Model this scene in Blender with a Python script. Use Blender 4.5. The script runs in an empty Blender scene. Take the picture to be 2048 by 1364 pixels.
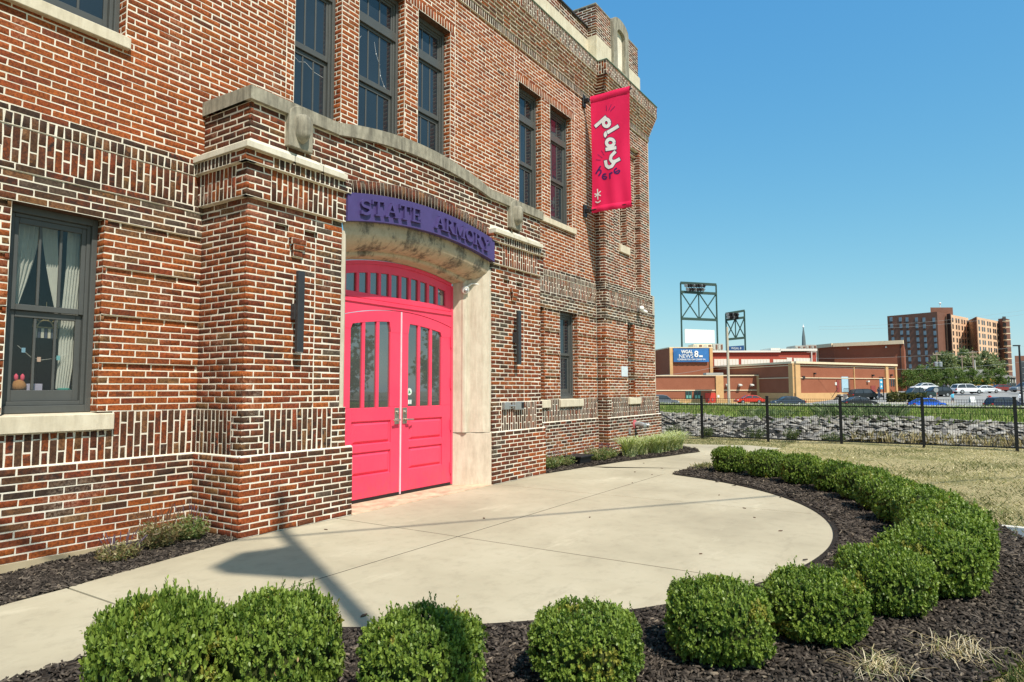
import bpy, bmesh, math, random
import numpy as np
from mathutils import Vector, Matrix
R = math.radians
random.seed(7)
rng = np.random.default_rng(7)
sc = bpy.context.scene
COL = sc.collection

# ------------------------------------------------------------------ camera
U = 0.067                      # one brick course, the building is measured in courses
CAMP = Vector((0.0, -6.805, 1.480))
YAW, PITCH, ROLL = 0.99238, 0.07244, -0.00244
cam_d = bpy.data.cameras.new('camera')
cam = bpy.data.objects.new('camera', cam_d)
COL.objects.link(cam)
sc.camera = cam
cam_d.sensor_width = 36.0
cam_d.lens = 1325.88 / 2048 * 36.0
cam_d.clip_start = 0.05
cam_d.clip_end = 3000
cam.location = CAMP
cam.rotation_mode = 'XYZ'
_fwd = Vector((math.sin(YAW) * math.cos(PITCH), math.cos(YAW) * math.cos(PITCH), math.sin(PITCH)))
_q = _fwd.to_track_quat('-Z', 'Y').to_matrix().to_4x4() @ Matrix.Rotation(ROLL, 4, 'Z')
cam.rotation_euler = _q.to_euler()

# ------------------------------------------------------------------ sky and sun
SUN_EL = R(54)
TO_SUN = Vector((-0.478 * math.cos(SUN_EL), -0.879 * math.cos(SUN_EL), math.sin(SUN_EL))).normalized()
w = bpy.data.worlds.new('World')
sc.world = w
w.use_nodes = True
nt = w.node_tree
bg = nt.nodes['Background']
sky = nt.nodes.new('ShaderNodeTexSky')
sky.sky_type = 'NISHITA'
sky.sun_disc = False
sky.sun_elevation = SUN_EL
sky.sun_rotation = math.atan2(TO_SUN.x, TO_SUN.y)
sky.altitude = 50
sky.air_density = 1.0
sky.dust_density = 0.6
sky.ozone_density = 2.4
# the photograph's clear azure: the same sky with each channel's contrast set
sp = nt.nodes.new('ShaderNodeSeparateColor')
cb = nt.nodes.new('ShaderNodeCombineColor')
nt.links.new(sky.outputs[0], sp.inputs[0])
for i_, (k_, p_) in enumerate(((.60, 1.07), (1.58, .63), (3.36, .23))):
    a_ = nt.nodes.new('ShaderNodeMath'); a_.operation = 'POWER'; a_.inputs[1].default_value = p_
    b_ = nt.nodes.new('ShaderNodeMath'); b_.operation = 'MULTIPLY'; b_.inputs[1].default_value = k_
    nt.links.new(sp.outputs[i_], a_.inputs[0]); nt.links.new(a_.outputs[0], b_.inputs[0]); nt.links.new(b_.outputs[0], cb.inputs[i_])
nt.links.new(cb.outputs[0], bg.inputs['Color'])
bg.inputs['Strength'].default_value = 0.125
sun_d = bpy.data.lights.new('sun', 'SUN')
sun_d.energy = 4.6
sun_d.angle = R(0.53)
sun_d.color = (1.0, 0.94, 0.84)
sun = bpy.data.objects.new('sun', sun_d)
COL.objects.link(sun)
sun.rotation_euler = TO_SUN.to_track_quat('Z', 'Y').to_euler()
sun.location = (0, -20, 30)
sc.view_settings.view_transform = 'Standard'
sc.view_settings.look = 'None'
sc.view_settings.exposure = 0.35
sc.view_settings.gamma = 1.0
sc.view_settings.use_curve_mapping = False
sc.render.engine = 'CYCLES'
sc.cycles.max_bounces = 6
sc.cycles.transparent_max_bounces = 12
sc.cycles.use_denoising = True

# ------------------------------------------------------------------ materials
def nd(nt, typ, **kw):
    n = nt.nodes.new(typ)
    for k, v in kw.items():
        setattr(n, k, v)
    return n

def new_mat(name):
    m = bpy.data.materials.new(name)
    m.use_nodes = True
    return m, m.node_tree, m.node_tree.nodes['Principled BSDF']

def setspec(b, v):
    b.inputs['Specular IOR Level'].default_value = v

def noise(nt, scale, detail=4, rough=.6, coord='pos', vec=None, stretch=None):
    n = nd(nt, 'ShaderNodeTexNoise')
    n.inputs['Scale'].default_value = scale
    n.inputs['Detail'].default_value = detail
    n.inputs['Roughness'].default_value = rough
    g = nd(nt, 'ShaderNodeNewGeometry')
    src = g.outputs['Position']
    if stretch:
        mp = nd(nt, 'ShaderNodeMapping')
        mp.inputs['Scale'].default_value = stretch
        nt.links.new(src, mp.inputs['Vector'])
        src = mp.outputs[0]
    nt.links.new(src, n.inputs['Vector'])
    return n.outputs['Fac']

def ramp(nt, fac, stops):
    r = nd(nt, 'ShaderNodeValToRGB')
    e = r.color_ramp.elements
    while len(e) < len(stops):
        e.new(0.5)
    for i, (p, c) in enumerate(stops):
        e[i].position = p
        e[i].color = (*c, 1) if len(c) == 3 else c
    nt.links.new(fac, r.inputs[0])
    return r.outputs[0]

def mixc(nt, fac, a, b, mode='MIX'):
    m = nd(nt, 'ShaderNodeMix')
    m.data_type = 'RGBA'
    m.blend_type = mode
    for s, v in ((m.inputs[0], fac), (m.inputs[6], a), (m.inputs[7], b)):
        if isinstance(v, (int, float)):
            s.default_value = v
        elif isinstance(v, tuple):
            s.default_value = (*v, 1)
        else:
            nt.links.new(v, s)
    return m.outputs[2]

def mathn(nt, op, a, b=None, clamp=False):
    m = nd(nt, 'ShaderNodeMath')
    m.operation = op
    m.use_clamp = clamp
    for s, v in zip(m.inputs, (a, b)):
        if v is None:
            continue
        if isinstance(v, (int, float)):
            s.default_value = v
        else:
            nt.links.new(v, s)
    return m.outputs[0]

def bump(nt, bsdf, h, strength, dist):
    b = nd(nt, 'ShaderNodeBump')
    b.inputs['Strength'].default_value = strength
    b.inputs['Distance'].default_value = dist
    nt.links.new(h, b.inputs['Height'])
    nt.links.new(b.outputs[0], bsdf.inputs['Normal'])

def simple(name, col, rough=.6, metal=0, spec=.4, var=.12, scale=6, bumps=0, bscale=60):
    m, nt, b = new_mat(name)
    f = noise(nt, scale, 4, .65)
    lo = tuple(c * (1 - var) for c in col)
    hi = tuple(min(1, c * (1 + var)) for c in col)
    nt.links.new(ramp(nt, f, [(.3, lo), (.7, hi)]), b.inputs['Base Color'])
    b.inputs['Roughness'].default_value = rough
    b.inputs['Metallic'].default_value = metal
    setspec(b, spec)
    if bumps:
        bump(nt, b, noise(nt, bscale, 5, .7), bumps, .004)
    return m

def brick_material(name, use_object):
    m, nt, b = new_mat(name)
    if use_object:
        a = nd(nt, 'ShaderNodeObjectInfo')
        colr, alp = a.outputs['Color'], a.outputs['Alpha']
    else:
        a = nd(nt, 'ShaderNodeAttribute', attribute_name='Col')
        colr, alp = a.outputs['Color'], a.outputs['Alpha']
    f1 = noise(nt, 13, 6, .75)
    f2 = noise(nt, 42, 4, .7)
    f3 = noise(nt, 150, 3, .6)
    c = mixc(nt, ramp(nt, f2, [(.38, (0, 0, 0)), (.62, (1, 1, 1))]), mixc(nt, 1.0, colr, (.50, .44, .40), 'MULTIPLY'), mixc(nt, 1.0, colr, (1.1, 1.1, 1.1), 'MULTIPLY'))
    # burnt, blotchy patches; alpha says how burnt this brick came out of the kiln
    burn = mathn(nt, 'MULTIPLY', ramp(nt, f1, [(.42, (1, 1, 1)), (.60, (.12, .12, .12))]), alp, True)
    c = mixc(nt, burn, c, (.032, .020, .016))
    c = mixc(nt, ramp(nt, f3, [(.62, (0, 0, 0)), (.75, (.5, .5, .5))]), c, (.05, .03, .022))
    # lime bloom and soot in broad patches
    f4 = noise(nt, 1.1, 5, .7); f5 = noise(nt, .6, 4, .6)
    c = mixc(nt, mathn(nt, 'MULTIPLY', ramp(nt, f4, [(.56, (0, 0, 0)), (.70, (.5, .5, .5))]), ramp(nt, f2, [(.42, (0, 0, 0)), (.62, (1, 1, 1))])), c, (.46, .36, .27))
    c = mixc(nt, ramp(nt, f5, [(.36, (.28, .28, .28)), (.50, (0, 0, 0))]), c, mixc(nt, 1.0, c, (.6, .57, .55), 'MULTIPLY'))
    nt.links.new(c, b.inputs['Base Color'])
    b.inputs['Roughness'].default_value = .8
    setspec(b, .22)
    bump(nt, b, noise(nt, 110, 6, .75), .55, .004)
    return m
M_BRICK = brick_material('brick_face', False)
M_BRICKO = brick_material('brick_face_single', True)

def mortar_material():
    m, nt, b = new_mat('mortar')
    f = noise(nt, 3, 5, .7)
    g = noise(nt, 90, 4, .7)
    c = ramp(nt, f, [(.3, (.62, .55, .43)), (.5, (.78, .71, .58)), (.7, (.86, .80, .68))])
    c = mixc(nt, ramp(nt, g, [(.28, (.4, .4, .4)), (.46, (0, 0, 0))]), c, (.5, .42, .31))
    nt.links.new(c, b.inputs['Base Color'])
    b.inputs['Roughness'].default_value = .95
    setspec(b, .1)
    bump(nt, b, noise(nt, 140, 5, .8), .8, .004)
    return m
M_MORTAR = mortar_material()

def stone_material(name, a_, b_, dark, amount=.55, sc_=5):
    m, nt, b = new_mat(name)
    f = noise(nt, sc_, 6, .75)
    s = noise(nt, 3.5, 5, .7, stretch=(4, 4, .7))
    c = ramp(nt, f, [(.3, a_), (.7, b_)])
    c = mixc(nt, mathn(nt, 'MULTIPLY', ramp(nt, s, [(.42, (0, 0, 0)), (.68, (1, 1, 1))]), amount), c, dark)
    nt.links.new(c, b.inputs['Base Color'])
    b.inputs['Roughness'].default_value = .85
    setspec(b, .2)
    bump(nt, b, noise(nt, 70, 6, .8), .35, .005)
    return m
M_STONE = stone_material('limestone', (.58, .50, .36), (.72, .64, .49), (.36, .30, .21), .4)
M_STONEW = stone_material('weathered_limestone', (.25, .225, .17), (.42, .38, .29), (.10, .09, .07), .75, 9)
M_STONEC = stone_material('pale_stone', (.62, .56, .44), (.74, .68, .55), (.38, .34, .26), .4)
M_JAMB = stone_material('jamb_stone', (.54, .475, .365), (.66, .59, .465), (.33, .26, .18), .45, 4)

def soffit_material():
    m, nt, b = new_mat('arch_stone')
    f = noise(nt, 2.2, 6, .7, stretch=(1.6, 1, 1))
    g = noise(nt, 12, 6, .8)
    c = ramp(nt, g, [(.3, (.42, .335, .225)), (.7, (.58, .48, .345))])
    c = mixc(nt, ramp(nt, f, [(.50, (0, 0, 0)), (.58, (.85, .85, .85))]), c, ramp(nt, g, [(.4, (.07, .06, .05)), (.62, (.30, .26, .2))]))
    nt.links.new(c, b.inputs['Base Color'])
    b.inputs['Roughness'].default_value = .9
    setspec(b, .15)
    bump(nt, b, g, .5, .02)
    return m
M_ARCH = soffit_material()

def concrete_material(name, a_, b_, c_):
    m, nt, b = new_mat(name)
    f = noise(nt, .55, 5, .6)
    g = noise(nt, 6, 6, .75)
    h = noise(nt, 220, 3, .6)
    s = noise(nt, 1.1, 5, .7, stretch=(.5, 1.6, 1))
    c = ramp(nt, f, [(.32, a_), (.52, b_), (.7, c_)])
    c = mixc(nt, ramp(nt, g, [(.28, (.35, .35, .35)), (.5, (0, 0, 0))]), c, tuple(x * .72 for x in a_))
    c = mixc(nt, ramp(nt, s, [(.60, (0, 0, 0)), (.72, (.55, .55, .55))]), c, tuple(min(.9, x * 1.22) for x in c_))
    c = mixc(nt, ramp(nt, s, [(.26, (.5, .5, .5)), (.38, (0, 0, 0))]), c, tuple(x * .75 for x in a_))
    c = mixc(nt, ramp(nt, h, [(.24, (.5, .5, .5)), (.36, (0, 0, 0))]), c, (.2, .17, .12))
    nt.links.new(c, b.inputs['Base Color'])
    b.inputs['Roughness'].default_value = .85
    setspec(b, .2)
    bump(nt, b, h, .25, .002)
    return m
M_CONC = concrete_material('patio_concrete', (.355, .304, .210), (.435, .376, .262), (.495, .434, .310))
M_FOUND = concrete_material('foundation_concrete', (.34, .26, .15), (.42, .33, .20), (.47, .385, .25))
M_THRES = simple('threshold_concrete', (.55, .40, .27), .8, var=.4, scale=5, bumps=.3)
M_GAP = simple('joint_fill', (.085, .068, .045), .95)  # dark colour of the fill in the slab joints

M_FRAME = simple('window_frame_paint', (.080, .083, .078), .42, spec=.4, var=.08)
M_FRAMED = simple('dark_steel', (.02, .021, .023), .45, spec=.4)
def pink_material():
    m, nt, b = new_mat('pink_paint')
    f = noise(nt, 1.6, 5, .6); g = noise(nt, 26, 5, .75, stretch=(1, 1, .25)); h = noise(nt, 7, 5, .8)
    c = ramp(nt, f, [(.3, (.82, .050, .112)), (.7, (.90, .066, .128))])
    c = mixc(nt, ramp(nt, g, [(.30, (.30, .30, .30)), (.46, (0, 0, 0))]), c, (.66, .038, .085))
    # grime and scuffs low on the door
    ps = nd(nt, 'ShaderNodeNewGeometry'); sx_ = nd(nt, 'ShaderNodeSeparateXYZ'); nt.links.new(ps.outputs['Position'], sx_.inputs[0])
    low = ramp(nt, sx_.outputs['Z'], [(.02, (.65, .65, .65)), (.42, (.06, .06, .06))])
    c = mixc(nt, mathn(nt, 'MULTIPLY', low, ramp(nt, h, [(.44, (0, 0, 0)), (.66, (1, 1, 1))])), c, (.34, .075, .075))
    nt.links.new(c, b.inputs['Base Color'])
    nt.links.new(ramp(nt, g, [(.3, (.55, .55, .55)), (.7, (.34, .34, .34))]), b.inputs['Roughness'])
    setspec(b, .4)
    bump(nt, b, g, .12, .002)
    return m
M_PINK = pink_material()
M_PURPLE = simple('purple_paint', (.072, .050, .165), .5, spec=.35, var=.10, scale=9, bumps=.1)
M_STRIP = simple('door_astragal', (.78, .55, .60), .35, spec=.5)
M_BLACK = simple('black_metal', (.012, .012, .013), .45, spec=.4)
M_BLACKF = simple('fence_coating', (.010, .010, .011), .5, spec=.3)
M_NICKEL = simple('satin_nickel', (.50, .46, .38), .35, metal=.9)
M_SCONCE = simple('sconce_metal', (.030, .031, .034), .45, spec=.45)
M_GREYM = simple('grey_cast_metal', (.42, .42, .41), .4, metal=.6)
M_WHITE = simple('white_plastic', (.78, .77, .73), .4)
M_FLASH = simple('copper_flashing', (.18, .30, .24), .7)
M_CAP = simple('dark_cap', (.035, .028, .026), .6)
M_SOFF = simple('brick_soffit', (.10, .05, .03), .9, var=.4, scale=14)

def glass_dark(name, col, rough=.03, spec=.6):
    m, nt, b = new_mat(name)
    f = noise(nt, .9, 3, .5)
    nt.links.new(ramp(nt, f, [(.3, tuple(c * .7 for c in col)), (.7, tuple(c * 1.25 for c in col))]), b.inputs['Base Color'])
    b.inputs['Roughness'].default_value = rough
    setspec(b, spec)
    bump(nt, b, noise(nt, 2.2, 2, .5), .02, .02)
    return m
M_GLASS = glass_dark('dark_window_glass', (.020, .028, .036), .04, .7)
M_GLASSD = glass_dark('door_glass', (.075, .082, .075), .02, .6)  # grey green base stands in for part of the reflected light
M_GLASSD.node_tree.nodes['Principled BSDF'].inputs['IOR'].default_value = 2.3
M_GLASSF = glass_dark('far_window_glass', (.035, .042, .05), .15)

def glass_clear():
    m, nt, b = new_mat('clear_window_glass')
    out = nt.nodes['Material Output']
    nt.nodes.remove(b)
    tr = nd(nt, 'ShaderNodeBsdfTransparent')
    tr.inputs[0].default_value = (.90, .91, .89, 1)
    gl = nd(nt, 'ShaderNodeBsdfGlossy')
    gl.inputs['Roughness'].default_value = .02
    lw = nd(nt, 'ShaderNodeLayerWeight')
    lw.inputs[0].default_value = .5
    fr = nd(nt, 'ShaderNodeMath', operation='MULTIPLY_ADD')
    nt.links.new(mathn(nt, 'POWER', lw.outputs['Facing'], 3.5), fr.inputs[0])
    fr.inputs[1].default_value = .7
    fr.inputs[2].default_value = .035
    mx = nd(nt, 'ShaderNodeMixShader')
    nt.links.new(fr.outputs[0], mx.inputs[0])
    nt.links.new(tr.outputs[0], mx.inputs[1])
    nt.links.new(gl.outputs[0], mx.inputs[2])
    nt.links.new(mx.outputs[0], out.inputs[0])
    return m
M_CLEAR = glass_clear()

def attr_mat(name, rough=.7, spec=.25, trans=0, var=0, vscale=8, bumps=0, bscale=40):
    m, nt, b = new_mat(name)
    a = nd(nt, 'ShaderNodeAttribute', attribute_name='Col')
    c = a.outputs['Color']
    if var:
        f = noise(nt, vscale, 5, .7)
        c = mixc(nt, ramp(nt, f, [(.35, (var, var, var)), (.6, (0, 0, 0))]), c, mixc(nt, 1.0, c, (.45, .42, .4), 'MULTIPLY'))
    nt.links.new(c, b.inputs['Base Color'])
    b.inputs['Roughness'].default_value = rough
    setspec(b, spec)
    if bumps:
        bump(nt, b, noise(nt, bscale, 5, .75), bumps, .02)
    if trans:
        out = nt.nodes['Material Output']
        t = nd(nt, 'ShaderNodeBsdfTranslucent')
        nt.links.new(mixc(nt, 1.0, c, (1.1, 1.25, .5), 'MULTIPLY'), t.inputs[0])
        mx = nd(nt, 'ShaderNodeMixShader')
        mx.inputs[0].default_value = trans
        nt.links.new(b.outputs[0], mx.inputs[1])
        nt.links.new(t.outputs[0], mx.inputs[2])
        nt.links.new(mx.outputs[0], out.inputs[0])
    return m
M_LEAF = attr_mat('leaf', .45, .35, trans=.30)
M_GRASS = attr_mat('grass_blade', .6, .2, trans=.2)
M_CHIP = attr_mat('mulch_chip', .9, .12)
M_ROCK = attr_mat('rock', .85, .2, var=.7, vscale=7, bumps=.6, bscale=14)

# ------------------------------------------------------------------ object helpers
def tag(o, label=None, cat=None, group=None, kind=None):
    for k, v in (('label', label), ('category', cat), ('group', group), ('kind', kind)):
        if v:
            o[k] = v
    return o

def empty(name, loc=(0, 0, 0), rz=0):
    o = bpy.data.objects.new(name, None)
    o.empty_display_size = .2
    COL.objects.link(o)
    o.location = loc
    o.rotation_euler = (0, 0, rz)
    return o

def link(name, me, mat=None, parent=None):
    o = bpy.data.objects.new(name, me)
    COL.objects.link(o)
    if mat is not None and not me.materials:
        for m in (mat if isinstance(mat, (list, tuple)) else [mat]):
            me.materials.append(m)
    if parent is not None:
        o.parent = parent
        # parts are written in the coordinates of the place, so undo where the thing stands
        o.matrix_parent_inverse = PINV.get(parent.name, Matrix.Identity(4))
    return o
PINV = {}

def thing(name, loc, label, cat, group=None, world=True, rz=0):
    """An Empty at the thing's base; with world=True its parts are written in world coordinates."""
    o = empty(name, loc, rz)
    tag(o, label, cat, group)
    if world:
        PINV[o.name] = (Matrix.Translation(Vector(loc)) @ Matrix.Rotation(rz, 4, 'Z')).inverted()
    return o

def copy_tree(o, parent=None):
    c = o.copy()
    COL.objects.link(c)
    if parent is not None:
        c.parent = parent
    for ch in list(o.children):
        copy_tree(ch, c)
    return c

def np_mesh(name, V, F, col=None, smooth=False):
    """V (n,3), F (m,k) all faces with the same count, col (n,4)."""
    V = np.asarray(V, dtype=np.float32)
    F = np.asarray(F, dtype=np.int32)
    me = bpy.data.meshes.new(name)
    k = F.shape[1]
    me.vertices.add(len(V))
    me.vertices.foreach_set('co', V.ravel())
    me.loops.add(F.size)
    me.loops.foreach_set('vertex_index', F.ravel())
    me.polygons.add(len(F))
    me.polygons.foreach_set('loop_start', np.arange(0, F.size, k, dtype=np.int32))
    if smooth:
        me.polygons.foreach_set('use_smooth', np.ones(len(F), dtype=bool))
    me.update(calc_edges=True)
    if col is not None:
        a = me.color_attributes.new('Col', 'FLOAT_COLOR', 'POINT')
        a.data.foreach_set('color', np.asarray(col, dtype=np.float32).ravel())
    return me

class MB:
    """Collects faces; S scales, frame maps (x,y,z) to world."""
    def __init__(s, S=1.0, frame=None):
        s.v, s.f, s.S, s.frame, s.mi = [], [], S, frame, []
        s.m = 0
    def add(s, pts):
        i = len(s.v)
        s.v.extend(pts)
        return i
    def face(s, pts):
        i = s.add(pts)
        s.f.append(tuple(range(i, i + len(pts))))
        s.mi.append(s.m)
    def fa(s, idx):
        s.f.append(tuple(idx))
        s.mi.append(s.m)
    def box(s, x0, x1, y0, y1, z0, z1, skip=''):
        i = s.add([(x0, y0, z0), (x1, y0, z0), (x1, y1, z0), (x0, y1, z0), (x0, y0, z1), (x1, y0, z1), (x1, y1, z1), (x0, y1, z1)])
        for k, q in (('b', (0, 3, 2, 1)), ('t', (4, 5, 6, 7)), ('f', (0, 1, 5, 4)), ('r', (1, 2, 6, 5)), ('k', (2, 3, 7, 6)), ('l', (3, 0, 4, 7))):
            if k not in skip:
                s.fa([i + a for a in q])
    def prism(s, poly, a0, a1, axis='y', caps=True):
        """poly of 2D points, extruded along an axis: axis y: (x,z); axis z: (x,y); axis x: (y,z)."""
        P = {'y': lambda p, a: (p[0], a, p[1]), 'z': lambda p, a: (p[0], p[1], a), 'x': lambda p, a: (a, p[0], p[1])}[axis]
        n = len(poly)
        i = s.add([P(p, a0) for p in poly] + [P(p, a1) for p in poly])
        for k in range(n):
            j = (k + 1) % n
            s.fa((i + k, i + j, i + n + j, i + n + k))
        if caps:
            s.fa([i + k for k in range(n)][::-1])
            s.fa([i + n + k for k in range(n)])
    def strip(s, A, B):
        """quads between two polylines"""
        n = len(A)
        i = s.add(list(A) + list(B))
        for k in range(n - 1):
            s.fa((i + k, i + k + 1, i + n + k + 1, i + n + k))
    def tube(s, p0, p1, r0, r1=None, n=8, caps=True):
        r1 = r0 if r1 is None else r1
        p0, p1 = Vector(p0), Vector(p1)
        d = (p1 - p0).normalized()
        a = d.orthogonal().normalized()
        b = d.cross(a)
        i = s.add([tuple(p0 + (a * math.cos(t) + b * math.sin(t)) * r0) for t in [2 * math.pi * k / n for k in range(n)]] +
                  [tuple(p1 + (a * math.cos(t) + b * math.sin(t)) * r1) for t in [2 * math.pi * k / n for k in range(n)]])
        for k in range(n):
            j = (k + 1) % n
            s.fa((i + k, i + j, i + n + j, i + n + k))
        if caps:
            s.fa([i + k for k in range(n)][::-1])
            s.fa([i + n + k for k in range(n)])
    def lathe(s, c, prof, n=16, axis=(0, 0, 1)):
        """prof: list of (radius, distance along axis)"""
        c = Vector(c)
        d = Vector(axis).normalized()
        a = d.orthogonal().normalized()
        b = d.cross(a)
        i0 = len(s.v)
        for r, h in prof:
            s.add([tuple(c + d * h + (a * math.cos(2 * math.pi * k / n) + b * math.sin(2 * math.pi * k / n)) * r) for k in range(n)])
        for q in range(len(prof) - 1):
            for k in range(n):
                j = (k + 1) % n
                s.fa((i0 + q * n + k, i0 + q * n + j, i0 + (q + 1) * n + j, i0 + (q + 1) * n + k))
        s.fa([i0 + k for k in range(n)][::-1])
        s.fa([i0 + (len(prof) - 1) * n + k for k in range(n)])
    def mesh(s, name, smooth=False, bevel=0, recalc=True):
        me = bpy.data.meshes.new(name)
        V = [tuple(c * s.S for c in p) for p in s.v]
        if s.frame is not None:
            V = [s.frame(p) for p in V]
        me.from_pydata(V, [], s.f)
        if s.mi and max(s.mi) > 0:
            me.polygons.foreach_set('material_index', s.mi)
        if bevel or recalc:
            bm = bmesh.new()
            bm.from_mesh(me)
            if recalc:
                bmesh.ops.recalc_face_normals(bm, faces=bm.faces)
            if bevel:
                es = [e for e in bm.edges if len(e.link_faces) == 2 and e.calc_face_angle(0) > .6]
                bmesh.ops.bevel(bm, geom=es, offset=bevel, segments=1, affect='EDGES', clamp_overlap=True)
            bm.to_mesh(me)
            bm.free()
        if smooth:
            me.polygons.foreach_set('use_smooth', [True] * len(me.polygons))
        me.update()
        return me
    def build(s, name, mat, parent=None, smooth=False, bevel=0, recalc=True):
        return link(name, s.mesh(name, smooth, bevel, recalc), mat, parent)

def arc_pts(xa, za, xb, zb, rise, n):
    """points on the circular arc from (xa,za) to (xb,zb) with the given rise over the chord"""
    c = math.hypot(xb - xa, zb - za)
    rad = (c * c / 4 + rise * rise) / (2 * rise)
    mx, mz = (xa + xb) / 2, (za + zb) / 2
    ux, uz = (xb - xa) / c, (zb - za) / c
    nx, nz = -uz, ux
    cx, cz = mx + nx * (rise - rad), mz + nz * (rise - rad)
    h = math.asin(c / 2 / rad)
    out = []
    for k in range(n + 1):
        t = -h + 2 * h * k / n
        out.append((cx + rad * (math.sin(t) * ux + math.cos(t) * nx), cz + rad * (math.sin(t) * uz + math.cos(t) * nz)))
    return out

def arc_z(x, xa, xb, zedge, rise):
    """height of the arc over x (chord level zedge)"""
    c = xb - xa
    rad = (c * c / 4 + rise * rise) / (2 * rise)
    d = x - (xa + xb) / 2
    return zedge + rise - rad + math.sqrt(max(0, rad * rad - d * d))

# far things stand in a frame turned to the street: (side, distance, height)
FW = Vector((math.sin(YAW), math.cos(YAW), 0))
RT = Vector((math.cos(YAW), -math.sin(YAW), 0))
def street(p):
    q = Vector((CAMP.x, CAMP.y, 0)) + RT * p[0] + FW * p[1]
    return (q.x, q.y, p[2])
# ================================================================== brick bond
# every brick: centre (courses), direction along, outward normal, half length, half height, how far proud, depth, colour
BR = []
PAL = {
 'o': (.390, .102, .023), 'o2': (.335, .081, .020), 'r': (.270, .064, .022), 'rb': (.170, .054, .022),
 'd': (.112, .053, .026), 'k': (.070, .042, .026), 't': (.26, .122, .047), 'g': (.14, .105, .072), 'p': (.37, .135, .075),
}
def zone_upper(x, y, z):
    q = random.random()
    return ('o', .2) if q < .52 else ('o2', .28) if q < .92 else ('r', .32) if q < .985 else ('rb', .5)
def zone_plinth_main(x, y, z):
    t = z / 12 + random.uniform(-.25, .25)
    if t > .85: return random.choice([('d', .8), ('k', .6), ('rb', .8)])
    if t > .5: return random.choice([('rb', .7), ('r', .6), ('t', .7), ('o2', .6), ('r', .6), ('d', .6)])
    return random.choice([('o', .25), ('o2', .35), ('t', .4), ('o', .45), ('r', .4)])
def zone_rust(x, y, z):
    if z > 45.5: return random.choice([('t', .6), ('rb', .7), ('d', .6), ('t', .5), ('o2', .6)])
    return random.choice([('o', .3), ('o2', .3), ('o', .4), ('o2', .5), ('t', .45), ('r', .4), ('o', .2)])
def zone_head(x, y, z):
    if z > 51: return random.choice([('k', .7), ('d', .8), ('r', .9)])
    return random.choice([('t', .7), ('d', .7), ('rb', .8), ('g', .6), ('t', .5)])
def zone_band(x, y, z):
    return random.choice([('d', .8), ('rb', .7), ('rb', .9), ('d', .5), ('r', .9), ('t', .9), ('rb', .8), ('o2', .8)])
def zone_hdr(x, y, z):
    return random.choice([('d', .8), ('d', .9), ('rb', .9), ('k', .6), ('t', .9)])
def zone_pav(x, y, z):
    dirty = max(0, (x - 73) / 8) if x < 100 else max(0, (139 - x) / 12)
    if random.random() < dirty * .7: return random.choice([('g', .6), ('d', .7), ('rb', .6), ('rb', .8), ('t', .8)])
    if z > 47 and random.random() < .5: return random.choice([('p', .4), ('r', .5), ('rb', .6)])
    return random.choice([('o', .3), ('o2', .4), ('r', .4), ('r', .5), ('o2', .5), ('rb', .6), ('o', .45)])
def zone_pside(x, y, z):
    return random.choice([('o2', .5), ('r', .6), ('rb', .6), ('o2', .6), ('t', .5), ('r', .5)])
def zone_pplinth(x, y, z):
    t = ((x - 61) / 22 if x < 100 else (150 - x) / 23) + random.uniform(-.3, .3) + (.5 if z > 11 else 0)
    if t > .8: return random.choice([('d', .7), ('g', .6), ('rb', .8), ('d', .5), ('rb', .6)])
    if t > .35: return random.choice([('rb', .6), ('r', .5), ('rb', .7), ('r', .6), ('o2', .6)])
    return random.choice([('o2', .25), ('o', .25), ('r', .4), ('o2', .4)])
def zone_pband(x, y, z):
    return random.choice([('o2', .6), ('r', .7), ('rb', .8), ('d', .7), ('r', .5), ('o', .5), ('p', .5)])
def zone_ppar(x, y, z):
    return random.choice([('rb', .7), ('rb', .7), ('r', .6), ('rb', .6), ('r', .5), ('d', .8), ('o2', .6), ('t', .7)])
def zone_corb(x, y, z):
    return random.choice([('o2', .5), ('r', .5), ('rb', .6), ('o', .4), ('t', .6)])
def zone_tower(x, y, z):
    return random.choice([('o2', .4), ('r', .5), ('o2', .5), ('rb', .6), ('r', .6), ('d', .6)])

CORNER = {}
def brick(o, u, n, a, b, zc, hv, zone, proud=.035, depth=.45, ckey=None, dz=0):
    """one brick between a and b along u, centred at height zc"""
    if b - a < .28:
        return
    m = (a + b) / 2
    c = (o[0] + u[0] * m, o[1] + u[1] * m, zc)
    if ckey is not None and ckey in CORNER:
        col = CORNER[ckey]
    else:
        k, bn = zone(*c)
        f = random.uniform(.82, 1.16)
        col = tuple(min(.9, x * f * random.uniform(.95, 1.05)) for x in PAL[k]) + (bn * random.uniform(.5, 1.25),)
        if ckey is not None:
            CORNER[ckey] = col
    BR.append((c, u, n, (b - a) / 2, hv, proud + random.uniform(-.015, .02), depth, col))

MORT = MB(U)
def mortar(o, u, n, u0, u1, z0, z1, holes=()):
    us = sorted({u0, u1, *[min(max(v, u0), u1) for h in holes for v in h[:2]]})
    zs = sorted({z0, z1, *[min(max(v, z0), z1) for h in holes for v in h[2:]]})
    flip = (u[0] * n[1] - u[1] * n[0]) > 0
    for i in range(len(us) - 1):
        for j in range(len(zs) - 1):
            um, zm = (us[i] + us[i + 1]) / 2, (zs[j] + zs[j + 1]) / 2
            if any(h[0] < um < h[1] and h[2] < zm < h[3] for h in holes):
                continue
            q = [(us[i], zs[j]), (us[i + 1], zs[j]), (us[i + 1], zs[j + 1]), (us[i], zs[j + 1])]
            q = [(o[0] + u[0] * a, o[1] + u[1] * a, b) for a, b in q]
            MORT.face(q[::-1] if flip else q)

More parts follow.
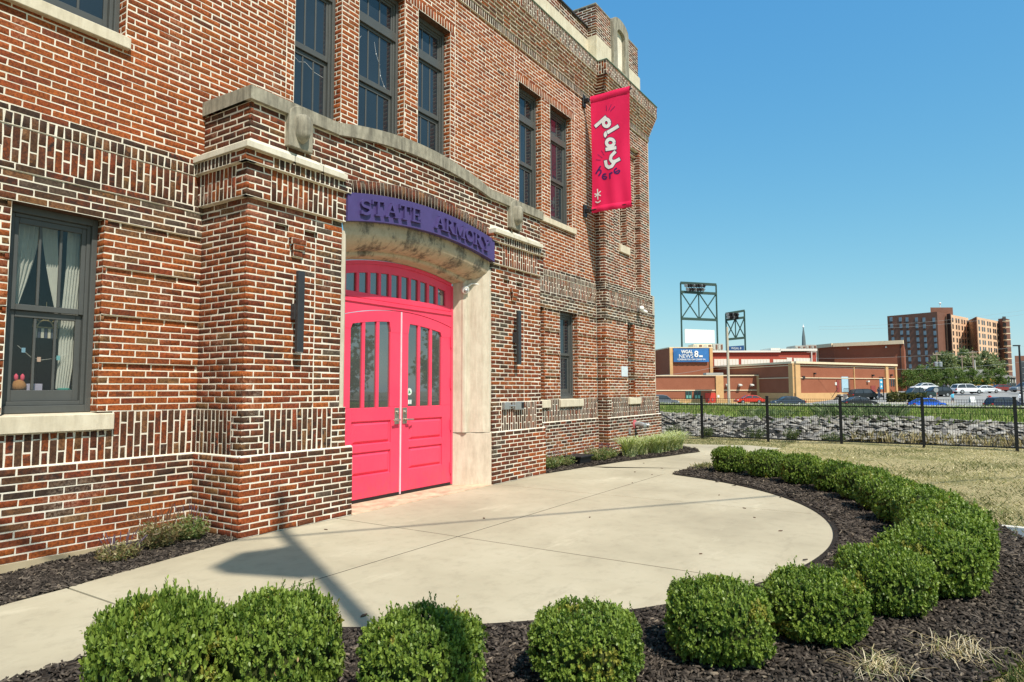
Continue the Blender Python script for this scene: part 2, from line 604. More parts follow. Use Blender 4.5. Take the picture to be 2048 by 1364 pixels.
def subtract(iv, cuts):
    for c, d in cuts:
        out = []
        for a, b in iv:
            if d <= a or c >= b:
                out.append((a, b))
            else:
                if c > a: out.append((a, c))
                if d < b: out.append((d, b))
        iv = out
    return iv

J = .185
def courses(o, u, n, u0, u1, z0, z1, zone, holes=(), keep=None, L=3.55, phase=0.0, h=None, breaks=(), proud=.035, depth=.45, corner0=None, corner1=None, odd=0):
    rows = max(1, round((z1 - z0) / (h or 1.0)))
    hh = (z1 - z0) / rows
    for r in range(rows):
        za, zb = z0 + r * hh, z0 + (r + 1) * hh
        zc = (za + zb) / 2
        cuts = [(c[0] - .02, c[1] + .02) for c in holes if min(zb, c[3]) - max(za, c[2]) > hh * .35]
        off = ((r + odd) % 2) * L / 2 + phase
        segs = [u0, *[b for b in breaks if u0 < b < u1], u1]
        for s0, s1 in zip(segs[:-1], segs[1:]):
            st = s0 - ((off) % L)
            e = [st]
            while e[-1] < s1:
                e.append(e[-1] + L + random.uniform(-.06, .06))
            e = [x for x in e if s0 + .5 < x < s1 - .5]
            e = [s0, *e, s1]
            for a, b in zip(e[:-1], e[1:]):
                for p, q in subtract([(a, b)], cuts):
                    pj = p + (0 if (p == u0 and corner0) else J / 2)
                    qj = q - (0 if (q == u1 and corner1) else J / 2)
                    if keep is not None:
                        k = 15
                        xs = [pj + (qj - pj) * t / (k - 1) for t in range(k)]
                        ok = [keep(x, zc) for x in xs]
                        if not all(ok):
                            best, cur = None, None
                            for t in range(k):
                                if ok[t]:
                                    cur = (cur[0], t) if cur else (t, t)
                                    if best is None or cur[1] - cur[0] > best[1] - best[0]:
                                        best = cur
                                else:
                                    cur = None
                            if best is None or best[1] - best[0] < 3:
                                continue
                            pj, qj = xs[best[0]], xs[best[1]]
                    ck = None
                    if corner0 and p == u0: ck = (corner0, r, round(z0, 1))
                    if corner1 and q == u1: ck = (corner1, r, round(z0, 1))
                    # the brick on a corner reaches round it by its own thickness
                    aa = pj - (.033 if corner0 and p == u0 else 0)
                    bb = qj + (.033 if corner1 and q == u1 else 0)
                    brick(o, u, n, aa, bb, zc + random.uniform(-.02, .02), hh / 2 - J / 2 + random.uniform(-.012, .012), zone, proud, depth, ck)

def wall(o, u, n, u0, u1, z0, z1, zone, holes=(), **k):
    mortar(o, u, n, u0, u1, z0, z1, holes)
    courses(o, u, n, u0, u1, z0, z1, zone, holes, **k)

def soldiers(o, u, n, u0, u1, z0, z1, zone, mode='stag', pitch=1.02, holes=(), proud=.035, depth=.45, mort=True):
    """upright bricks; 'stag': lengths broken in turn, 'hdr': one brick high"""
    if mort:
        mortar(o, u, n, u0, u1, z0, z1, holes)
    k = max(1, round((u1 - u0) / pitch))
    wdt = (u1 - u0) / k
    H = z1 - z0
    for i in range(k):
        a, b = u0 + i * wdt, u0 + (i + 1) * wdt
        m = (a + b) / 2
        lo, hi = z0, z1
        for c in holes:
            if c[0] < m < c[1]:
                if c[3] >= hi - .01: hi = min(hi, c[2])
                elif c[2] <= lo + .01: lo = max(lo, c[3])
        if hi - lo < .4: continue
        if mode == 'hdr': cuts = []
        elif mode == 'stag': cuts = [z0 + H * .5] if i % 2 else [z0 + H * .26, z0 + H * .76]
        elif mode == 'stag5': cuts = [z0 + H * .38] if i % 2 else [z0 + H * .64]
        else: cuts = []
        e = [lo, *[c for c in cuts if lo + .3 < c < hi - .3], hi]
        for za, zb in zip(e[:-1], e[1:]):
            brick(o, u, n, a + J / 2, b - J / 2, (za + zb) / 2, (zb - za) / 2 - J / 2, zone, proud, depth)

XF = (1, 0, 0); NF = (0, -1, 0)       # fronts look towards -Y
YS = (0, 1, 0); NL = (-1, 0, 0)       # faces that look to the left
NR = (1, 0, 0)
def O(y): return (0, y, 0)
def OX(x): return (x, 0, 0)

building = thing('armory_building', (104.8 * U, 0, 0), 'large red brick armory with arched pink entrance doors and purple name board', 'building')
STONE = []

def stone(name, mb, mat=None, bevel=.008, label=None):
    o = mb.build(name, mat or M_STONE, building, bevel=bevel)
    if label: o['label'] = label
    return o

# ------------------------------------------------------------------ main wall
XL, XT = 12.0, 209.7                   # left end (outside the picture), tower
PX0, PX1 = 61.6, 152.0                 # entrance pavilion at the plinth
W_LOW = (35.7, 47.2, 19, 47)
W_A, W_B = (161.6, 173.7, 19, 47), (183.4, 195.5, 19, 47)
W0 = (35.0, 49.0, 75.2, 112.55)
W1, W2, W3 = (79.85, 91.5, 70, 112.55), (96.3, 110.5, 70, 112.55), (115.2, 127.4, 70, 112.55)
W4, W5 = (159.5, 172.6, 75.2, 112.55), (177.9, 192.4, 75.2, 112.55)
UP = [W0, W1, W2, W3, W4, W5]

for a, b, zn in ((XL, PX0 + 2, zone_plinth_main), (PX1 - 2, XT, zone_plinth_main)):
    wall(O(-.4), XF, NF, a, b, 0, 12, zn, phase=.9)
    soldiers(O(0), XF, NF, a, b, 12, 19, zone_band, holes=[(20, 49.3, 16.4, 19)] if a == XL else [(159.4, 176, 16.4, 19), (182.4, 198, 16.4, 19)])
    MORT.face([(a, -.42, 11.96), (b, -.42, 11.96), (b, .05, 12.22), (a, .05, 12.22)])
    hole = [W_LOW] if a == XL else [W_A, W_B]
    # rusticated storey: six courses out, one course back
    mortar(O(.42), XF, NF, a, b, 19, 47, hole)
    z = 19
    while z < 46.5:
        cuts = sorted([(h[0], h[1]) for h in hole])
        for s0, s1 in subtract([(a, b)], cuts):
            mortar(O(0), XF, NF, s0, s1, z + .02, z + 6 - .02)
            MORT.face([(s0, 0, z + 5.98), (s1, 0, z + 5.98), (s1, .45, z + 6.0), (s0, .45, z + 6.0)])
            MORT.face([(s0, .45, z), (s1, .45, z), (s1, 0, z + .02), (s0, 0, z + .02)])
            courses(O(0), XF, NF, s0, s1, z, z + 6, zone_rust, odd=z, phase=.4, corner0=('j', s0) if s0 > a else None)
            if z + 6 < 47:
                courses(O(.42), XF, NF, s0, s1, z + 6, z + 7, zone_rust, odd=z, phase=1.1)
        z += 7
    wall(O(0), XF, NF, a, b, 47, 51, zone_head, phase=.6)
    for s0, s1 in subtract([(a, b)], sorted((h[0], h[1]) for h in hole)): MORT.face([(s0, .45, 47), (s1, .45, 47), (s1, 0, 47), (s0, 0, 47)])
    wall(O(-.16), XF, NF, a, b, 51, 52, zone_head, phase=1.2)
    MORT.face([(a, 0, 51), (b, 0, 51), (b, -.16, 51), (a, -.16, 51)])
    soldiers(O(0), XF, NF, a, b, 52, 57, zone_band, 'stag5')
    soldiers(O(-.12), XF, NF, a, b, 57, 58.75, zone_hdr, 'hdr')
    MORT.face([(a, 0, 57), (b, 0, 57), (b, -.12, 57), (a, -.12, 57)])
    wall(O(-.12), XF, NF, a, b, 58.75, 59.7, zone_head, phase=2)
    MORT.face([(a, -.12, 59.7), (b, -.12, 59.7), (b, 0, 59.74), (a, 0, 59.74)])
lint = [(h[0] - 1.5, h[1] + 1.6, 112.55, 115.0) for h in (W0, W1, W2, W3)] + [(158.0, 194.2, 112.55, 115.0)]
lint = [lint[0], (78.3, 129.0, 112.55, 115.0), lint[-1]]
wall(O(0), XF, NF, XL, XT, 59.7, 122.7, zone_upper, holes=UP + lint, phase=.7, breaks=(78.0, 129.3, 157.15, 194.6), h=63 / 63)
for h in lint:
    soldiers(O(0), XF, NF, h[0], h[1], h[2], h[3], zone_upper, 'hdr', 1.04)
# cornice
def cornice(y0, xa, xb, left=False, xin=None):
    z = 122.7
    wallparts = [(-.7, z, z + 2.4, 'hdr')]
    def row(off, za, zb, mode):
        y = y0 - off
        x0 = xa - off if left else xa
        x1 = xb + off if left else xb
        f = soldiers if mode != 'c' else wall
        if mode == 'c':
            wall(O(y), XF, NF, x0, x1, za, zb, zone_corb, phase=random.random() * 3, depth=.8, corner0=('c', x0, za) if left else None)
        else:
            soldiers(O(y), XF, NF, x0, x1, za, zb, zone_hdr if mode == 'hdr' else zone_band, mode, depth=.8)
        MORT.face([(x0, y, za), (x1, y, za), (x1, y + 1.2, za), (x0, y + 1.2, za)])
        MORT.face([(x0, y, zb), (x1, y, zb), (x1, y + 1.2, zb), (x0, y + 1.2, zb)])
        if left:
            yb = xin if xin is not None else y0 + 3
            if mode == 'c': wall(OX(x0), YS, NL, y, yb, za, zb, zone_corb, depth=.8, corner0=('c', x0, za))
            else: soldiers(OX(x0), YS, NL, y, yb, za, zb, zone_band, mode, depth=.8)
            MORT.face([(x0, y, za), (x0, yb, za), (x0 + 1.2, yb, za), (x0 + 1.2, y, za)])
            mortar(OX(x1), YS, NR, y, y0 + 14, za, zb)
    row(.45, z, z + 2.4, 'hdr')
    z += 2.4
    for k in range(8):
        row(.75 + .29 * k, z, z + .95, 'c')
        z += .95
    row(3.1, z, 137.6, 'stag')
cornice(0, XL, XT)
mb = MB(U); mb.box(XL, XT - .2, -3.45, 2.2, 137.6, 137.85); stone('cornice_flashing', mb, M_FLASH)
mb = MB(U)
x = XL
while x < XT - 1:
    x2 = min(x + 24, XT)
    mb.box(x + .06, x2 - .06, 2.0, 6, 137.85, 148.4)
    x = x2
stone('stone_band', mb, M_STONE)
wall(O(2.3), XF, NF, XL, XT, 148.4, 152.8, zone_ppar, phase=1)
mb = MB(U); mb.box(XL, XT - .1, 1.7, 7, 152.8, 153.5); stone('parapet_cap', mb, M_CAP)
mb = MB(U); mb.box(XL + .5, XT, 2.6, 6.5, 137.9, 152.75); mb.box(XL + .5, 260, 4, 200, 120, 137.5); mb.build('roof', M_CAP, building)

# sills
def sill(x0, x1, y0, y1, z0, z1):
    mb = MB(U)
    i = mb.add([(x0, y0, z0), (x1, y0, z0), (x1, y1, z0), (x0, y1, z0), (x0, y0, z1 - .25), (x1, y0, z1 - .25), (x1, y1, z1), (x0, y1, z1)])
    for q in ((0, 3, 2, 1), (4, 5, 6, 7), (0, 1, 5, 4), (1, 2, 6, 5), (2, 3, 7, 6), (3, 0, 4, 7)):
        mb.fa([i + a for a in q])
    return stone('stone_sill', mb, M_STONE, .006)
sill(30.0, 49.3, -.75, 3, 16.45, 19)
sill(159.4, 176, -.75, 3, 16.45, 19)
sill(182.4, 198, -.75, 3, 16.45, 19)
sill(30.0, 49.4, -1.0, 3, 73.2, 75.2)
sill(150.6, 193.6, -1.0, 3, 73.2, 75.2)
# window reveals
def reveal(h, y0, d, zone, rust=False):
    x0, x1, z0, z1 = h
    wall(OX(x1), YS, NL, y0, d, z0, z1, zone, corner0=('j', x1) if rust else None, L=3.55, phase=.3)
    wall(OX(x0), YS, NR, y0, d, z0, z1, zone, L=3.55, phase=.3)
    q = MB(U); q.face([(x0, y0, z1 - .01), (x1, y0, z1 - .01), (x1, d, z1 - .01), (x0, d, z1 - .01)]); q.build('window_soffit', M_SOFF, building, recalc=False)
for h in (W_LOW, W_A, W_B): reveal(h, .02, 2.9, zone_rust)
for h in UP: reveal(h, .02, 3.1, zone_upper)

# ------------------------------------------------------------------ windows: part window > sash, pane
def flat_frame(mb, x0, x1, z0, z1, t, yf, yb):
    """picture frame of four butted bars, t = (left, right, bottom, top)"""
    l, r, b, tp = t
    mb.box(x0, x0 + l, yf, yb, z0, z1)
    mb.box(x1 - r, x1, yf, yb, z0, z1)
    mb.box(x0 + l, x1 - r, yf, yb, z0, z0 + b)
    mb.box(x0 + l, x1 - r, yf, yb, z1 - tp, z1)
def sash(win, name, x0, x1, z0, z1, yf, t, n=3, glass=None, depth=.45):
    mb = MB(U)
    flat_frame(mb, x0, x1, z0, z1, t, yf, yf + depth)
    gx0, gx1, gz0, gz1 = x0 + t[0], x1 - t[1], z0 + t[2], z1 - t[3]
    for k in range(1, n):
        xm = gx0 + (gx1 - gx0) * k / n
        mb.box(xm - .17, xm + .17, yf + .08, yf + depth - .03, gz0, gz1)
    mb.build(name, M_FRAME, win, bevel=.004)
    for k in range(n):
        xa, xb = gx0 + (gx1 - gx0) * k / n, gx0 + (gx1 - gx0) * (k + 1) / n
        g = MB(U)
        g.box(xa + (.17 if k else 0), xb - (.17 if k < n - 1 else 0), yf + .24, yf + .30, gz0, gz1)
        g.build('pane', glass or M_GLASS, win)
def window(h, yf, tall, glass=None, room=True):
    x0, x1, z0, z1 = h
    mb = MB(U)
    flat_frame(mb, x0, x1, z0, z1, (.75, .75, 1.0, 1.0), yf, yf + 1.6)
    flat_frame(mb, x0 + .75, x1 - .75, z0 + 1.0, z1 - 1.0, (.5, .5, .6, .5), yf + .45, yf + 1.6)
    if tall:
        mb.box(x0 + .75, x1 - .75, yf + .1, yf + 1.58, 102.5, 104.7)
    win = mb.build('window', M_FRAME, building, bevel=.004)
    xa, xb = x0 + 1.25, x1 - 1.25
    if tall:
        sash(win, 'transom_sash', xa, xb, 104.7, z1 - 1.5, yf + .7, (.5, .5, .45, .5), 3, glass)
        sash(win, 'upper_sash', xa, xb, 89.4, 102.5, yf + .62, (.6, .6, 1.2, .6), 3, glass)
        sash(win, 'lower_sash', xa, xb, z0 + 1.6, 89.38, yf + 1.08, (.6, .6, 1.3, .9), 3, glass)
    else:
        sash(win, 'upper_sash', xa, xb, 32.9, z1 - 1.5, yf + .62, (.6, .6, .8, .8), 3, glass)
        sash(win, 'lower_sash', xa, xb, z0 + 1.6, 32.88, yf + 1.08, (.75, .75, 1.5, .9), 3, glass)
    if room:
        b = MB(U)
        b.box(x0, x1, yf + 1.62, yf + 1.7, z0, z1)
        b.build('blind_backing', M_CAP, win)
    return win
window(W_LOW, 1.9, False, M_CLEAR, room=False)
window(W_A, 1.9, False)
window(W_B, 1.9, False)
for h in (W0, W4, W5): window(h, 2.0, True)
for h in (W1, W2, W3): window((h[0], h[1], 73.5, h[3]), 2.0, True)
# room behind the left window
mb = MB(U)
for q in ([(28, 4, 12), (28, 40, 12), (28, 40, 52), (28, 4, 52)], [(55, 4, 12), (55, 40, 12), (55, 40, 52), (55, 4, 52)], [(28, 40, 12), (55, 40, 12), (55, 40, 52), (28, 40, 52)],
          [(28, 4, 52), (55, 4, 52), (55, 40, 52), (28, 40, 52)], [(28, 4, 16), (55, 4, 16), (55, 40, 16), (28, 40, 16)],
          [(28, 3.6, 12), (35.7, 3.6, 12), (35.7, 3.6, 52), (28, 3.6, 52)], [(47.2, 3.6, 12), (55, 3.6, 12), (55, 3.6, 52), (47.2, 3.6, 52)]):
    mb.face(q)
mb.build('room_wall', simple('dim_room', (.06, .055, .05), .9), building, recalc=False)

# ------------------------------------------------------------------ entrance pavilion
YP, YB, YSH, YB2, YH, YK = -12.8, -12.45, -12.14, -12.9, -13.65, -14.5
def pier(xp0, xp1, xb0, xb1, xs0, xs1, joint, side):
    """side: the pier's left face is seen back to this depth"""
    ck = (xp0,)
    wall(O(YP), XF, NF, xp0, xp1, 0, 12, zone_pplinth, phase=0, corner0=('pp', xp0), corner1=('pq', xp1))
    wall(OX(xp0), YS, NL, YP, side, 0, 12, zone_pside if xp0 < 100 else zone_pplinth, phase=1.775, corner0=('pp', xp0))
    wall(OX(xp1), YS, NR, YP, -8, 0, 12, zone_pplinth, phase=1.775)
    MORT.face([(xp0, YP, 11.96), (xp1, YP, 11.96), (xp1, YB + .05, 12.22), (xp0, YB + .05, 12.22)])
    MORT.face([(xp0, YP, 11.96), (xb0 + .05, YB, 12.22), (xb0 + .05, side, 12.22), (xp0, side, 11.96)])
    MORT.face([(xp1, YP, 11.96), (xb1, YB, 12.22), (xb1, -8, 12.22), (xp1, -8, 11.96)])
    qa, qb = xb0 + 3.9, xb1 - 3.1
    for (a, b, z0, z1, yy, zn) in ((xb0, xb1, 12, 19, YB, zone_band), (xb0 - .6, xb1 - (1 if xp0 < 100 else -.3), 52, 57.2, YB2, zone_pband)):
        wall(O(yy), XF, NF, a, qa, z0, z1, zn, L=3.0, phase=0, corner0=('q', a, z0))
        soldiers(O(yy), XF, NF, qa, qb, z0, z1, zn, 'stag' if z0 < 20 else 'stag5')
        wall(O(yy), XF, NF, qb, b, z0, z1, zn, L=3.1, phase=0, odd=1, corner1=('q2', b, z0))
        wall(OX(a), YS, NL, yy, yy + 2.7, z0, z1, zn, L=2.2, phase=0, odd=1, corner0=('q', a, z0))
        if side > yy + 3: soldiers(OX(a), YS, NL, yy + 2.7, side, z0, z1, zn, 'stag' if z0 < 20 else 'stag5')
        mortar(OX(b), YS, NR, yy, -8, z0, z1)
        MORT.face([(a, yy, z0), (b, yy, z0), (b, yy + 1.5, z0), (a, yy + 1.5, z0)])
        MORT.face([(a, yy, z1), (b, yy, z1), (b, yy + 1.5, z1), (a, yy + 1.5, z1)])
        MORT.face([(a, yy, z0), (a, side, z0), (a + 1.5, side, z0), (a + 1.5, yy, z0)])
    INS = [(67.2, 69.8, 48, 49), (73.1, 75.8, 48, 49)] if xp0 < 100 else [(133.2, 135.9, 48, 49), (139.0, 141.7, 48, 49)]
    cx = 71.4 if xp0 < 100 else 137.4
    INS += [(cx - 1.5, cx + 1.5, 46, 47), (cx - 1.1, cx + 1.1, 45, 46), (cx - .95, cx + .95, 44, 45)]
    courses(O(YSH), XF, NF, xs0, xs1, 19, 52, zone_pav, holes=INS, phase=0, corner0=('s', xs0), corner1=('s1', xs1), breaks=(joint,))
    mortar(O(YSH), XF, NF, xs0, xs1, 19, 52, INS)
    for h in INS[:2]:
        mortar(O(YSH + .7), XF, NF, h[0] - .6, h[1] + .6, h[2] - .5, h[3] + .5)
        courses(O(YSH + .66), XF, NF, *h, zone_pav)
    for h in INS[2:]:
        yo = YSH - (.9 if h[2] > 44.5 else .6)
        mortar(O(yo + .1), XF, NF, *h)
        MORT.face([(h[0], yo + .1, h[2]), (h[1], yo + .1, h[2]), (h[1], YSH + .1, h[2]), (h[0], YSH + .1, h[2])])
        MORT.face([(h[0], yo + .1, h[3]), (h[1], yo + .1, h[3]), (h[1], YSH + .1, h[3]), (h[0], YSH + .1, h[3])])
        courses(O(yo), XF, NF, *h, zone_pav, depth=1.2)
    wall(OX(xs0), YS, NL, YSH, side, 19, 52, zone_pside if xp0 < 100 else zone_pav, phase=1.775, corner0=('s', xs0))
    wall(OX(xs1), YS, NR, YSH, -8, 19, 52, zone_pav, phase=1.775)
    # row of headers under the cornice stone
    a, b = xb0 - 1.3, xb1 - (.4 if xp0 < 100 else -.2)
    wall(O(YH), XF, NF, a, a + 5, 57.2, 59, zone_pband, L=3.2, corner0=('hh', a))
    soldiers(O(YH), XF, NF, a + 5, b - 3, 57.2, 59, zone_hdr, 'hdr')
    wall(O(YH), XF, NF, b - 3, b, 57.2, 59, zone_hdr, L=2.2)
    wall(OX(a), YS, NL, YH, YH + 4, 57.2, 59, zone_pband, L=2.6, odd=1, corner0=('hh', a))
    if side > -5: soldiers(OX(a), YS, NL, YH + 4, side, 57.2, 59, zone_hdr, 'hdr')
    mortar(OX(b), YS, NR, YH, -10, 57.2, 59)
    MORT.face([(a, YH, 57.2), (b, YH, 57.2), (b, YH + 2, 57.2), (a, YH + 2, 57.2)])
    MORT.face([(a, YH, 57.2), (a, side, 57.2), (a + 2, side, 57.2), (a + 2, YH, 57.2)])
pier(61.6, 84.0, 61.9, 82.5, 62.2, 81.3, 75.5, .3)
pier(127.6, 152.0, 127.9, 150.9, 128.1, 150.7, 142.5, -11)
wall(OX(152.0), YS, NR, YP, 0, 0, 12, zone_pplinth)
wall(OX(150.7), YS, NR, YSH, 0, 12, 67, zone_pav)

# cornice stones: fillet, then a cove running back to the brick
def cornice_stone(x0, x1, left_back, right_return):
    prof = [(YK, 59.0), (YK, 60.0), (YK + .35, 60.05), (YK + .75, 60.25), (YK + 1.3, 60.75), (YK + 1.75, 61.15), (-11.6, 61.25), (-11.6, 59.0)]
    mb = MB(U)
    n = len(prof)
    def sec(x, shrink):
        return [(x + (p[0] - YK) * shrink, p[0], p[1]) for p in prof]
    i = mb.add(sec(x0, 1)); j = mb.add(sec(x1, -1 if right_return else 0))
    for k in range(n):
        m = (k + 1) % n
        mb.fa((i + k, i + m, j + m, j + k))
    mb.fa([j + k for k in range(n)])
    # return along the left side
    if left_back is not None:
        L_ = [(x0 + (p[0] - YK), left_back, p[1]) for p in prof]
        q = mb.add(L_)
        for k in range(n):
            m = (k + 1) % n
            mb.fa((i + k, i + m, q + m, q + k))
        mb.fa([q + k for k in range(n)])
    else:
        mb.fa([i + k for k in range(n)])
    return stone('cornice_stone', mb, M_STONEC, .004)
cornice_stone(60.2, 69.0, .2, False)
cornice_stone(69.03, 74.9, None, False)
cornice_stone(74.93, 80.4, None, False)
cornice_stone(126.6, 134.6, -11.5, False)
cornice_stone(134.63, 141.0, None, False)
cornice_stone(141.03, 148.6, None, True)

# parapet of the pavilion and the field over the arch
def cop_bot(x): return 67.35 if x < 79.5 or x > 126.7 else arc_z(x, 79.5, 126.7, 67.3, 2.45)
def cop_top(x): return 69.5 if x < 79.5 or x > 126.7 else arc_z(x, 79.5, 126.7, 69.5, 3.0)
def row_top(x): return arc_z(x, 81.5, 128, 59.6, 3.1)
YC = -12.25
def keep_par(x, z):
    if z - .3 > cop_bot(x): return False
    if 81.0 < x < 127.6: return z + .35 > row_top(min(max(x, 81.6), 127.9)) or (z > 61.2 and x < 81.6)
    return z > 61.2
EMB = [(68.7, 73.6, 62.0, 68), (134.9, 140.1, 62.0, 68)]
courses(O(YC), XF, NF, 62.2, 150.7, 59.2, 70.2, zone_ppar, holes=EMB, keep=keep_par, phase=0, corner0=('par', 62.2))
N = 48
xs = [62.2, 79.4] + [81.0 + (127.8 - 81.0) * k / N for k in range(N + 1)] + [150.7]
MORT.strip([(x, YC, (61.0 if x < 80.5 or x > 127.9 else 58.0)) for x in xs], [(x, YC, cop_bot(x) + .1) for x in xs])
wall(OX(62.2), YS, NL, YC, .2, 61.2, 67.3, zone_ppar, phase=1.775, corner0=('par', 62.2))
# rowlock ring over the board: bricks on edge, fanned
def ring_brick(x, z0, z1):
    RB.append((x, z0, z1))
RB = []
ring = MB(U)
RINGCOL = []
nr = 46
top = arc_pts(81.5, 59.7, 128, 59.7, 3.1, nr); bot = arc_pts(81.9, 57.6, 127.6, 57.6, 2.6, nr)
ringV, ringF, ringC = [], [], []
for k in range(nr):
    def lerp(p, q, t): return (p[0] + (q[0] - p[0]) * t, p[1] + (q[1] - p[1]) * t)
    a, b = lerp(bot[k], bot[k + 1], .08), lerp(bot[k], bot[k + 1], .92)
    c, d = lerp(top[k], top[k + 1], .08), lerp(top[k], top[k + 1], .92)
    i = len(ringV)
    for p in (a, b, d, c):
        ringV.append((p[0] * U, (YC - .14) * U, p[1] * U))
    for p in (a, b, d, c):
        ringV.append((p[0] * U, (YC + .3) * U, p[1] * U))
    for q in ((0, 1, 2, 3), (0, 4, 5, 1), (1, 5, 6, 2), (2, 6, 7, 3), (3, 7, 4, 0)):
        ringF.append([i + t for t in q])
    kk, bn = random.choice([('d', .6), ('g', .6), ('r', .8), ('rb', .7), ('t', .8), ('rb', .8)])
    ringC += [(*PAL[kk], bn)] * 8
ARCH_RING = (ringV, ringF, ringC)
MORT.strip([(p[0], YC - .05, p[1]) for p in bot], [(p[0], YC - .05, p[1] + .05) for p in top])

# copings
def coping(x0, x1, n, name='coping_stone'):
    mb = MB(U)
    xs = [x0 + (x1 - x0) * k / n for k in range(n + 1)]
    A = [(x, -13.05, cop_bot(x)) for x in xs]; B = [(x, -13.05, cop_top(x)) for x in xs]
    C_ = [(x, .0, cop_top(x) + .25) for x in xs]; D = [(x, -11.5, cop_bot(x)) for x in xs]
    mb.strip(A, B); mb.strip(B, C_); mb.strip(D, A); 
    mb.face([A[0], B[0], C_[0], (x0, 0, cop_bot(x0)), D[0]]); mb.face([A[-1], B[-1], C_[-1], (x1, 0, cop_bot(x1)), D[-1]])
    o = mb.build(name, M_STONEW, building)
    return o
coping(61.6, 79.44, 1)
for a, b in ((79.5, 95.0), (95.06, 111.2), (111.26, 126.66)): coping(a, b, 12)
coping(126.72, 151.2, 1)
# emblem stones: a rounded tablet with a bullet-shaped boss
for x0, x1 in ((68.7, 73.6), (134.9, 140.1)):
    m = (x0 + x1) / 2
    mb = MB(U)
    mb.prism([(x0, 62.0), (x1, 62.0), (x1, 67.4), *arc_pts(x1, 67.4, x0, 67.4, 1.9, 10)[1:-1], (x0, 67.4)] if False else
             [(x0, 62.0), (x1, 62.0)] + [(m + (x1 - x0) / 2 * math.cos(t), 67.3 + 2.0 * math.sin(t)) for t in [math.pi * k / 12 for k in range(13)]], -13.3, -12.1)
    e = mb.build('emblem_tablet', M_STONEW, building, bevel=.008)
    mb = MB(U)
    r = (x1 - x0) * .26
    P = []
    for zz, rr in ((62.9, .05), (63.1, .35), (63.5, .68), (64.0, .92), (64.5, 1.0), (66.8, 1.0), (67.3, .93), (67.65, .7), (67.85, .3)):
        P.append((zz, rr * r))
    n = 12
    i0 = len(mb.v)
    for zz, rr in P:
        mb.add([(m + rr * math.cos(math.pi * k / n), -13.3 - rr * 1.25 * math.sin(math.pi * k / n) - (.0), zz) for k in range(n + 1)])
    for q in range(len(P) - 1):
        for k in range(n):
            mb.fa((i0 + q * (n + 1) + k, i0 + q * (n + 1) + k + 1, i0 + (q + 1) * (n + 1) + k + 1, i0 + (q + 1) * (n + 1) + k))
    mb.build('boss', M_STONEW, e, smooth=True)

# ------------------------------------------------------------------ stone door surround
def arcs(x0, x1, zc, rise, y, n=36):
    return [(p[0], y, p[1]) for p in arc_pts(x0, zc, x1, zc, rise, n)]
mb = MB(U)
S0 = arcs(81.4, 128.0, 52.6, 2.5, -11.9); S1 = arcs(82.0, 127.4, 50.4, 2.45, -11.9)
mb.strip(S0, S1)
prev = S1
for t in range(1, 9):
    q = t / 8
    # quarter-round cove
    a = q * math.pi / 2
    yy = -11.9 + 4.0 * (1 - math.cos(a)); dz = -2.6 * math.sin(a)
    dx = 3.6 * (1 - math.cos(a))
    cur = arcs(82.0 + dx, 127.4 - dx, 50.4 + dz, 2.45 - .25 * q, yy)
    mb.strip(prev, cur)
    prev = cur
for dx, z, rs, yy in ((3.75, 47.55, 2.2, -7.9), (3.9, 47.2, 2.15, -7.75), (4.3, 47.0, 2.1, -7.3), (4.5, 47.25, 2.1, -7.05), (5.3, 46.85, 1.92, -5.0)):
    cur = arcs(82.0 + dx, 127.4 - dx, z, rs, yy)
    mb.strip(prev, cur)
    prev = cur
mb.build('stone_arch', M_ARCH, building, smooth=True, recalc=True)
def jamb(mir):
    f = (lambda x: 209.6 - x) if mir else (lambda x: x)
    plan = [(128.15, -12.05), (127.3, -12.05), (126.2, -11.0), (125.3, -9.7), (124.6, -8.4), (124.2, -7.9), (123.9, -8.0), (123.4, -7.8), (123.1, -7.4), (123.1, -7.0), (122.3, -4.9), (128.15, -4.9)]
    mb = MB(U); mb.prism([(f(x), y) for x, y in plan], 12.1, 50.6, 'z')
    mb.build('door_jamb', M_JAMB, building)
    plan = [(128.2, -12.5), (127.4, -12.5), (123.9, -7.5), (122.3, -4.9), (128.2, -4.9)]
    mb = MB(U); mb.prism([(f(x), y) for x, y in plan], -.5, 12.0, 'z')
    mb.build('jamb_base', M_JAMB, building, bevel=.008)
jamb(False); jamb(True)
mb = MB(U); mb.box(84.05, 127.55, -13.0, -4, -.6, .12); mb.build('threshold', M_THRES, building)

# ------------------------------------------------------------------ doors
YD = -5.05
FX0, FX1 = 87.3, 122.35
def dtop(x): return arc_z(x, 87.3, 122.35, 36.2, 2.35)          # top of the door leaves
mb = MB(U)
# frame: side posts, spandrel panel over the leaves, transom bar, arched head
mb.box(FX0, 87.95, YD - .15, YD + 1, .3, 46.3); mb.box(121.7, FX1, YD - .15, YD + 1, .3, 46.3)
def arcstrip(mb, x0, x1, zlo, zhi, yf, yb, n=24):
    xs = [x0 + (x1 - x0) * k / n for k in range(n + 1)]
    A = [(x, yf, zlo(x)) for x in xs]; B = [(x, yf, zhi(x)) for x in xs]
    mb.strip(A, B)
    mb.strip([(p[0], yb, p[2]) for p in A], A); mb.strip(B, [(p[0], yb, p[2]) for p in B])
    for p, q in ((A[0], B[0]), (A[-1], B[-1])):
        mb.face([p, q, (q[0], yb, q[2]), (p[0], yb, p[2])])
arcstrip(mb, 87.95, 121.7, lambda x: dtop(x) + .14, lambda x: 39.3, YD - .05, YD + .9)
mb.box(87.95, 121.7, YD - .3, YD + .9, 39.3, 39.75)
mb.box(87.95, 121.7, YD - .18, YD + .9, 39.75, 40.15)
head = lambda x: arc_z(x, 87.3, 122.35, 46.75, 1.95)
arcstrip(mb, 87.95, 121.7, lambda x: head(x) - .75, head, YD - .2, YD + .9)
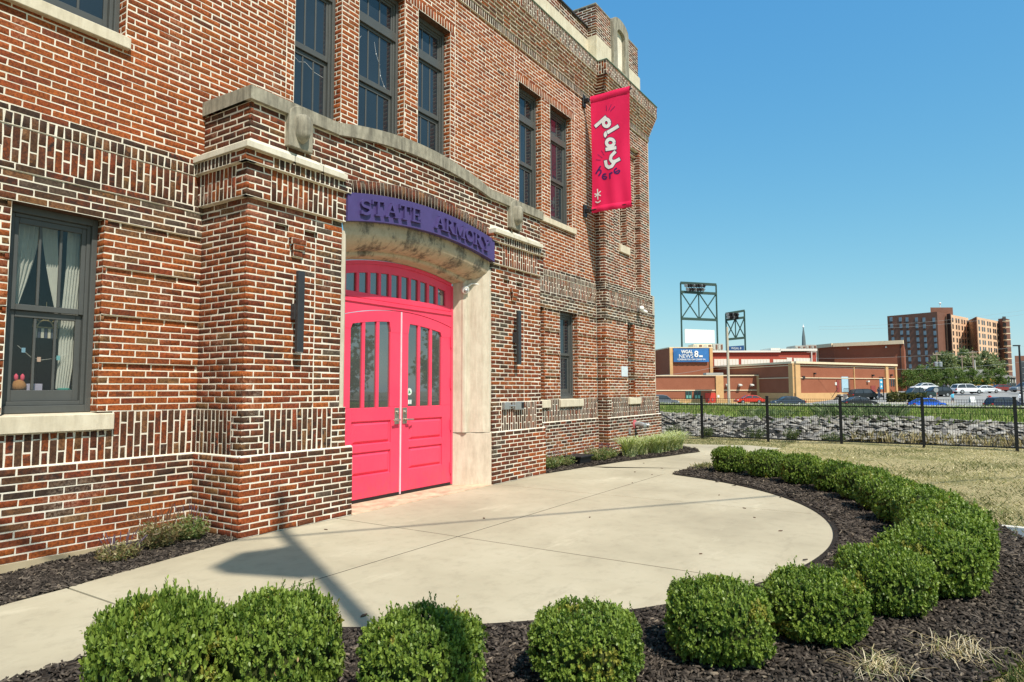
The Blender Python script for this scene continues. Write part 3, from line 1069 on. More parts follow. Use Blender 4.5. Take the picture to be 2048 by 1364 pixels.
mb.build('door_frame', M_PINK, building, bevel=.003)
# transom with ten lights
ttop = lambda x: arc_z(x, 88.6, 121.0, 44.55, 1.7)
tr = MB(U)
tr.box(88.0, 121.65, YD, YD + .6, 40.25, 41.4)
tr.box(88.0, 89.1, YD, YD + .6, 41.4, 45.6); tr.box(119.55, 121.65, YD, YD + .6, 41.4, 45.6)
xs = [89.1 + (119.55 - 89.1) * k / 10 for k in range(11)]
for x in xs[1:-1]:
    tr.box(x - .38, x + .38, YD, YD + .6, 41.4, ttop(x) + .05)
arcstrip(tr, 89.1, 119.55, ttop, lambda x: head(x) - .8, YD + .02, YD + .6)
for x0, x1 in ((88.0, 89.1), (119.55, 121.65)):
    arcstrip(tr, x0, x1, lambda x: 45.6, lambda x: head(x) - .8, YD, YD + .6, 3)
trans = tr.build('transom', M_PINK, building, bevel=.003)
for k in range(10):
    g = MB(U)
    a, b = xs[k] + (.38 if k else 0), xs[k + 1] - (.38 if k < 9 else 0)
    g.prism([(a, 41.4), (b, 41.4), (b, ttop(b)), ((a + b) / 2, ttop((a + b) / 2)), (a, ttop(a))], YD + .42, YD + .46)
    g.build('pane', M_GLASSD, trans)
def leaf(x0, x1, panes, pan, hx, hinge_x, seal):
    mb = MB(U)
    gz0 = 18.45
    ptop = lambda x: arc_z(x, 87.0, 122.6, 34.15, 2.1)
    g0, g1 = panes[0][0], panes[-1][1]
    mb.box(x0, g0, YD, YD + .75, gz0, 34.0); mb.box(g1, x1, YD, YD + .75, gz0, 34.0)
    arcstrip(mb, x0, x1, lambda x: (max(34.0, ptop(x)) if g0 <= x <= g1 else 34.0), dtop, YD, YD + .75, 40)
    for (a, b), (c, d) in zip(panes[:-1], panes[1:]):
        mb.box(b, c, YD + .05, YD + .7, gz0, ptop((b + c) / 2) + .03)
    # rails and stiles around the two lower panels
    p0, p1 = pan
    mb.box(x0, p0, YD, YD + .75, .75, gz0); mb.box(p1, x1, YD, YD + .75, .75, gz0)
    for za, zb in ((.75, 5.1), (9.75, 11.2), (15.8, gz0)):
        mb.box(p0, p1, YD, YD + .75, za, zb)
    lf = mb.build('door_leaf', M_PINK, building, bevel=.004)
    for za, zb in ((5.1, 9.75), (11.2, 15.8)):
        q = MB(U)
        i = q.add([(p0, YD + .30, za), (p1, YD + .30, za), (p1, YD + .30, zb), (p0, YD + .30, zb)])
        j = q.add([(p0 + .25, YD + .42, za + .25), (p1 - .25, YD + .42, za + .25), (p1 - .25, YD + .42, zb - .25), (p0 + .25, YD + .42, zb - .25)])
        l = q.add([(p0 + .85, YD + .02, za + .75), (p1 - .85, YD + .02, za + .75), (p1 - .85, YD + .02, zb - .75), (p0 + .85, YD + .02, zb - .75)])
        for k in range(4):
            m = (k + 1) % 4
            q.fa((i + k, i + m, j + m, j + k)); q.fa((j + k, j + m, l + m, l + k))
        q.fa((l, l + 1, l + 2, l + 3))
        q.build('raised_panel', M_PINK, lf, recalc=False)
    for a, b in panes:
        g = MB(U)
        g.prism([(a, gz0), (b, gz0), (b, ptop(b)), ((a + b) / 2, ptop((a + b) / 2)), (a, ptop(a))], YD + .4, YD + .44)
        g.build('pane', M_GLASSD, lf)
    h = MB(U)
    h.box(hx - .68, hx + .68, YD - .16, YD, 14.85, 18.25)
    h.lathe((hx + .1, YD - .16, 17.3), [(.34, 0), (.34, .28), (.2, .34)], 14, (0, -1, 0))
    s = -1 if seal > 0 else 1
    h.tube((hx, YD - .16, 15.75), (hx, YD - .95, 15.75), .22, .2, 10)
    h.tube((hx - .2 * s, YD - .85, 15.75), (hx + 1.9 * s, YD - .95, 15.72), .22, .17, 10)
    h.build('handle', M_NICKEL, lf, bevel=.002)
    for z in (4.0, 13.9, 23.5, 33.0) if hinge_x > 100 else ():
        h = MB(U)
        for k in range(5):
            h.tube((hinge_x, YD - .2, z - 1.2 + k * .5), (hinge_x, YD - .2, z - 1.2 + k * .5 + .45), .2, n=8)
        h.build('hinge', M_PINK, lf)
    b = MB(U); b.box(x0 + .1, x1 - .1, YD - .05, YD + .6, .14, .74); b.build('sweep', M_BLACK, lf)
    return lf
leaf(88.0, 104.55, [(90.5, 93.6), (94.4, 97.55), (98.35, 101.55)], (91.0, 101.9), 103.55, 87.6, 1)
lr = leaf(104.95, 121.65, [(107.05, 110.2), (111.0, 114.15), (115.0, 118.2)], (107.4, 118.6), 105.95, 121.55, -1)
mb = MB(U); mb.box(104.58, 104.92, YD - .12, YD + .5, .3, 38.5); mb.build('astragal', M_STRIP, building)
# stickers on the glass of the right leaf
mb = MB(U); mb.lathe((107.9, YD + .39, 21.6), [(.78, 0), (.78, .012)], 20, (0, -1, 0)); s_ = mb.build('sticker', simple('white_sticker', (.6, .68, .6), .5), lr)
s_['label'] = 'round white and green sticker'
mb = MB(U); mb.lathe((107.9, YD + .375, 21.5), [(.5, 0), (.5, .006)], 3, (0, -1, 0)); mb.build('sticker_mark', simple('green_print', (.05, .30, .12), .5), building)
mb = MB(U); mb.box(107.3, 108.7, YD + .36, YD + .39, 18.7, 20.1); s_ = mb.build('sticker', simple('dark_sticker', (.05, .12, .10), .5), lr)
s_['label'] = 'small square dark sticker'
mb = MB(U); mb.box(107.5, 107.95, YD + .345, YD + .36, 18.95, 19.85); mb.box(108.15, 108.55, YD + .345, YD + .36, 18.95, 19.85); mb.build('sticker_print', M_WHITE, building)

# ------------------------------------------------------------------ purple name board with raised letters
btop = arc_pts(81.5, 57.3, 127.6, 57.3, 2.45, 40); bbot = arc_pts(81.5, 52.15, 127.6, 52.15, 2.45, 40)
mb = MB(U)
YBD = -13.4
A = [(p[0], YBD, p[1]) for p in bbot]; B = [(p[0], YBD, p[1]) for p in btop]
mb.strip(A, B)
bk = lambda P: [(p[0], -12.2, p[2]) for p in P]
mb.strip(bk(A), A); mb.strip(B, bk(B))
mb.face([A[0], B[0], bk(B)[0], bk(A)[0]]); mb.face([A[-1], B[-1], bk(B)[-1], bk(A)[-1]])
board = mb.build('name_board', M_PURPLE, building)
board['label'] = 'arched purple board lettered STATE ARMORY'

def stroke_letter(ch):
    """serif capitals as strokes in a 1-high box: list of (points, width)"""
    T, N_ = .17, .085
    def arc(cx, cy, rx, ry, a0, a1, n=12):
        return [(cx + rx * math.cos(R(a0 + (a1 - a0) * k / n)), cy + ry * math.sin(R(a0 + (a1 - a0) * k / n))) for k in range(n + 1)]
    se = lambda x, y, w=.17: ([(x - w, y), (x + w, y)], N_)
    if ch == 'S': return .62, [(arc(.31, .73, .23, .21, 25, 270), T), (arc(.31, .28, .24, .22, 90, -160), T), ([(.53, .95), (.53, .74)], N_), ([(.06, .28), (.06, .05)], N_)]
    if ch == 'T': return .82, [([(.41, .04), (.41, .96)], T), ([(.06, .95), (.76, .95)], .1), ([(.07, .96), (.07, .72)], N_), ([(.75, .96), (.75, .72)], N_), se(.41, .04)]
    if ch == 'A': return .86, [([(.14, .05), (.43, .97)], N_), ([(.43, .97), (.70, .05)], T), ([(.25, .36), (.60, .36)], N_), se(.13, .04, .13), se(.72, .04, .15)]
    if ch == 'E': return .68, [([(.17, .03), (.17, .97)], T), ([(.04, .95), (.60, .95)], N_), ([(.04, .05), (.64, .05)], N_), ([(.2, .52), (.48, .52)], N_), ([(.60, .97), (.60, .76)], N_), ([(.63, .26), (.63, .03)], N_), ([(.47, .62), (.47, .42)], N_)]
    if ch == 'R': return .80, [([(.17, .03), (.17, .97)], T), ([(.04, .95), (.34, .95)], N_), (arc(.34, .73, .21, .22, 90, -90), T * .9), ([(.2, .51), (.36, .51)], N_), ([(.36, .5), (.66, .05)], T), se(.17, .04), se(.70, .04, .1)]
    if ch == 'M': return .98, [([(.15, .04), (.15, .96)], N_), ([(.17, .95), (.48, .12)], T), ([(.48, .12), (.80, .95)], N_), ([(.81, .04), (.81, .96)], T), se(.14, .04, .12), se(.81, .04, .16), ([(.02, .95), (.2, .95)], N_), ([(.78, .95), (.95, .95)], N_)]
    if ch == 'O': return .82, [(arc(.40, .5, .30, .42, 0, 360, 24), T)]
    if ch == 'Y': return .82, [([(.12, .96), (.41, .48)], T), ([(.41, .48), (.70, .96)], N_), ([(.41, .03), (.41, .5)], T), se(.41, .04), se(.12, .95, .12), se(.69, .95, .12)]
    return .45, []
def poly_slab(mb, pts, wd, yf, yb, rounded=False):
    """a stroke of constant width as mitred quads, front at yf, in (x,z)"""
    n = len(pts)
    L_, R_ = [], []
    for k in range(n):
        p = Vector(pts[k])
        d0 = (p - Vector(pts[k - 1])) if k else None
        d1 = (Vector(pts[k + 1]) - p) if k < n - 1 else None
        if k == 0 and (Vector(pts[0]) - Vector(pts[-1])).length < 1e-4: d0 = p - Vector(pts[-2])
        if k == n - 1 and (Vector(pts[0]) - Vector(pts[-1])).length < 1e-4: d1 = Vector(pts[1]) - p
        d = ((d0.normalized() if d0 else Vector((0, 0))) + (d1.normalized() if d1 else Vector((0, 0))))
        d.normalize()
        nn = Vector((-d.y, d.x))
        L_.append(p + nn * wd / 2); R_.append(p - nn * wd / 2)
    A = [(p.x, yf, p.y) for p in L_]; B = [(p.x, yf, p.y) for p in R_]
    A2 = [(p.x, yb, p.y) for p in L_]; B2 = [(p.x, yb, p.y) for p in R_]
    mb.strip(A, B); mb.strip(A2, A); mb.strip(B, B2)
    mb.face([A[0], A2[0], B2[0], B[0]]); mb.face([A[-1], B[-1], B2[-1], A2[-1]])
def board_mid(x): return (arc_z(x, 81.5, 127.6, 57.3, 2.45) + arc_z(x, 81.5, 127.6, 52.15, 2.45)) / 2
LH = 2.95
def word(txt, xa, xb):
    ws = [stroke_letter(c) for c in txt]
    tot = sum(a for a, _ in ws)
    xs_ = (xb - xa) / tot
    x = xa
    for c, (a, st) in zip(txt, ws):
        mb = MB(U)
        for k, (pts, wd) in enumerate(st):
            P = []
            for px, pz in pts:
                X = x + px * xs_
                # letters follow the bend of the board
                P.append((X, board_mid(X) - LH / 2 + pz * LH))
            poly_slab(mb, P, wd * 3.1, YBD - .5 - .006 * k, YBD + .02)
        if st:
            o = mb.build('letter', M_PURPLE, board)
        x += a * xs_
word('STATE', 84.2, 100.9)
word('ARMORY', 105.2, 125.4)

# ------------------------------------------------------------------ corner tower
YT = -3.4
TX0, TX1 = 209.7, 256.0
TU1 = 252.0
# plinth, band and rusticated storey
wall(O(YT - .6), XF, NF, TX0 - .0, 260.6, -.5, 12, zone_plinth_main, h=1.0, corner0=('tp', 0), corner1=('tp1', 0))
wall(OX(TX0 + .0), YS, NL, YT - .6, -.3, -.5, 12, zone_plinth_main, phase=1.775, corner0=('tp', 0))
MORT.face([(TX0, YT - .62, 11.96), (260.6, YT - .62, 11.96), (260.6, YT - .2, 12.22), (TX0, YT - .2, 12.22)])
wall(O(YT - .2), XF, NF, TX0 + .3, TX0 + 3.9, 12, 19, zone_band, L=3.4, corner0=('tb', 0))
soldiers(O(YT - .2), XF, NF, TX0 + 3.9, 255.5, 12, 19, zone_band, holes=[(229, 239.1, 16.4, 19)])
wall(O(YT - .2), XF, NF, 255.5, 258.8, 12, 19, zone_band, L=2.6, corner1=('tb1', 0))
wall(OX(TX0 + .3), YS, NL, YT - .2, .1, 12, 19, zone_band, phase=1.775, corner0=('tb', 0))
TW = (228.8, 234.9, 19, 47)
mortar(O(YT + .42), XF, NF, TX0 + .4, 255.9, 19, 47, [TW])
mortar(OX(TX0 + .9), YS, NL, YT + .4, .5, 19, 47)
z = 19
while z < 46.5:
    for s0, s1 in ((TX0 + .3, TW[0]), (TW[1], 255.9)):
        mortar(O(YT), XF, NF, s0, s1, z + .02, z + 5.98)
        MORT.face([(s0, YT, z + 5.98), (s1, YT, z + 5.98), (s1, YT + .45, z + 6), (s0, YT + .45, z + 6)])
        MORT.face([(s0, YT + .45, z), (s1, YT + .45, z), (s1, YT, z + .02), (s0, YT, z + .02)])
        courses(O(YT), XF, NF, s0, s1, z, z + 6, zone_rust, odd=z, phase=.2, corner0=('tr', s0, z), corner1=('tr1', s1, z))
        if z + 6 < 47: courses(O(YT + .42), XF, NF, s0 + .5, s1, z + 6, z + 7, zone_rust, phase=1.5)
    mortar(OX(TX0 + .3), YS, NL, YT, .1, z + .02, z + 5.98)
    MORT.face([(TX0 + .3, YT, z + 5.98), (TX0 + .3, .1, z + 5.98), (TX0 + .95, .1, z + 6), (TX0 + .95, YT, z + 6)])
    courses(OX(TX0 + .3), YS, NL, YT, .1, z, z + 6, zone_rust, odd=z + 1, corner0=('tr', TX0 + .3, z))
    courses(OX(TX0 + .9), YS, NL, YT + .5, .4, z + 6, z + 7, zone_rust)
    wall(OX(TW[1]), YS, NL, YT, YT + 3.6, z, z + 6.5, zone_rust, corner0=('tr', TW[1], z))
    z += 7
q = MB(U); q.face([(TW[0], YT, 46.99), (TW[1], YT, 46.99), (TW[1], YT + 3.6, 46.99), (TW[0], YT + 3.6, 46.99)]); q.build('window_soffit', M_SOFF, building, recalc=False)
mortar(OX(TW[0]), YS, NR, YT, YT + 3.6, 19, 47)
window(TW, YT + 2.4, False)
sill(228.0, 239.1, YT - .9, YT + 2.6, 16.45, 19)
wall(O(YT), XF, NF, TX0 + .3, 255.9, 47, 51, zone_head, corner0=('th', 0), corner1=('th1', 0))
wall(OX(TX0 + .3), YS, NL, YT, .1, 47, 51, zone_head, phase=1.775, corner0=('th', 0))
wall(O(YT - .2), XF, NF, TX0 + .1, 256.1, 51, 52, zone_head, corner0=('ti', 0))
wall(OX(TX0 + .1), YS, NL, YT - .2, .1, 51, 52, zone_head, phase=1.775, corner0=('ti', 0))
wall(O(YT - .1), XF, NF, TX0 + .1, TX0 + 3.3, 52, 57, zone_band, L=3.2, corner0=('tj', 0))
soldiers(O(YT - .1), XF, NF, TX0 + 3.3, 251, 52, 57, zone_band, 'stag5')
wall(O(YT - .1), XF, NF, 251, 254, 52, 57, zone_band, L=2.6, corner1=('tj1', 0))
wall(OX(TX0 + .1), YS, NL, YT - .1, .1, 52, 57, zone_band, L=2.2, corner0=('tj', 0))
wall(O(YT - .3), XF, NF, TX0 - .1, 254.2, 57, 59.6, zone_hdr, h=.87)
wall(OX(TX0 - .1), YS, NL, YT - .3, .1, 57, 59.6, zone_hdr, h=.87)
MORT.face([(TX0, YT - .3, 59.6), (254, YT - .3, 59.6), (254, YT + 3, 59.7), (TX0, YT + 3, 59.7)])
# shaft: two corner piers, the middle set back with a slit and its stone sill
YM = -1.0
mort_h = 122.7
wall(O(YT), XF, NF, TX0, 218.0, 59.6, mort_h, zone_tower, corner0=('ts', 0), corner1=('ts0', 0))
wall(OX(TX0), YS, NL, YT, .1, 59.6, mort_h, zone_tower, phase=1.775, corner0=('ts', 0))
wall(OX(218.0), YS, NR, YT, YM, 59.6, mort_h, zone_tower)
SL = (228.6, 234.6, 76.2, 116)
wall(O(YM), XF, NF, 218.0, 242.6, 59.6, mort_h, zone_tower, holes=[SL], corner0=None)
wall(OX(SL[1]), YS, NL, YM, YM + 2.6, SL[2], SL[3], zone_tower, corner0=('sl', 0))
wall(O(YM + 2.6), XF, NF, SL[0], SL[1], SL[2], SL[3], zone_tower)
mb = MB(U); mb.box(227.4, 236.4, YM - .9, YM + 2, 73.3, 76.2); stone('stone_sill', mb)
wall(O(YT), XF, NF, 242.6, TU1, 59.6, mort_h, zone_tower, corner0=('tt', 0), corner1=('tt1', 0))
wall(OX(242.6), YS, NL, YT, YM, 59.6, mort_h, zone_tower, phase=1.775, corner0=('tt', 0))
for x, za, zb in ((TU1, 59.6, 137), (255.9, 19, 59.6), (258.8, 12, 19), (260.6, -.5, 12)):
    mortar(OX(x), YS, NR, YT - .3, 60, za, zb)
wall(O(-2.2), XF, NF, 218.0, 242.6, 113.5, 115.5, zone_corb); MORT.face([(218, -2.2, 113.5), (242.6, -2.2, 113.5), (242.6, -1, 113.5), (218, -1, 113.5)])
wall(O(YT + .02), XF, NF, 218.0, 242.6, 115.5, mort_h, zone_corb); MORT.face([(218, YT, 115.5), (242.6, YT, 115.5), (242.6, -2.2, 115.5), (218, -2.2, 115.5)])
cornice(YT, TX0, TU1, True, .5)
mb = MB(U); mb.box(TX0 - 3.4, TU1 + 3.4, YT - 3.45, 4, 137.6, 137.9); stone('cornice_flashing', mb, M_FLASH)
# attic block of the tower
YA = -1.2
BX0, BX1 = 209.7, 249.4
for a, b in ((BX0 - .3, 222.0), (236.4, BX1 + .6)):
    mb = MB(U); mb.box(a, b, YA - .35, 8, 137.9, 149.4); stone('attic_stone', mb)
wall(O(YA), XF, NF, BX0, 222.0, 149.4, 161.0, zone_ppar, corner0=('ta', 0))
wall(O(YA), XF, NF, 236.4, BX1 - .8, 149.4, 161.0, zone_ppar, corner1=('ta1', 0))
wall(OX(BX0), YS, NL, YA, 8, 149.4, 161.0, zone_ppar, phase=1.775, corner0=('ta', 0))
mortar(OX(BX1 - .8), YS, NR, YA, 8, 149.4, 161)
mb = MB(U); mb.box(BX0 + .05, BX1 - .85, YA + .05, 12, 137.9, 161.0)
mb.build('attic_core', M_MORTAR, building)
mb = MB(U)
mb.box(BX0 - .2, BX1 - .6, YA - .12, 8.2, 161.0, 161.6)
stone('coping_stone', mb, M_STONEW)
# niche stone with a round head and a sunk panel
m = (222.0 + 236.4) / 2
hw = 7.1
outer = [(m - hw, 137.9), (m - hw, 160.4)] + [(m + hw * -math.cos(t), 160.4 + 3.4 * math.sin(t)) for t in [math.pi * k / 14 for k in range(1, 14)]] + [(m + hw, 160.4), (m + hw, 137.9)]
iw = 3.6
inner = [(m - iw, 143.5), (m - iw, 157.6)] + [(m + iw * -math.cos(t), 157.6 + 2.0 * math.sin(t)) for t in [math.pi * k / 14 for k in range(1, 14)]] + [(m + iw, 157.6), (m + iw, 143.5)]
mb = MB(U)
n = len(outer)
yf, yb, yi = YA - 1.3, YA + 2, YA + .3
mb.strip([(p[0], yf, p[1]) for p in outer], [(p[0], yf, p[1]) for p in inner])
mb.face([(outer[0][0], yf, outer[0][1]), (inner[0][0], yf, inner[0][1]), (inner[-1][0], yf, inner[-1][1]), (outer[-1][0], yf, outer[-1][1])])
mb.strip([(p[0], yf, p[1]) for p in inner], [(p[0], yi, p[1]) for p in inner])
mb.face([(inner[0][0], yf, 143.5), (inner[-1][0], yf, 143.5), (inner[-1][0], yi, 143.5), (inner[0][0], yi, 143.5)])
mb.face([(p[0], yi, p[1]) for p in inner])
mb.strip([(p[0], yb, p[1]) for p in outer], [(p[0], yf, p[1]) for p in outer])
mb.build('niche_stone', M_STONEW, building)

# ------------------------------------------------------------------ foundation, mortar, soffits
for a, b in ((XL, PX0), (PX1, XT)):
    mb = MB(U); mb.box(a, b, -.62, .3, -3.0, -.02); mb.build('foundation', M_FOUND, building)
MORT.build('mortar', M_MORTAR, building, recalc=False)

# ------------------------------------------------------------------ lay the bricks
Cn = np.array([b[0] for b in BR]); Uv = np.array([b[1] for b in BR], float); Nv = np.array([b[2] for b in BR], float)
HU = np.array([b[3] for b in BR]); HV = np.array([b[4] for b in BR]); PR = np.array([b[5] for b in BR]); DP = np.array([b[6] for b in BR])
CC = np.array([b[7] for b in BR])
# which show largest from where the photograph was taken
W_ = Cn * U + Nv * (PR * U)[:, None]
rel = W_ - np.array(CAMP)
fwd = np.array(_fwd); rgt = np.array(RT); upv = np.cross(rgt, fwd)
dz = rel @ fwd; px = rel @ rgt / dz * 1325.88 + 1024; py = 682 - rel @ upv / dz * 1325.88
facing = -(rel * Nv).sum(1) / np.linalg.norm(rel, axis=1)
area = HU * HV / dz ** 2 * facing
vis = (dz > .5) & (px > 5) & (px < 2043) & (py > 5) & (py < 1359) & (facing > .05)
# hidden behind the pavilion's left face
vis &= ~((np.abs(Cn[:, 1]) < 6) & (Cn[:, 0] > 62) & (Cn[:, 0] < 152) & (Cn[:, 2] < 70))
area = np.where(vis, area, 0)
order = np.argsort(-area)
singles = order[:300]
rest = order[300:]
def brick_mesh(idx, name):
    n = len(idx)
    u, nn, hu, hv, pr, dp, c = Uv[idx], Nv[idx], HU[idx], HV[idx], PR[idx], DP[idx], Cn[idx]
    up = np.array([0, 0, 1.0])
    ch = .05
    V = np.zeros((n, 12, 3))
    r_ = lambda s: rng.normal(0, s, n)
    for k, (sa, sb) in enumerate(((-1, -1), (1, -1), (1, 1), (-1, 1))):
        ja, jb = r_(.045), r_(.032)
        # worn front edge, arris, back
        V[:, k] = c + u * ((hu - ch * 1.2) * sa + ja)[:, None] + up * ((hv - ch) * sb + jb)[:, None] + nn * pr[:, None]
        V[:, 4 + k] = c + u * (hu * sa + ja)[:, None] + up * (hv * sb + jb)[:, None] + nn * (pr - .045)[:, None]
        V[:, 8 + k] = c + u * (hu * sa)[:, None] + up * (hv * sb)[:, None] - nn * dp[:, None]
    F = []
    F.append((0, 1, 2, 3))
    for k in range(4):
        m = (k + 1) % 4
        F.append((4 + k, 4 + m, m, k)); F.append((8 + k, 8 + m, 4 + m, 4 + k))
    F = np.array(F)
    # u x up must point along n, otherwise turn the faces round
    flip = (np.cross(u, up) * nn).sum(1) < 0
    FF = np.where(flip[:, None, None], F[None, :, ::-1], F[None]) + (np.arange(n) * 12)[:, None, None]
    col = np.repeat(CC[idx], 12, axis=0)
    return np_mesh(name, V.reshape(-1, 3) * U, FF.reshape(-1, 4), col)
me = brick_mesh(rest, 'brickwork')
bw = link('brickwork', me, M_BRICK, building)
tag(bw, kind='stuff')
me = np_mesh('arch_brick', ARCH_RING[0], ARCH_RING[1], ARCH_RING[2])
ab = link('arch_brickwork', me, M_BRICK, building)
tag(ab, kind='stuff')
# five worn brick shapes shared by the ones set singly
unit = []
for s in range(5):
    bm = bmesh.new()
    bmesh.ops.create_cube(bm, size=2.0)
    for v in bm.verts:
        v.co.x += random.uniform(-.012, .012); v.co.z += random.uniform(-.05, .05)
    bmesh.ops.bevel(bm, geom=list(bm.edges), offset=.07, segments=1, affect='EDGES')
    m_ = bpy.data.meshes.new('brick')
    bm.to_mesh(m_); bm.free()
    m_.materials.append(M_BRICKO)
    unit.append(m_)
for i in singles:
    o = bpy.data.objects.new('brick', random.choice(unit))
    COL.objects.link(o)
    o.parent = building
    o.matrix_parent_inverse = PINV[building.name]
    d = DP[i]; pr_ = PR[i]
    cc = Cn[i] + Nv[i] * (pr_ - d) / 2
    o.location = cc * U
    o.scale = (HU[i] * U, (d + pr_) / 2 * U, HV[i] * U)
    o.rotation_euler = (0, 0, math.atan2(Uv[i][1], Uv[i][0]))
    o.color = tuple(float(x) for x in CC[i])
# ================================================================== ground, paving, beds
def structure(o): return tag(o, kind='structure')
RC, CX, CY = 4.63, 6.89, -1.25
RO = 6.28
# lawn ground near the building, up to the foot of the stone bank
mb = MB()
def lawn_z(x, y): return -.012 - .05 * max(0, (x - 19.0) / 2) * 0
gx = np.concatenate([np.linspace(-60, -4, 8), np.linspace(-3, 21.2, 60)]); gy = np.concatenate([np.linspace(-60, -15, 8), np.linspace(-14, 4, 40), np.linspace(6, 60, 8)])
V, F = [], []
for i, x in enumerate(gx):
    for j, y in enumerate(gy):
        d = math.hypot(x - CX, y - CY)
        z = -.016
        if d > RO + .1: z += .02 * math.sin(x * 1.3 + y) * .5 + .012 * math.sin(y * 2.1 - x * .7)
        z = min(z, -.012) if d < RO + 1.0 or y > -4 else z
        if x < 4.5 and y > -1.6: z = -.2
        V.append((x, y, z))
ny = len(gy)
for i in range(len(gx) - 1):
    for j in range(ny - 1):
        F.append((i * ny + j, (i + 1) * ny + j, (i + 1) * ny + j + 1, i * ny + j + 1))
def lawn_mat():
    m, nt, b = new_mat('dry_lawn')
    f = noise(nt, .7, 5, .65); g = noise(nt, 16, 6, .8, stretch=(1, 2.2, 1)); h = noise(nt, 60, 4, .8)
    c = ramp(nt, g, [(.3, (.26, .215, .10)), (.55, (.52, .43, .225)), (.75, (.62, .53, .30))])
    c = mixc(nt, ramp(nt, f, [(.44, (0, 0, 0)), (.62, (.75, .75, .75))]), c, ramp(nt, g, [(.3, (.085, .10, .03)), (.7, (.24, .23, .085))]))
    c = mixc(nt, ramp(nt, h, [(.3, (.6, .6, .6)), (.5, (0, 0, 0))]), c, (.12, .09, .045))
    nt.links.new(c, b.inputs['Base Color'])
    b.inputs['Roughness'].default_value = .95
    setspec(b, .05)
    bump(nt, b, g, .8, .05)
    return m
M_LAWN = lawn_mat()
structure(link('lawn', np_mesh('lawn', V, F, smooth=True), M_LAWN))

def mulch_mat():
    m, nt, b = new_mat('mulch_ground')
    g = noise(nt, 34, 6, .8); h = noise(nt, 90, 4, .7)
    c = ramp(nt, g, [(.35, (.018, .014, .012)), (.6, (.07, .057, .047)), (.75, (.14, .12, .10))])
    nt.links.new(c, b.inputs['Base Color'])
    b.inputs['Roughness'].default_value = .95
    setspec(b, .1)
    bump(nt, b, h, 1.0, .03)
    return m
M_MULCH = mulch_mat()

def poly_sheet(name, poly, z, mat, thick=.0):
    mb = MB()
    if thick: mb.prism(poly, z - thick, z, 'z')
    else: mb.face([(x, y, z) for x, y in poly])
    o = mb.build(name, mat)
    return o
def bed_ring(a0, a1, r0, r1, n):
    A = [(CX + r0 * math.cos(R(a0 + (a1 - a0) * k / n)), CY + r0 * math.sin(R(a0 + (a1 - a0) * k / n))) for k in range(n + 1)]
    B = [(CX + r1 * math.cos(R(a0 + (a1 - a0) * k / n)), CY + r1 * math.sin(R(a0 + (a1 - a0) * k / n))) for k in range(n + 1)]
    return A, B
# curved bed round the patio: its ends are cut by the walks at y = -2.75
def in_bed(x, y):
    d = math.hypot(x - CX, y - CY)
    edge = -2.76 - (max(0, x - 12.4) * .2)
    return RC + .01 < d < RO and y < edge
mb = MB()
A, B = bed_ring(-164.5, -13.8, RC - .05, RO, 90)
def cutrow(a, b):
    # clip the radial line a->b to y < -2.76
    out = []
    for p in (a, b):
        out.append(p)
    (x0, y0), (x1, y1) = a, b
    lim = -2.75
    if y0 > lim and y1 > lim: return None
    if y0 > lim: t = (lim - y0) / (y1 - y0); a = (x0 + (x1 - x0) * t, lim)
    if y1 > lim: t = (lim - y0) / (y1 - y0); b = (x0 + (x1 - x0) * t, lim)
    return a, b
rows = [r for r in (cutrow(a, b) for a, b in zip(A, B)) if r]
mb.strip([(a[0], a[1], .012) for a, b in rows], [(b[0], b[1], .006) for a, b in rows])
structure(mb.build('mulch_bed', M_MULCH))
LBED = [(-10, -2.42), (2.01, -1.27), (2.44, -1.21), (4.12, -.86), (4.12, -.03), (-10, -.03)]
RBED = [(10.22, -.88), (11.34, -1.02), (12.75, -1.22), (14.06, -1.59), (14.98, -1.76), (15.5, -1.9), (16.4, -1.55), (16.95, -.9), (17.0, -.3), (10.22, -.03)]
def inpoly(p, poly):
    x, y = p; c = False
    for (x0, y0), (x1, y1) in zip(poly, poly[1:] + poly[:1]):
        if (y0 > y) != (y1 > y) and x < (x1 - x0) * (y - y0) / (y1 - y0) + x0: c = not c
    return c
def lbed_z(x, y): return -.006 - .10 * min(1, max(0, (3.9 - x) / 1.9)) * min(1, max(0, (y + 1.15) / 1.0))
mb = MB()
def lbed_edge(x): return -1.27 - .0957 * (2.01 - x) if x < 2.01 else -1.27 + .14 * (x - 2.01) if x < 2.44 else -1.21 + .2083 * (x - 2.44)
bx = list(np.linspace(-10, 1, 6)) + list(np.linspace(1.2, 4.12, 24))
for a, b in zip(bx[:-1], bx[1:]):
    mb.strip([(a, lbed_edge(a) * (1 - t) - .03 * t, lbed_z(a, lbed_edge(a) * (1 - t) - .03 * t)) for t in np.linspace(0, 1, 7)], [(b, lbed_edge(b) * (1 - t) - .03 * t, lbed_z(b, lbed_edge(b) * (1 - t) - .03 * t)) for t in np.linspace(0, 1, 7)])
structure(mb.build('mulch_bed', M_MULCH, recalc=False))
structure(poly_sheet('mulch_bed', RBED, .004, M_MULCH))

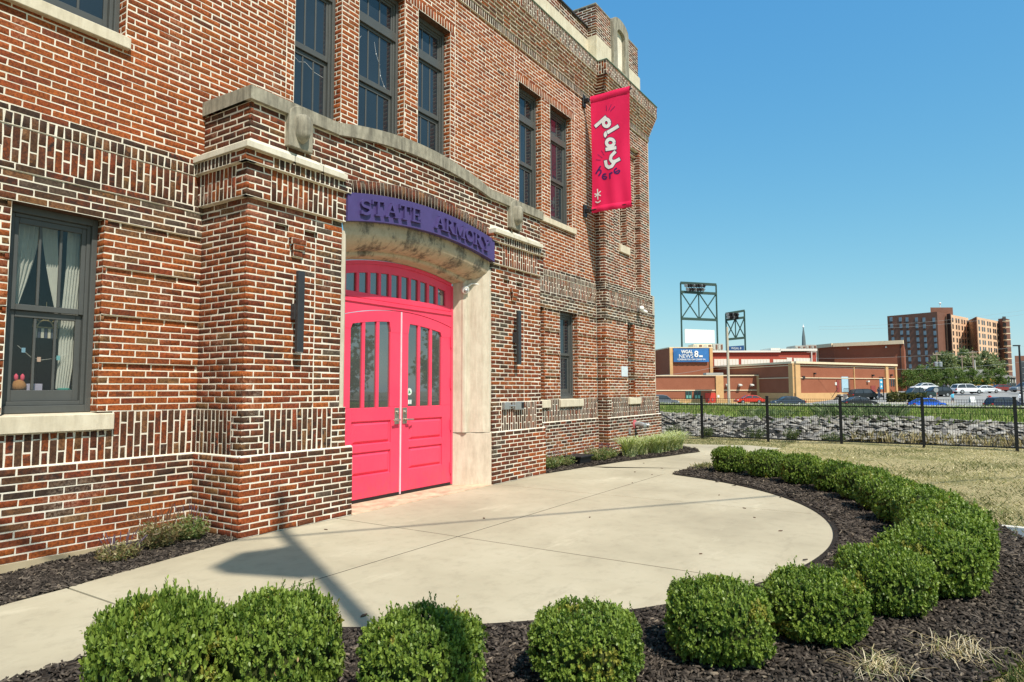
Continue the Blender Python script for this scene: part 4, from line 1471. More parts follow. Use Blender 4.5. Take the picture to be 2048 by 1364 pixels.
# patio slabs with open joints, cast as separate pieces
def clip(poly, a, b, c):
    """keep a*x+b*y<=c"""
    out = []
    for p, q in zip(poly, poly[1:] + poly[:1]):
        dp, dq = a * p[0] + b * p[1] - c, a * q[0] + b * q[1] - c
        if dp <= 0: out.append(p)
        if (dp < 0) != (dq < 0) and dp != dq:
            t = dp / (dp - dq)
            out.append((p[0] + (q[0] - p[0]) * t, p[1] + (q[1] - p[1]) * t))
    return out
circ = [(CX + RC * math.cos(R(t)), CY + RC * math.sin(R(t))) for t in np.linspace(0, 360, 180, endpoint=False)]
disc = clip(clip(clip(circ, 0, 1, -.868), -.2036, 1, -1.7078), -1, 0, -2.456)
walk_left = [(-10, -3.5), (1.5, -2.8), (2.44, -2.8), (2.44, -1.21), (2.01, -1.27), (-10, -2.42)]
walk_right = [(10.2, -.885), (11.34, -1.03), (12.75, -1.23), (14.06, -1.6), (14.98, -1.77), (15.55, -1.92), (16.45, -1.56), (17.0, -.9), (17.6, .4), (17.6, 3), (19.3, 3), (18.3, .2), (17.6, -.5), (17.66, -1.31), (17.86, -1.88), (18.03, -2.47), (17.56, -3.3), (13.2, -2.92), (12.3, -2.78), (11.25, -2.75)]
g = .009
pieces = []
XJ, YJ, XJ2 = 5.40, -2.62, 8.62
base = [p for p in disc]
for cond in (((1, 0, XJ - g), (0, -1, -(YJ + g))), ((1, 0, XJ - g), (0, 1, YJ - g)), ((-1, 0, -(XJ + g)), (1, 0, XJ2 - g), (0, -1, -(YJ + g))), ((-1, 0, -(XJ + g)), (0, 1, YJ - g), (1, 0, XJ2 - g)), ((-1, 0, -(XJ2 + g)), (0, -1, -(YJ + g))), ((-1, 0, -(XJ2 + g)), (0, 1, YJ - g))):
    p = base
    for c in cond: p = clip(p, *c)
    pieces.append(p)
patio = tag(empty('patio', (CX, CY, 0)), kind='structure')
PINV[patio.name] = Matrix.Translation(Vector((CX, CY, 0))).inverted()
for p in pieces:
    if len(p) < 3: continue
    mb = MB(); mb.prism(p, -.12, 0, 'z')
    mb.build('slab', M_CONC, patio, bevel=.003)
mb = MB(); mb.prism(walk_left, -.12, -.003, 'z'); mb.build('slab', M_CONC, patio, bevel=.003)
mb = MB(); mb.prism([(11.2, -2.70), (10.26, -1.2), (10.1, -.9), (4.6, -.9), (2.52, -1.4), (2.46, -2.75), (2.75, -2.78), (3.4, -4.2), (4.9, -5.35), (6.9, -5.8), (8.9, -5.35), (10.4, -4.2)], -.14, -.0025, 'z'); mb.build('slab_bedding', M_GAP, patio)
w2 = walk_right
disc_edge = lambda y: CX + math.sqrt(max(0, RC ** 2 - (y - CY) ** 2))
wr = [(disc_edge(y) + .001, y) for y in np.linspace(-2.74, -.89, 10)]
poly = w2[1:-1] + [(11.27, -2.745)] + wr
def split_x(poly, xs):
    out = []
    lo = -1e9
    for x in list(xs) + [1e9]:
        p = poly
        if lo > -1e8: p = clip(p, -1, 0, -(lo + g))
        if x < 1e8: p = clip(p, 1, 0, x - g)
        if len(p) > 2: out.append(p)
        lo = x
    return out
for p in split_x(poly, (14.4,)):
    mb = MB(); mb.prism(p, -.12, -.002, 'z'); mb.build('slab', M_CONC, patio)

# mulch chips: flat splinters, thick near the camera
def chips(n_per, region, bbox, zbase, smax, seed):
    r_ = np.random.default_rng(seed)
    x0, x1, y0, y1 = bbox
    n = int((x1 - x0) * (y1 - y0) * n_per)
    P = np.c_[r_.uniform(x0, x1, n), r_.uniform(y0, y1, n)]
    d = np.hypot(P[:, 0], P[:, 1] + 6.805)
    keep = r_.random(n) < np.clip(1.3 - d / 11, .25, 1)
    P, d = P[keep], d[keep]
    P = np.array([p for p in P if region(p[0], p[1])])
    d = np.hypot(P[:, 0], P[:, 1] + 6.805)
    n = len(P)
    L = r_.uniform(.010, .032, n) * np.clip(d / 6, .9, 1.6); W = r_.uniform(.004, .010, n) * np.clip(d / 6, .9, 1.8); T = r_.uniform(.002, .005, n)
    a = r_.uniform(0, 6.283, n); tilt = r_.normal(0, .28, n); roll = r_.normal(0, .4, n)
    ux = np.c_[np.cos(a) * np.cos(tilt), np.sin(a) * np.cos(tilt), np.sin(tilt)]
    vx = np.c_[-np.sin(a) * np.cos(roll), np.cos(a) * np.cos(roll), np.sin(roll)]
    wx = np.cross(ux, vx)
    c = np.c_[P, (np.array([zbase(*p) for p in P]) if callable(zbase) else zbase) + r_.uniform(.002, .02, n)]
    V = np.zeros((n, 8, 3)); q = 0
    for sz in (-1, 1):
        for sx, sy in ((-1, -1), (1, -1), (1, 1), (-1, 1)):
            tp = r_.uniform(.4, 1.0, n)
            V[:, q] = c + ux * (L * sx * r_.uniform(.8, 1, n))[:, None] + vx * (W * sy * tp)[:, None] + wx * (T * sz)[:, None]
            q += 1
    F = np.array([(4, 5, 6, 7), (0, 1, 5, 4), (1, 2, 6, 5), (2, 3, 7, 6), (3, 0, 4, 7)])
    FF = F[None] + (np.arange(n) * 8)[:, None, None]
    base = np.array([(.050, .041, .035), (.078, .063, .053), (.125, .103, .086), (.032, .026, .023), (.19, .155, .12)])
    k = r_.choice(5, n, p=[.36, .30, .16, .14, .04])
    col = np.c_[base[k] * np.array([.92, .90, .85]) * r_.uniform(.7, 1.3, (n, 1)), np.ones(n)]
    return V.reshape(-1, 3), FF.reshape(-1, 4), np.repeat(col, 8, axis=0)
def chip_obj(*a):
    V, F, c = chips(*a)
    o = link('mulch_chips', np_mesh('mulch_chips', V, F, c), M_CHIP)
    tag(o, kind='stuff')
    return o
o = chip_obj(2500, in_bed, (.6, 13.3, -7.7, -2.7), .012, 0, 1); o['label'] = 'dark shredded bark mulch under the ring of clipped shrubs'; o['category'] = 'mulch'
o = chip_obj(2600, lambda x, y: inpoly((x, y), LBED), (1.0, 4.2, -1.6, 0), lbed_z, 0, 2); o['label'] = 'dark shredded bark mulch strip left of the entrance pier'; o['category'] = 'mulch'
o = chip_obj(900, lambda x, y: inpoly((x, y), RBED), (10.2, 17, -1.9, 0), .006, 0, 3); o['label'] = 'dark shredded bark mulch strip along the wall right of the entrance'; o['category'] = 'mulch'

o = chip_obj(14, lambda x, y: RC - .18 < math.hypot(x - CX, y - CY) < RC - .01 and y < -2.9, (2.0, 12, -6, -2.8), .001, 0, 6); o['label'] = 'stray bark chips spilled over the curved patio edge'; o['category'] = 'mulch'
# grass blades
def blades(pts, h0, h1, w, cols, seed, lean=.5, zoff=-.015):
    r_ = np.random.default_rng(seed)
    n = len(pts)
    P = np.asarray(pts)
    if P.shape[1] == 2: P = np.c_[P, np.full(n, zoff)]
    a = r_.uniform(0, 6.283, n)
    h = r_.uniform(h0, h1, n)
    t = r_.normal(0, lean, (n, 2)) * h[:, None]
    side = np.c_[np.cos(a), np.sin(a), np.zeros(n)] * (w * r_.uniform(.6, 1.3, n))[:, None]
    V = np.zeros((n, 4, 3))
    V[:, 0] = P - side; V[:, 1] = P + side
    mid = P + np.c_[t * .45, h * .62]
    V[:, 2] = mid + side * .7
    V[:, 3] = P + np.c_[t, h]
    F = np.array([(0, 1, 2, 3)])[None] + (np.arange(n) * 4)[:, None, None]
    C = np.asarray(cols)
    k = r_.choice(len(C), n)
    col = np.c_[C[k] * r_.uniform(.7, 1.3, (n, 1)), np.ones(n)]
    return np_mesh('grass', V.reshape(-1, 3), F.reshape(-1, 4), np.repeat(col, 4, axis=0))
def on_lawn(x, y):
    d = math.hypot(x - CX, y - CY)
    if d < RO - .05 and y < -2.7: return False
    if inpoly((x, y), walk_right) or inpoly((x, y), RBED): return False
    if y > -2.9 and x < 17.5: return False
    return True
r_ = np.random.default_rng(5)
P = []
while len(P) < 95000:
    q = np.c_[r_.uniform(2.5, 20.7, 40000), r_.uniform(-15, 1.5, 40000)]
    dd = np.hypot(q[:, 0], q[:, 1] + 6.8)
    q = q[(dd < 22) & (r_.random(len(q)) < np.clip(4.5 / dd, .1, 1))]
    P += [p for p in q if on_lawn(*p)]
P = np.array(P[:95000])
gn = np.array([math.sin(p[0] * .9 + 1.3 * math.sin(p[1] * .8)) * math.sin(p[1] * 1.1 + .6 * p[0]) for p in P]) + r_.normal(0, .35, len(P))
edge = np.array([math.hypot(p[0] - CX, p[1] - CY) for p in P])
green = (gn > .62) | ((edge < RO + .75) & (P[:, 0] < 10) & (r_.random(len(P)) < .8)) | ((P[:, 1] > -3.3) & (P[:, 0] > 17) & (r_.random(len(P)) < .75))
straw = [(.58, .50, .28), (.48, .40, .20), (.66, .58, .36), (.36, .30, .14), (.27, .255, .10)]
grn = [(.055, .085, .020), (.10, .125, .032), (.15, .16, .055), (.22, .20, .08)]
o = link('dry_grass', blades(P[~green], .012, .04, .006, straw, 11, 1.1), M_GRASS)
tag(o, 'short straw coloured dry grass on the lawn', 'grass', kind='stuff')
o = link('green_grass', blades(P[green], .02, .065, .0045, grn, 12, .8), M_GRASS)
tag(o, 'green grass growing back in patches of the dry lawn', 'grass', kind='stuff')
# straw tufts dying on the mulch, lower right
def tuft(cx, cy, rad, n, label, seed, group=None, cols=None):
    r = np.random.default_rng(seed)
    V, F, C = [], [], []
    cols = cols or [(.62, .50, .30), (.52, .40, .22), (.70, .60, .42), (.34, .26, .13), (.24, .25, .10)]
    for k in range(n):
        a = r.uniform(0, 6.283); bl = r.uniform(.3, 1) * rad
        b0 = np.array([cx + r.normal(0, rad * .35), cy + r.normal(0, rad * .35), .012])
        dirv = np.array([math.cos(a), math.sin(a), 0]); sd = np.array([-math.sin(a), math.cos(a), 0]) * r.uniform(.0016, .0036)
        pts = []
        hh = r.uniform(.01, .08)
        for s in range(4):
            t = s / 3
            pts.append(b0 + dirv * bl * t + np.array([0, 0, hh * math.sin(t * 2.6)]) + np.array([r.normal(0, .006), r.normal(0, .006), 0]))
        i = len(V)
        for s, p in enumerate(pts):
            wv = sd * (1 - .75 * s / 3)
            V += [p - wv, p + wv]
        for s in range(3): F.append((i + 2 * s, i + 2 * s + 1, i + 2 * s + 3, i + 2 * s + 2))
        c = cols[r.integers(len(cols))]
        C += [(*c, 1)] * 8
    o = link('dead_grass_tuft', np_mesh('dead_grass_tuft', V, F, C), M_GRASS)
    return tag(o, label, 'dead grass', group)
tuft(4.02, -6.45, .20, 160, 'bleached straw grass tuft on the mulch below the nearer shrubs', 21)
tuft(4.52, -6.78, .22, 150, 'bleached straw grass tuft on the mulch near the corner of green grass', 22)
P = np.c_[np.random.default_rng(3).normal(4.25, .16, 900), np.random.default_rng(4).normal(-7.28, .13, 900)]
o = link('green_grass', blades(P, .04, .10, .004, grn, 14, .6, .0), M_GRASS)
tag(o, 'patch of longer green grass at the edge of the mulch', 'grass', kind='stuff')
P = np.c_[np.random.default_rng(3).normal(12.55, .25, 500), np.random.default_rng(4).normal(-2.95, .1, 500)]
o = link('green_grass', blades(P, .03, .09, .006, grn + straw[:2], 15, .6, .0), M_GRASS)
tag(o, 'tuft of grass at the pointed end of the mulch bed', 'grass', kind='stuff')
# drain grate in the lawn
gr = thing('drain_grate', (8.6, -7.42, 0), 'white framed metal drain grate set in the lawn', 'drain grate')
mb = MB()
for x0, x1, y0, y1 in ((8.28, 8.95, -7.70, -7.64), (8.28, 8.95, -7.18, -7.12), (8.28, 8.34, -7.64, -7.18), (8.89, 8.95, -7.64, -7.18)): mb.box(x0, x1, y0, y1, -.02, .014)
mb.build('grate_frame', simple('pale_concrete', (.62, .58, .5), .8), gr, bevel=.004)
for k in range(9):
    mb = MB(); mb.box(8.36 + k * .058, 8.385 + k * .058, -7.64, -7.18, .0, .010); mb.build('bar', M_GREYM, gr)
mb = MB(); mb.box(8.34, 8.89, -7.64, -7.18, -.02, .0); mb.build('pit', M_BLACK, gr)

# fallen leaves and bits on the paving
LEAFAT = ['near the middle of the patio', 'near the curved right edge', 'right of the patio middle', 'on the patio towards the doors', 'near the right joint by the mulch', 'on the walk short of the mulch point', 'on the walk beside the striped leaf border', 'on the walk just above the mulch point',
 'close to the left entrance pier', 'at the foot of the pole shadow', 'close to the near edge of the patio', 'in front of the doors beside the joint', 'on the walk, middle of a loose scatter', 'before the mulch point']
r_ = np.random.default_rng(31)
for k, (x, y) in enumerate([(6.0, -4.9), (8.55, -4.65), (8.0, -4.9), (7.0, -3.3), (9.4, -4.1), (11.2, -2.1), (12.6, -1.7), (11.0, -2.5), (4.9, -1.25), (3.2, -3.55), (7.4, -5.3), (6.3, -2.3), (12.0, -2.3), (9.9, -2.6)]):
    mb = MB(); a = r_.uniform(0, 6.28); s = r_.uniform(.014, .032)
    mb.prism([(x + s * math.cos(a + t) * q, y + s * math.sin(a + t) * q) for t, q in ((0, 1.3), (1.1, .6), (2.2, .5), (3.14, 1.1), (4.2, .5), (5.2, .6))], .001, .008, 'z')
    o = mb.build('fallen_leaf', simple('dead_leaf', (.10, .055, .03), .9) if k == 0 else bpy.data.materials['dead_leaf'])
    tag(o, 'small dark dead leaf on the concrete ' + LEAFAT[k], 'leaf', 'dead leaves on the paving')
# ================================================================== clipped shrubs: shoots of small leaves over a dark woody core
def shrub_meshes(seed, nshoot, leafsz, per):
    r = np.random.default_rng(seed)
    # squarish dome, unit half width 1 and height 1
    def surf(th, ph):
        # superellipse in plan and section, with soft lumps
        c, s = np.cos(th), np.sin(th)
        pw = (np.abs(c) ** 3.0 + np.abs(s) ** 3.0) ** (-1 / 3.0)
        k = np.sign(np.sin(ph)) * np.abs(np.sin(ph)) ** .80
        h = np.sign(np.cos(ph)) * np.abs(np.cos(ph)) ** .62
        lump = 1 + .045 * np.sin(3 * th + seed) * np.sin(4 * ph) + .035 * np.sin(7 * th + 2 * seed + 3 * ph) + .03 * np.sin(13 * th - 9 * ph + seed)
        return np.stack([c * pw * k * lump * .97, s * pw * k * lump * .97, .54 + .46 * h * lump], -1)
    th = r.uniform(0, 2 * np.pi, nshoot)
    ph = np.arccos(r.uniform(-.92, 1, nshoot))
    S = surf(th, ph)
    e = 1e-3
    du, dv = surf(th + e, ph) - S, surf(th, ph + e) - S
    N = np.cross(dv, du)
    N /= np.linalg.norm(N, axis=1)[:, None] + 1e-9
    out = S - np.array([0, 0, .5])
    N *= np.sign((N * out).sum(1))[:, None]
    depth = r.random(nshoot) ** 1.6 * .13
    base = S - N * depth[:, None]
    long = r.random(nshoot) < .06
    d = N * .75 + np.array([0, 0, .55]) + r.normal(0, .34, (nshoot, 3))
    d /= np.linalg.norm(d, axis=1)[:, None]
    Ls = r.uniform(.045, .085, nshoot) * np.where(long & (N[:, 2] > .2), 2.5, 1)
    tone = r.normal(0, 1, nshoot) + .9 * np.sin(th * 2 + seed) * np.sin(ph * 3)
    yellow = (np.sin(th * 1.7 + seed * 2.1) * np.sin(ph * 2.3 + seed) > .80) & (r.random(nshoot) < .6)
    V, C = [], []
    for k in range(per):
        t = (k + .5) / per
        a = k * 2.4 + r.uniform(0, 6.28, nshoot)
        o1 = np.cross(d, np.array([0.3, 0.2, 1.0])); o1 /= np.linalg.norm(o1, axis=1)[:, None]
        o2 = np.cross(d, o1)
        rad = o1 * np.cos(a)[:, None] + o2 * np.sin(a)[:, None]
        ld = rad * .85 + d * (.45 + .5 * t) + r.normal(0, .15, (nshoot, 3)); ld /= np.linalg.norm(ld, axis=1)[:, None]
        sd = np.cross(ld, d); sd /= np.linalg.norm(sd, axis=1)[:, None] + 1e-9
        up = np.cross(sd, ld)
        p = base + d * (Ls * t)[:, None]
        l = leafsz * r.uniform(.7, 1.25, nshoot); wd = l * .30
        tip = p + ld * l[:, None]
        m = p + ld * (l * .52)[:, None] + up * (l * .07)[:, None]
        m2 = p + ld * (l * .80)[:, None] + up * (l * .05)[:, None]
        m1 = p + ld * (l * .38)[:, None] + up * (l * .07)[:, None]
        w1, w2_ = sd * wd[:, None], sd * (wd * .72)[:, None]
        q = np.stack([p, m1 + w1, m2 + w2_, tip, m2 - w2_, m1 - w1], 1)
        V.append(q)
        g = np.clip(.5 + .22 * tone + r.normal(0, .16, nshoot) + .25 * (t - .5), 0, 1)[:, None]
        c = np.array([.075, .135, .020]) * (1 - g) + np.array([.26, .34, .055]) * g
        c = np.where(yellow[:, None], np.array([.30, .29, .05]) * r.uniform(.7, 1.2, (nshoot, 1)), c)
        dead = r.random(nshoot) < .0015
        c = np.where(dead[:, None], np.array([.38, .24, .09]), c)
        C.append(np.repeat(np.c_[c, np.ones(nshoot)][:, None], 6, 1))
    V = np.concatenate(V).reshape(-1, 3); C = np.concatenate(C).reshape(-1, 4)
    F = np.arange(len(V)).reshape(-1, 6)
    fol = np_mesh('foliage', V, F, C)
    fol.materials.append(M_LEAF)
    # woody core and stem
    mb = MB()
    nu, nv = 18, 10
    i0 = 0
    for b in range(nv + 1):
        p = .12 + (math.pi - .24) * b / nv
        for a in range(nu):
            q = surf(np.array([2 * math.pi * a / nu]), np.array([p]))[0]
            mb.add([(q[0] * .84, q[1] * .84, .50 + (q[2] - .50) * .84)])
    for b in range(nv):
        for a in range(nu):
            c = (a + 1) % nu
            mb.fa((b * nu + a, b * nu + c, (b + 1) * nu + c, (b + 1) * nu + a))
    for a in range(6):
        t = a * 1.05
        mb.tube((.10 * math.cos(t), .10 * math.sin(t), -.05), (.35 * math.cos(t), .35 * math.sin(t), .35), .045, .03, 6)
    core = mb.mesh('stems', smooth=True)
    core.materials.append(M_CORE)
    return fol, core
M_CORE = simple('shrub_core', (.045, .055, .018), .95, spec=.05, var=.4, scale=30)
near = [shrub_meshes(s, 3400, .054, 9) for s in (1, 2, 3)]
far = [shrub_meshes(s, 1700, .068, 7) for s in (4, 5)]
SH = [  # angle place x, y, half width, height, mesh set
 (1.66, -3.86, .305, .57, 0), (2.07, -4.14, .32, .50, 1), (2.45, -4.70, .315, .41, 2), (3.09, -5.23, .315, .385, 0), (3.76, -5.70, .32, .40, 1), (4.38, -6.10, .335, .37, 2),
 (5.13, -6.40, .34, .40, 0), (5.78, -6.66, .40, .43, 1), (6.45, -6.76, .40, .44, 2), (7.08, -6.76, .41, .45, 0), (7.78, -6.62, .40, .45, 1), (8.47, -6.42, .39, .44, 2), (9.2, -6.15, .38, .43, 0),
 (9.90, -5.85, .36, .43, 1), (10.55, -5.42, .36, .43, 2), (11.1, -4.88, .36, .45, 0), (11.62, -4.25, .35, .44, 1), (11.93, -3.58, .35, .45, 2)]
LBL = ['leftmost clipped boxwood, largest at the lower left beside the walk', 'clipped boxwood second from the left in the front row', 'clipped boxwood crossed by the dark pole shadow',
 'clipped boxwood with a yellow patch at the middle of the bottom edge', 'clipped boxwood in the front row just right of the one with a yellow patch', 'squat clipped boxwood above the bleached straw tuft',
 'clipped boxwood where the row turns away from the camera', 'clipped boxwood at the near end of the merged hedge on the right', 'clipped boxwood merged into the hedge, second from its near end',
 'clipped boxwood at the outermost bulge of the merged hedge', 'clipped boxwood in the merged hedge just beyond its bulge', 'clipped boxwood in the middle of the merged hedge', 'clipped boxwood at the far end of the merged hedge',
 'clipped boxwood fifth from the far end of the row', 'clipped boxwood fourth from the far end of the row', 'clipped boxwood third from the far end of the row', 'clipped boxwood second from the far end of the row', 'farthest clipped boxwood, at the pointed end of the mulch bed']
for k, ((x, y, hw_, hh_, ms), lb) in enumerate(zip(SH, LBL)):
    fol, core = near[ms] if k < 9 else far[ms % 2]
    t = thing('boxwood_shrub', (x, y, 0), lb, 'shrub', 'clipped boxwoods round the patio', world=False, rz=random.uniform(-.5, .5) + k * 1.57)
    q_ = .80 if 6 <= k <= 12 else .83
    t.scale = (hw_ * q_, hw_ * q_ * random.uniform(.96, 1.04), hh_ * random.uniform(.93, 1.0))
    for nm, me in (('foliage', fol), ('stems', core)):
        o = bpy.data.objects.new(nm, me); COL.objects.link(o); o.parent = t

# ------------------------------------------------------------------ low plants against the walls
def leafy(name, x, y, z, rad, h, n, cols, lw, ll, label, cat, group, seed, upright=.7, spikes=0, spike_col=(.10, .07, .10)):
    r = np.random.default_rng(seed)
    t = thing(name, (x, y, z), label, cat, group)
    V, F, C = [], [], []
    ns = max(10, n // 9)
    for s in range(ns):
        a = r.uniform(0, 6.283); q = math.sqrt(r.random())
        b0 = np.array([x + .35 * rad * q * math.cos(a), y + .35 * rad * q * math.sin(a), z])
        tip = np.array([x + rad * q * math.cos(a), y + rad * q * math.sin(a), z + h * r.uniform(.55, 1) * (1 - .35 * q * q)])
        for k in range(9):
            t_ = r.uniform(.1, 1)
            p = b0 + (tip - b0) * t_
            d = np.array([r.normal(0, 1), r.normal(0, 1), upright + r.normal(0, .4)]); d /= np.linalg.norm(d)
            sdv = np.cross(d, r.normal(0, 1, 3)); sdv /= np.linalg.norm(sdv)
            l = ll * r.uniform(.6, 1.3)
            i = len(V)
            V += [p, p + d * l * .5 + sdv * lw, p + d * l, p + d * l * .5 - sdv * lw]
            F.append((i, i + 1, i + 2, i + 3))
            c = np.array(cols[r.integers(len(cols))]) * r.uniform(.7, 1.3)
            C += [(*c, 1)] * 4
    o = link('foliage', np_mesh('foliage', V, F, C), M_LEAF, t)
    if spikes:
        mb = MB()
        for s in range(spikes):
            a = r.uniform(0, 6.283); q = r.uniform(.2, 1)
            b0 = (x + .3 * rad * math.cos(a), y + .3 * rad * math.sin(a), z + h * .3)
            b1 = (x + rad * q * 1.05 * math.cos(a), y + rad * q * 1.05 * math.sin(a), z + h * r.uniform(1.0, 1.35))
            mb.tube(b0, b1, .0022, .0016, 4)
            m_ = Vector(b1); dv = (Vector(b1) - Vector(b0)).normalized()
            mb.tube(m_ - dv * .05, m_ + dv * .015, .005, .003, 5)
        mb.build('flower_spike', simple('faded_spike', spike_col, .9), t)
    return t
brn = [(.20, .18, .075), (.28, .23, .10), (.17, .19, .07), (.34, .28, .14), (.22, .14, .07)]
mix = [(.11, .17, .045), (.15, .21, .06), (.22, .23, .085), (.27, .23, .10)]
leafy('lavender_clump', 3.12, -.60, -.05, .20, .20, 1300, brn, .006, .045, 'small grey green lavender clump, lowest left of the pier', 'plant', 'wilting plants left of the entrance pier', 41, spikes=16)
leafy('lavender_clump', 3.55, -.46, -.03, .22, .30, 1700, brn, .006, .05, 'browned lavender clump with dry stalks against the brick, middle of three', 'plant', 'wilting plants left of the entrance pier', 42, spikes=26, spike_col=(.14, .07, .04))
leafy('lavender_clump', 3.86, -.46, -.01, .19, .27, 1500, mix, .006, .05, 'greener lavender clump tucked beside the pier', 'plant', 'wilting plants left of the entrance pier', 43, spikes=8)
leafy('low_plant', 10.85, -.55, 0, .32, .26, 1100, mix, .008, .06, 'low dark green plant left of the black box at the wall', 'plant', 'low plants right of the entrance', 44, spikes=14)
leafy('low_plant', 11.35, -.55, 0, .28, .22, 1000, mix, .008, .06, 'low dark green plant touching the black box at the wall', 'plant', 'low plants right of the entrance', 45, spikes=10)
leafy('low_plant', 12.55, -.72, 0, .36, .28, 1200, mix, .008, .06, 'low spiky plant between the black box and the striped leaf border', 'plant', 'low plants right of the entrance', 46, spikes=20)
leafy('low_plant', 13.1, -.70, 0, .28, .26, 1000, mix, .008, .06, 'low spiky plant touching the striped leaf border', 'plant', 'low plants right of the entrance', 47, spikes=12)
def lily(x, y, rad, h, n, label, seed):
    r = np.random.default_rng(seed)
    V, F, C = [], [], []
    for k in range(n):
        a = r.uniform(0, 6.283); q = r.uniform(.45, 1.0)
        d = np.array([math.cos(a), math.sin(a), 0]); sdv = np.array([-math.sin(a), math.cos(a), 0])
        b0 = np.array([x + r.normal(0, .06), y + r.normal(0, .06), 0.0])
        w = r.uniform(.008, .014)
        hh = h * r.uniform(.75, 1.1)
        i = len(V)
        for s in range(6):
            t = s / 5
            p = b0 + d * rad * q * t ** 1.15 + np.array([0, 0, hh * (math.sin(min(t * 1.75, 2.4)) if t < .99 else math.sin(1.75) * .92)])
            ww = w * (1 - t ** 3) + .0008
            V += [p - sdv * ww, p - sdv * ww * .3, p + sdv * ww * .3, p + sdv * ww]
            for e in range(4):
                c = (.78, .73, .46) if e in (0, 3) else ((.20, .29, .08) if r.random() < .7 else (.44, .46, .19))
                C.append((*c, 1))
        for s in range(5):
            for e in range(3):
                F.append((i + 4 * s + e, i + 4 * s + e + 1, i + 4 * s + 4 + e + 1, i + 4 * s + 4 + e))
    o = link('lily_turf', np_mesh('lily_turf', V, F, C), M_LEAF)
    return tag(o, label, 'plant', 'striped leaf border plants')
LY = [(13.65, -.95), (14.15, -.98), (14.6, -1.15), (15.05, -1.2), (15.5, -1.25), (15.95, -1.2), (16.35, -1.0)]
LYL = ['cream striped leafy clump at the left end of the border under the tower', 'cream striped leafy clump second from the left in the border', 'cream striped leafy clump third from the left in the border', 'cream striped leafy clump in the middle of the border',
 'cream striped leafy clump third from the right end of the border', 'cream striped leafy clump second from the right end of the border', 'cream striped leafy clump at the right end of the border under the tower']
for k, ((x, y), l) in enumerate(zip(LY, LYL)): lily(x, y, .48, .40, 150, l, 60 + k)
bush = [(.07, .10, .03), (.12, .15, .05), (.17, .18, .07), (.09, .12, .04)]
for k, (x, y, rad, h, l) in enumerate([(20.25, .35, .34, .45, 'rounded pale green bush at the foot of the stone bank near the handrail'), (20.3, -.65, .26, .35, 'small bush at the foot of the stone bank behind the second fence post'), (20.3, -2.05, .42, .40, 'low spreading bush at the foot of the stone bank, left of the middle fence post'),
        (20.3, -3.05, .26, .42, 'upright bush at the foot of the stone bank behind the third fence panel'), (20.3, -4.15, .42, .30, 'low wide weedy bush at the foot of the stone bank, rightmost of five')]):
    leafy('wild_bush', x, y, 0, rad, h, 700, bush, .010, .07, l, 'bush', 'bushes at the foot of the stone bank', 80 + k)
# ================================================================== things on and by the building
def cthing(name, x, y, z, label, cat, group=None):
    return thing(name, (x * U, y * U, z * U), label, cat, group)
# wall lamps
for x, lb in ((70.6, 'long dark bar wall lamp on the pier left of the doors'), (137.15, 'long dark bar wall lamp on the pier right of the doors')):
    t = cthing('wall_lamp', x + .6, -12.2, 34.7, lb, 'wall lamp', 'bar lamps flanking the doors')
    mb = MB(U); mb.box(x, x + 1.3, -14.0, -13.3, 28.2, 41.5); mb.build('lamp_bar', M_SCONCE, t, bevel=.004)
    mb = MB(U); mb.box(x - .05, x + 1.5, -13.29, -12.16, 33.5, 36.1); mb.build('wall_box', M_SCONCE, t, bevel=.004)
    mb = MB(U); mb.box(x + .12, x + 1.18, -13.9, -13.4, 28.1, 28.19); mb.build('lens', M_WHITE, t)
# key box with a clamp on the right pier
t = cthing('lock_box', 136, -12.5, 17.2, 'grey metal door opener box with a black keypad on the right pier', 'door opener')
mb = MB(U); mb.box(131.9, 134.0, -13.4, -12.47, 17.2, 19.0); mb.build('side_box', M_GREYM, t, bevel=.006)
mb = MB(U); mb.box(136.6, 140.5, -13.4, -12.47, 17.0, 19.0); mb.build('housing', M_GREYM, t, bevel=.006)
mb = MB(U); mb.box(139.3, 140.3, -13.5, -13.41, 17.4, 18.8); mb.build('keypad', M_BLACK, t)
mb = MB(U); mb.tube((134.0, -13.1, 18.1), (136.6, -13.1, 18.0), .25); mb.tube((134.6, -13.1, 17.3), (134.6, -13.1, 18.9), .2); mb.tube((135.9, -13.1, 17.4), (135.9, -13.1, 18.8), .2); mb.build('clamp', M_GREYM, t)
# dome camera tucked under the arch, its conduit
t = cthing('security_camera', 122.9, -8.4, 45, 'round white dome camera under the stone arch above the doors', 'security camera')
mb = MB(U); mb.lathe((123.2, -8.0, 45.4), [(.95, 0), (.95, .35), (.85, .6), (.6, .62)], 18, (-.45, -.8, -.45)); mb.build('camera_body', M_WHITE, t, smooth=False)
mb = MB(U); mb.lathe((122.95, -8.45, 45.12), [(.55, 0), (.5, .25), (.3, .42), (.05, .5)], 14, (-.45, -.8, -.45)); mb.build('dome', M_GREYM, t, smooth=True)
mb = MB(U); mb.tube((123.5, -8.1, 46.0), (124.6, -9.0, 46.9), .22); mb.tube((124.6, -9.0, 46.9), (127.9, -12.15, 46.6), .16); mb.build('conduit', M_WHITE, t)
# camera pair on the tower
t = cthing('security_camera', 239, -4, 52.5, 'small white bullet camera high on the brick corner tower', 'security camera')
mb = MB(U); mb.lathe((237.4, -4.8, 52.6), [(.9, 0), (1.1, .5), (1.1, 1.3), (.5, 1.6)], 12, (.5, -.8, 0)); mb.build('camera_body', M_WHITE, t)
mb = MB(U); mb.lathe((239.6, -5.2, 52.0), [(.6, 0), (.7, 1.0), (.55, 1.9)], 12, (.8, -.5, -.25)); mb.build('camera_head', M_WHITE, t)
mb = MB(U); mb.box(237.6, 239.8, -4.8, -3.5, 51.6, 53.0); mb.build('mount', M_GREYM, t)
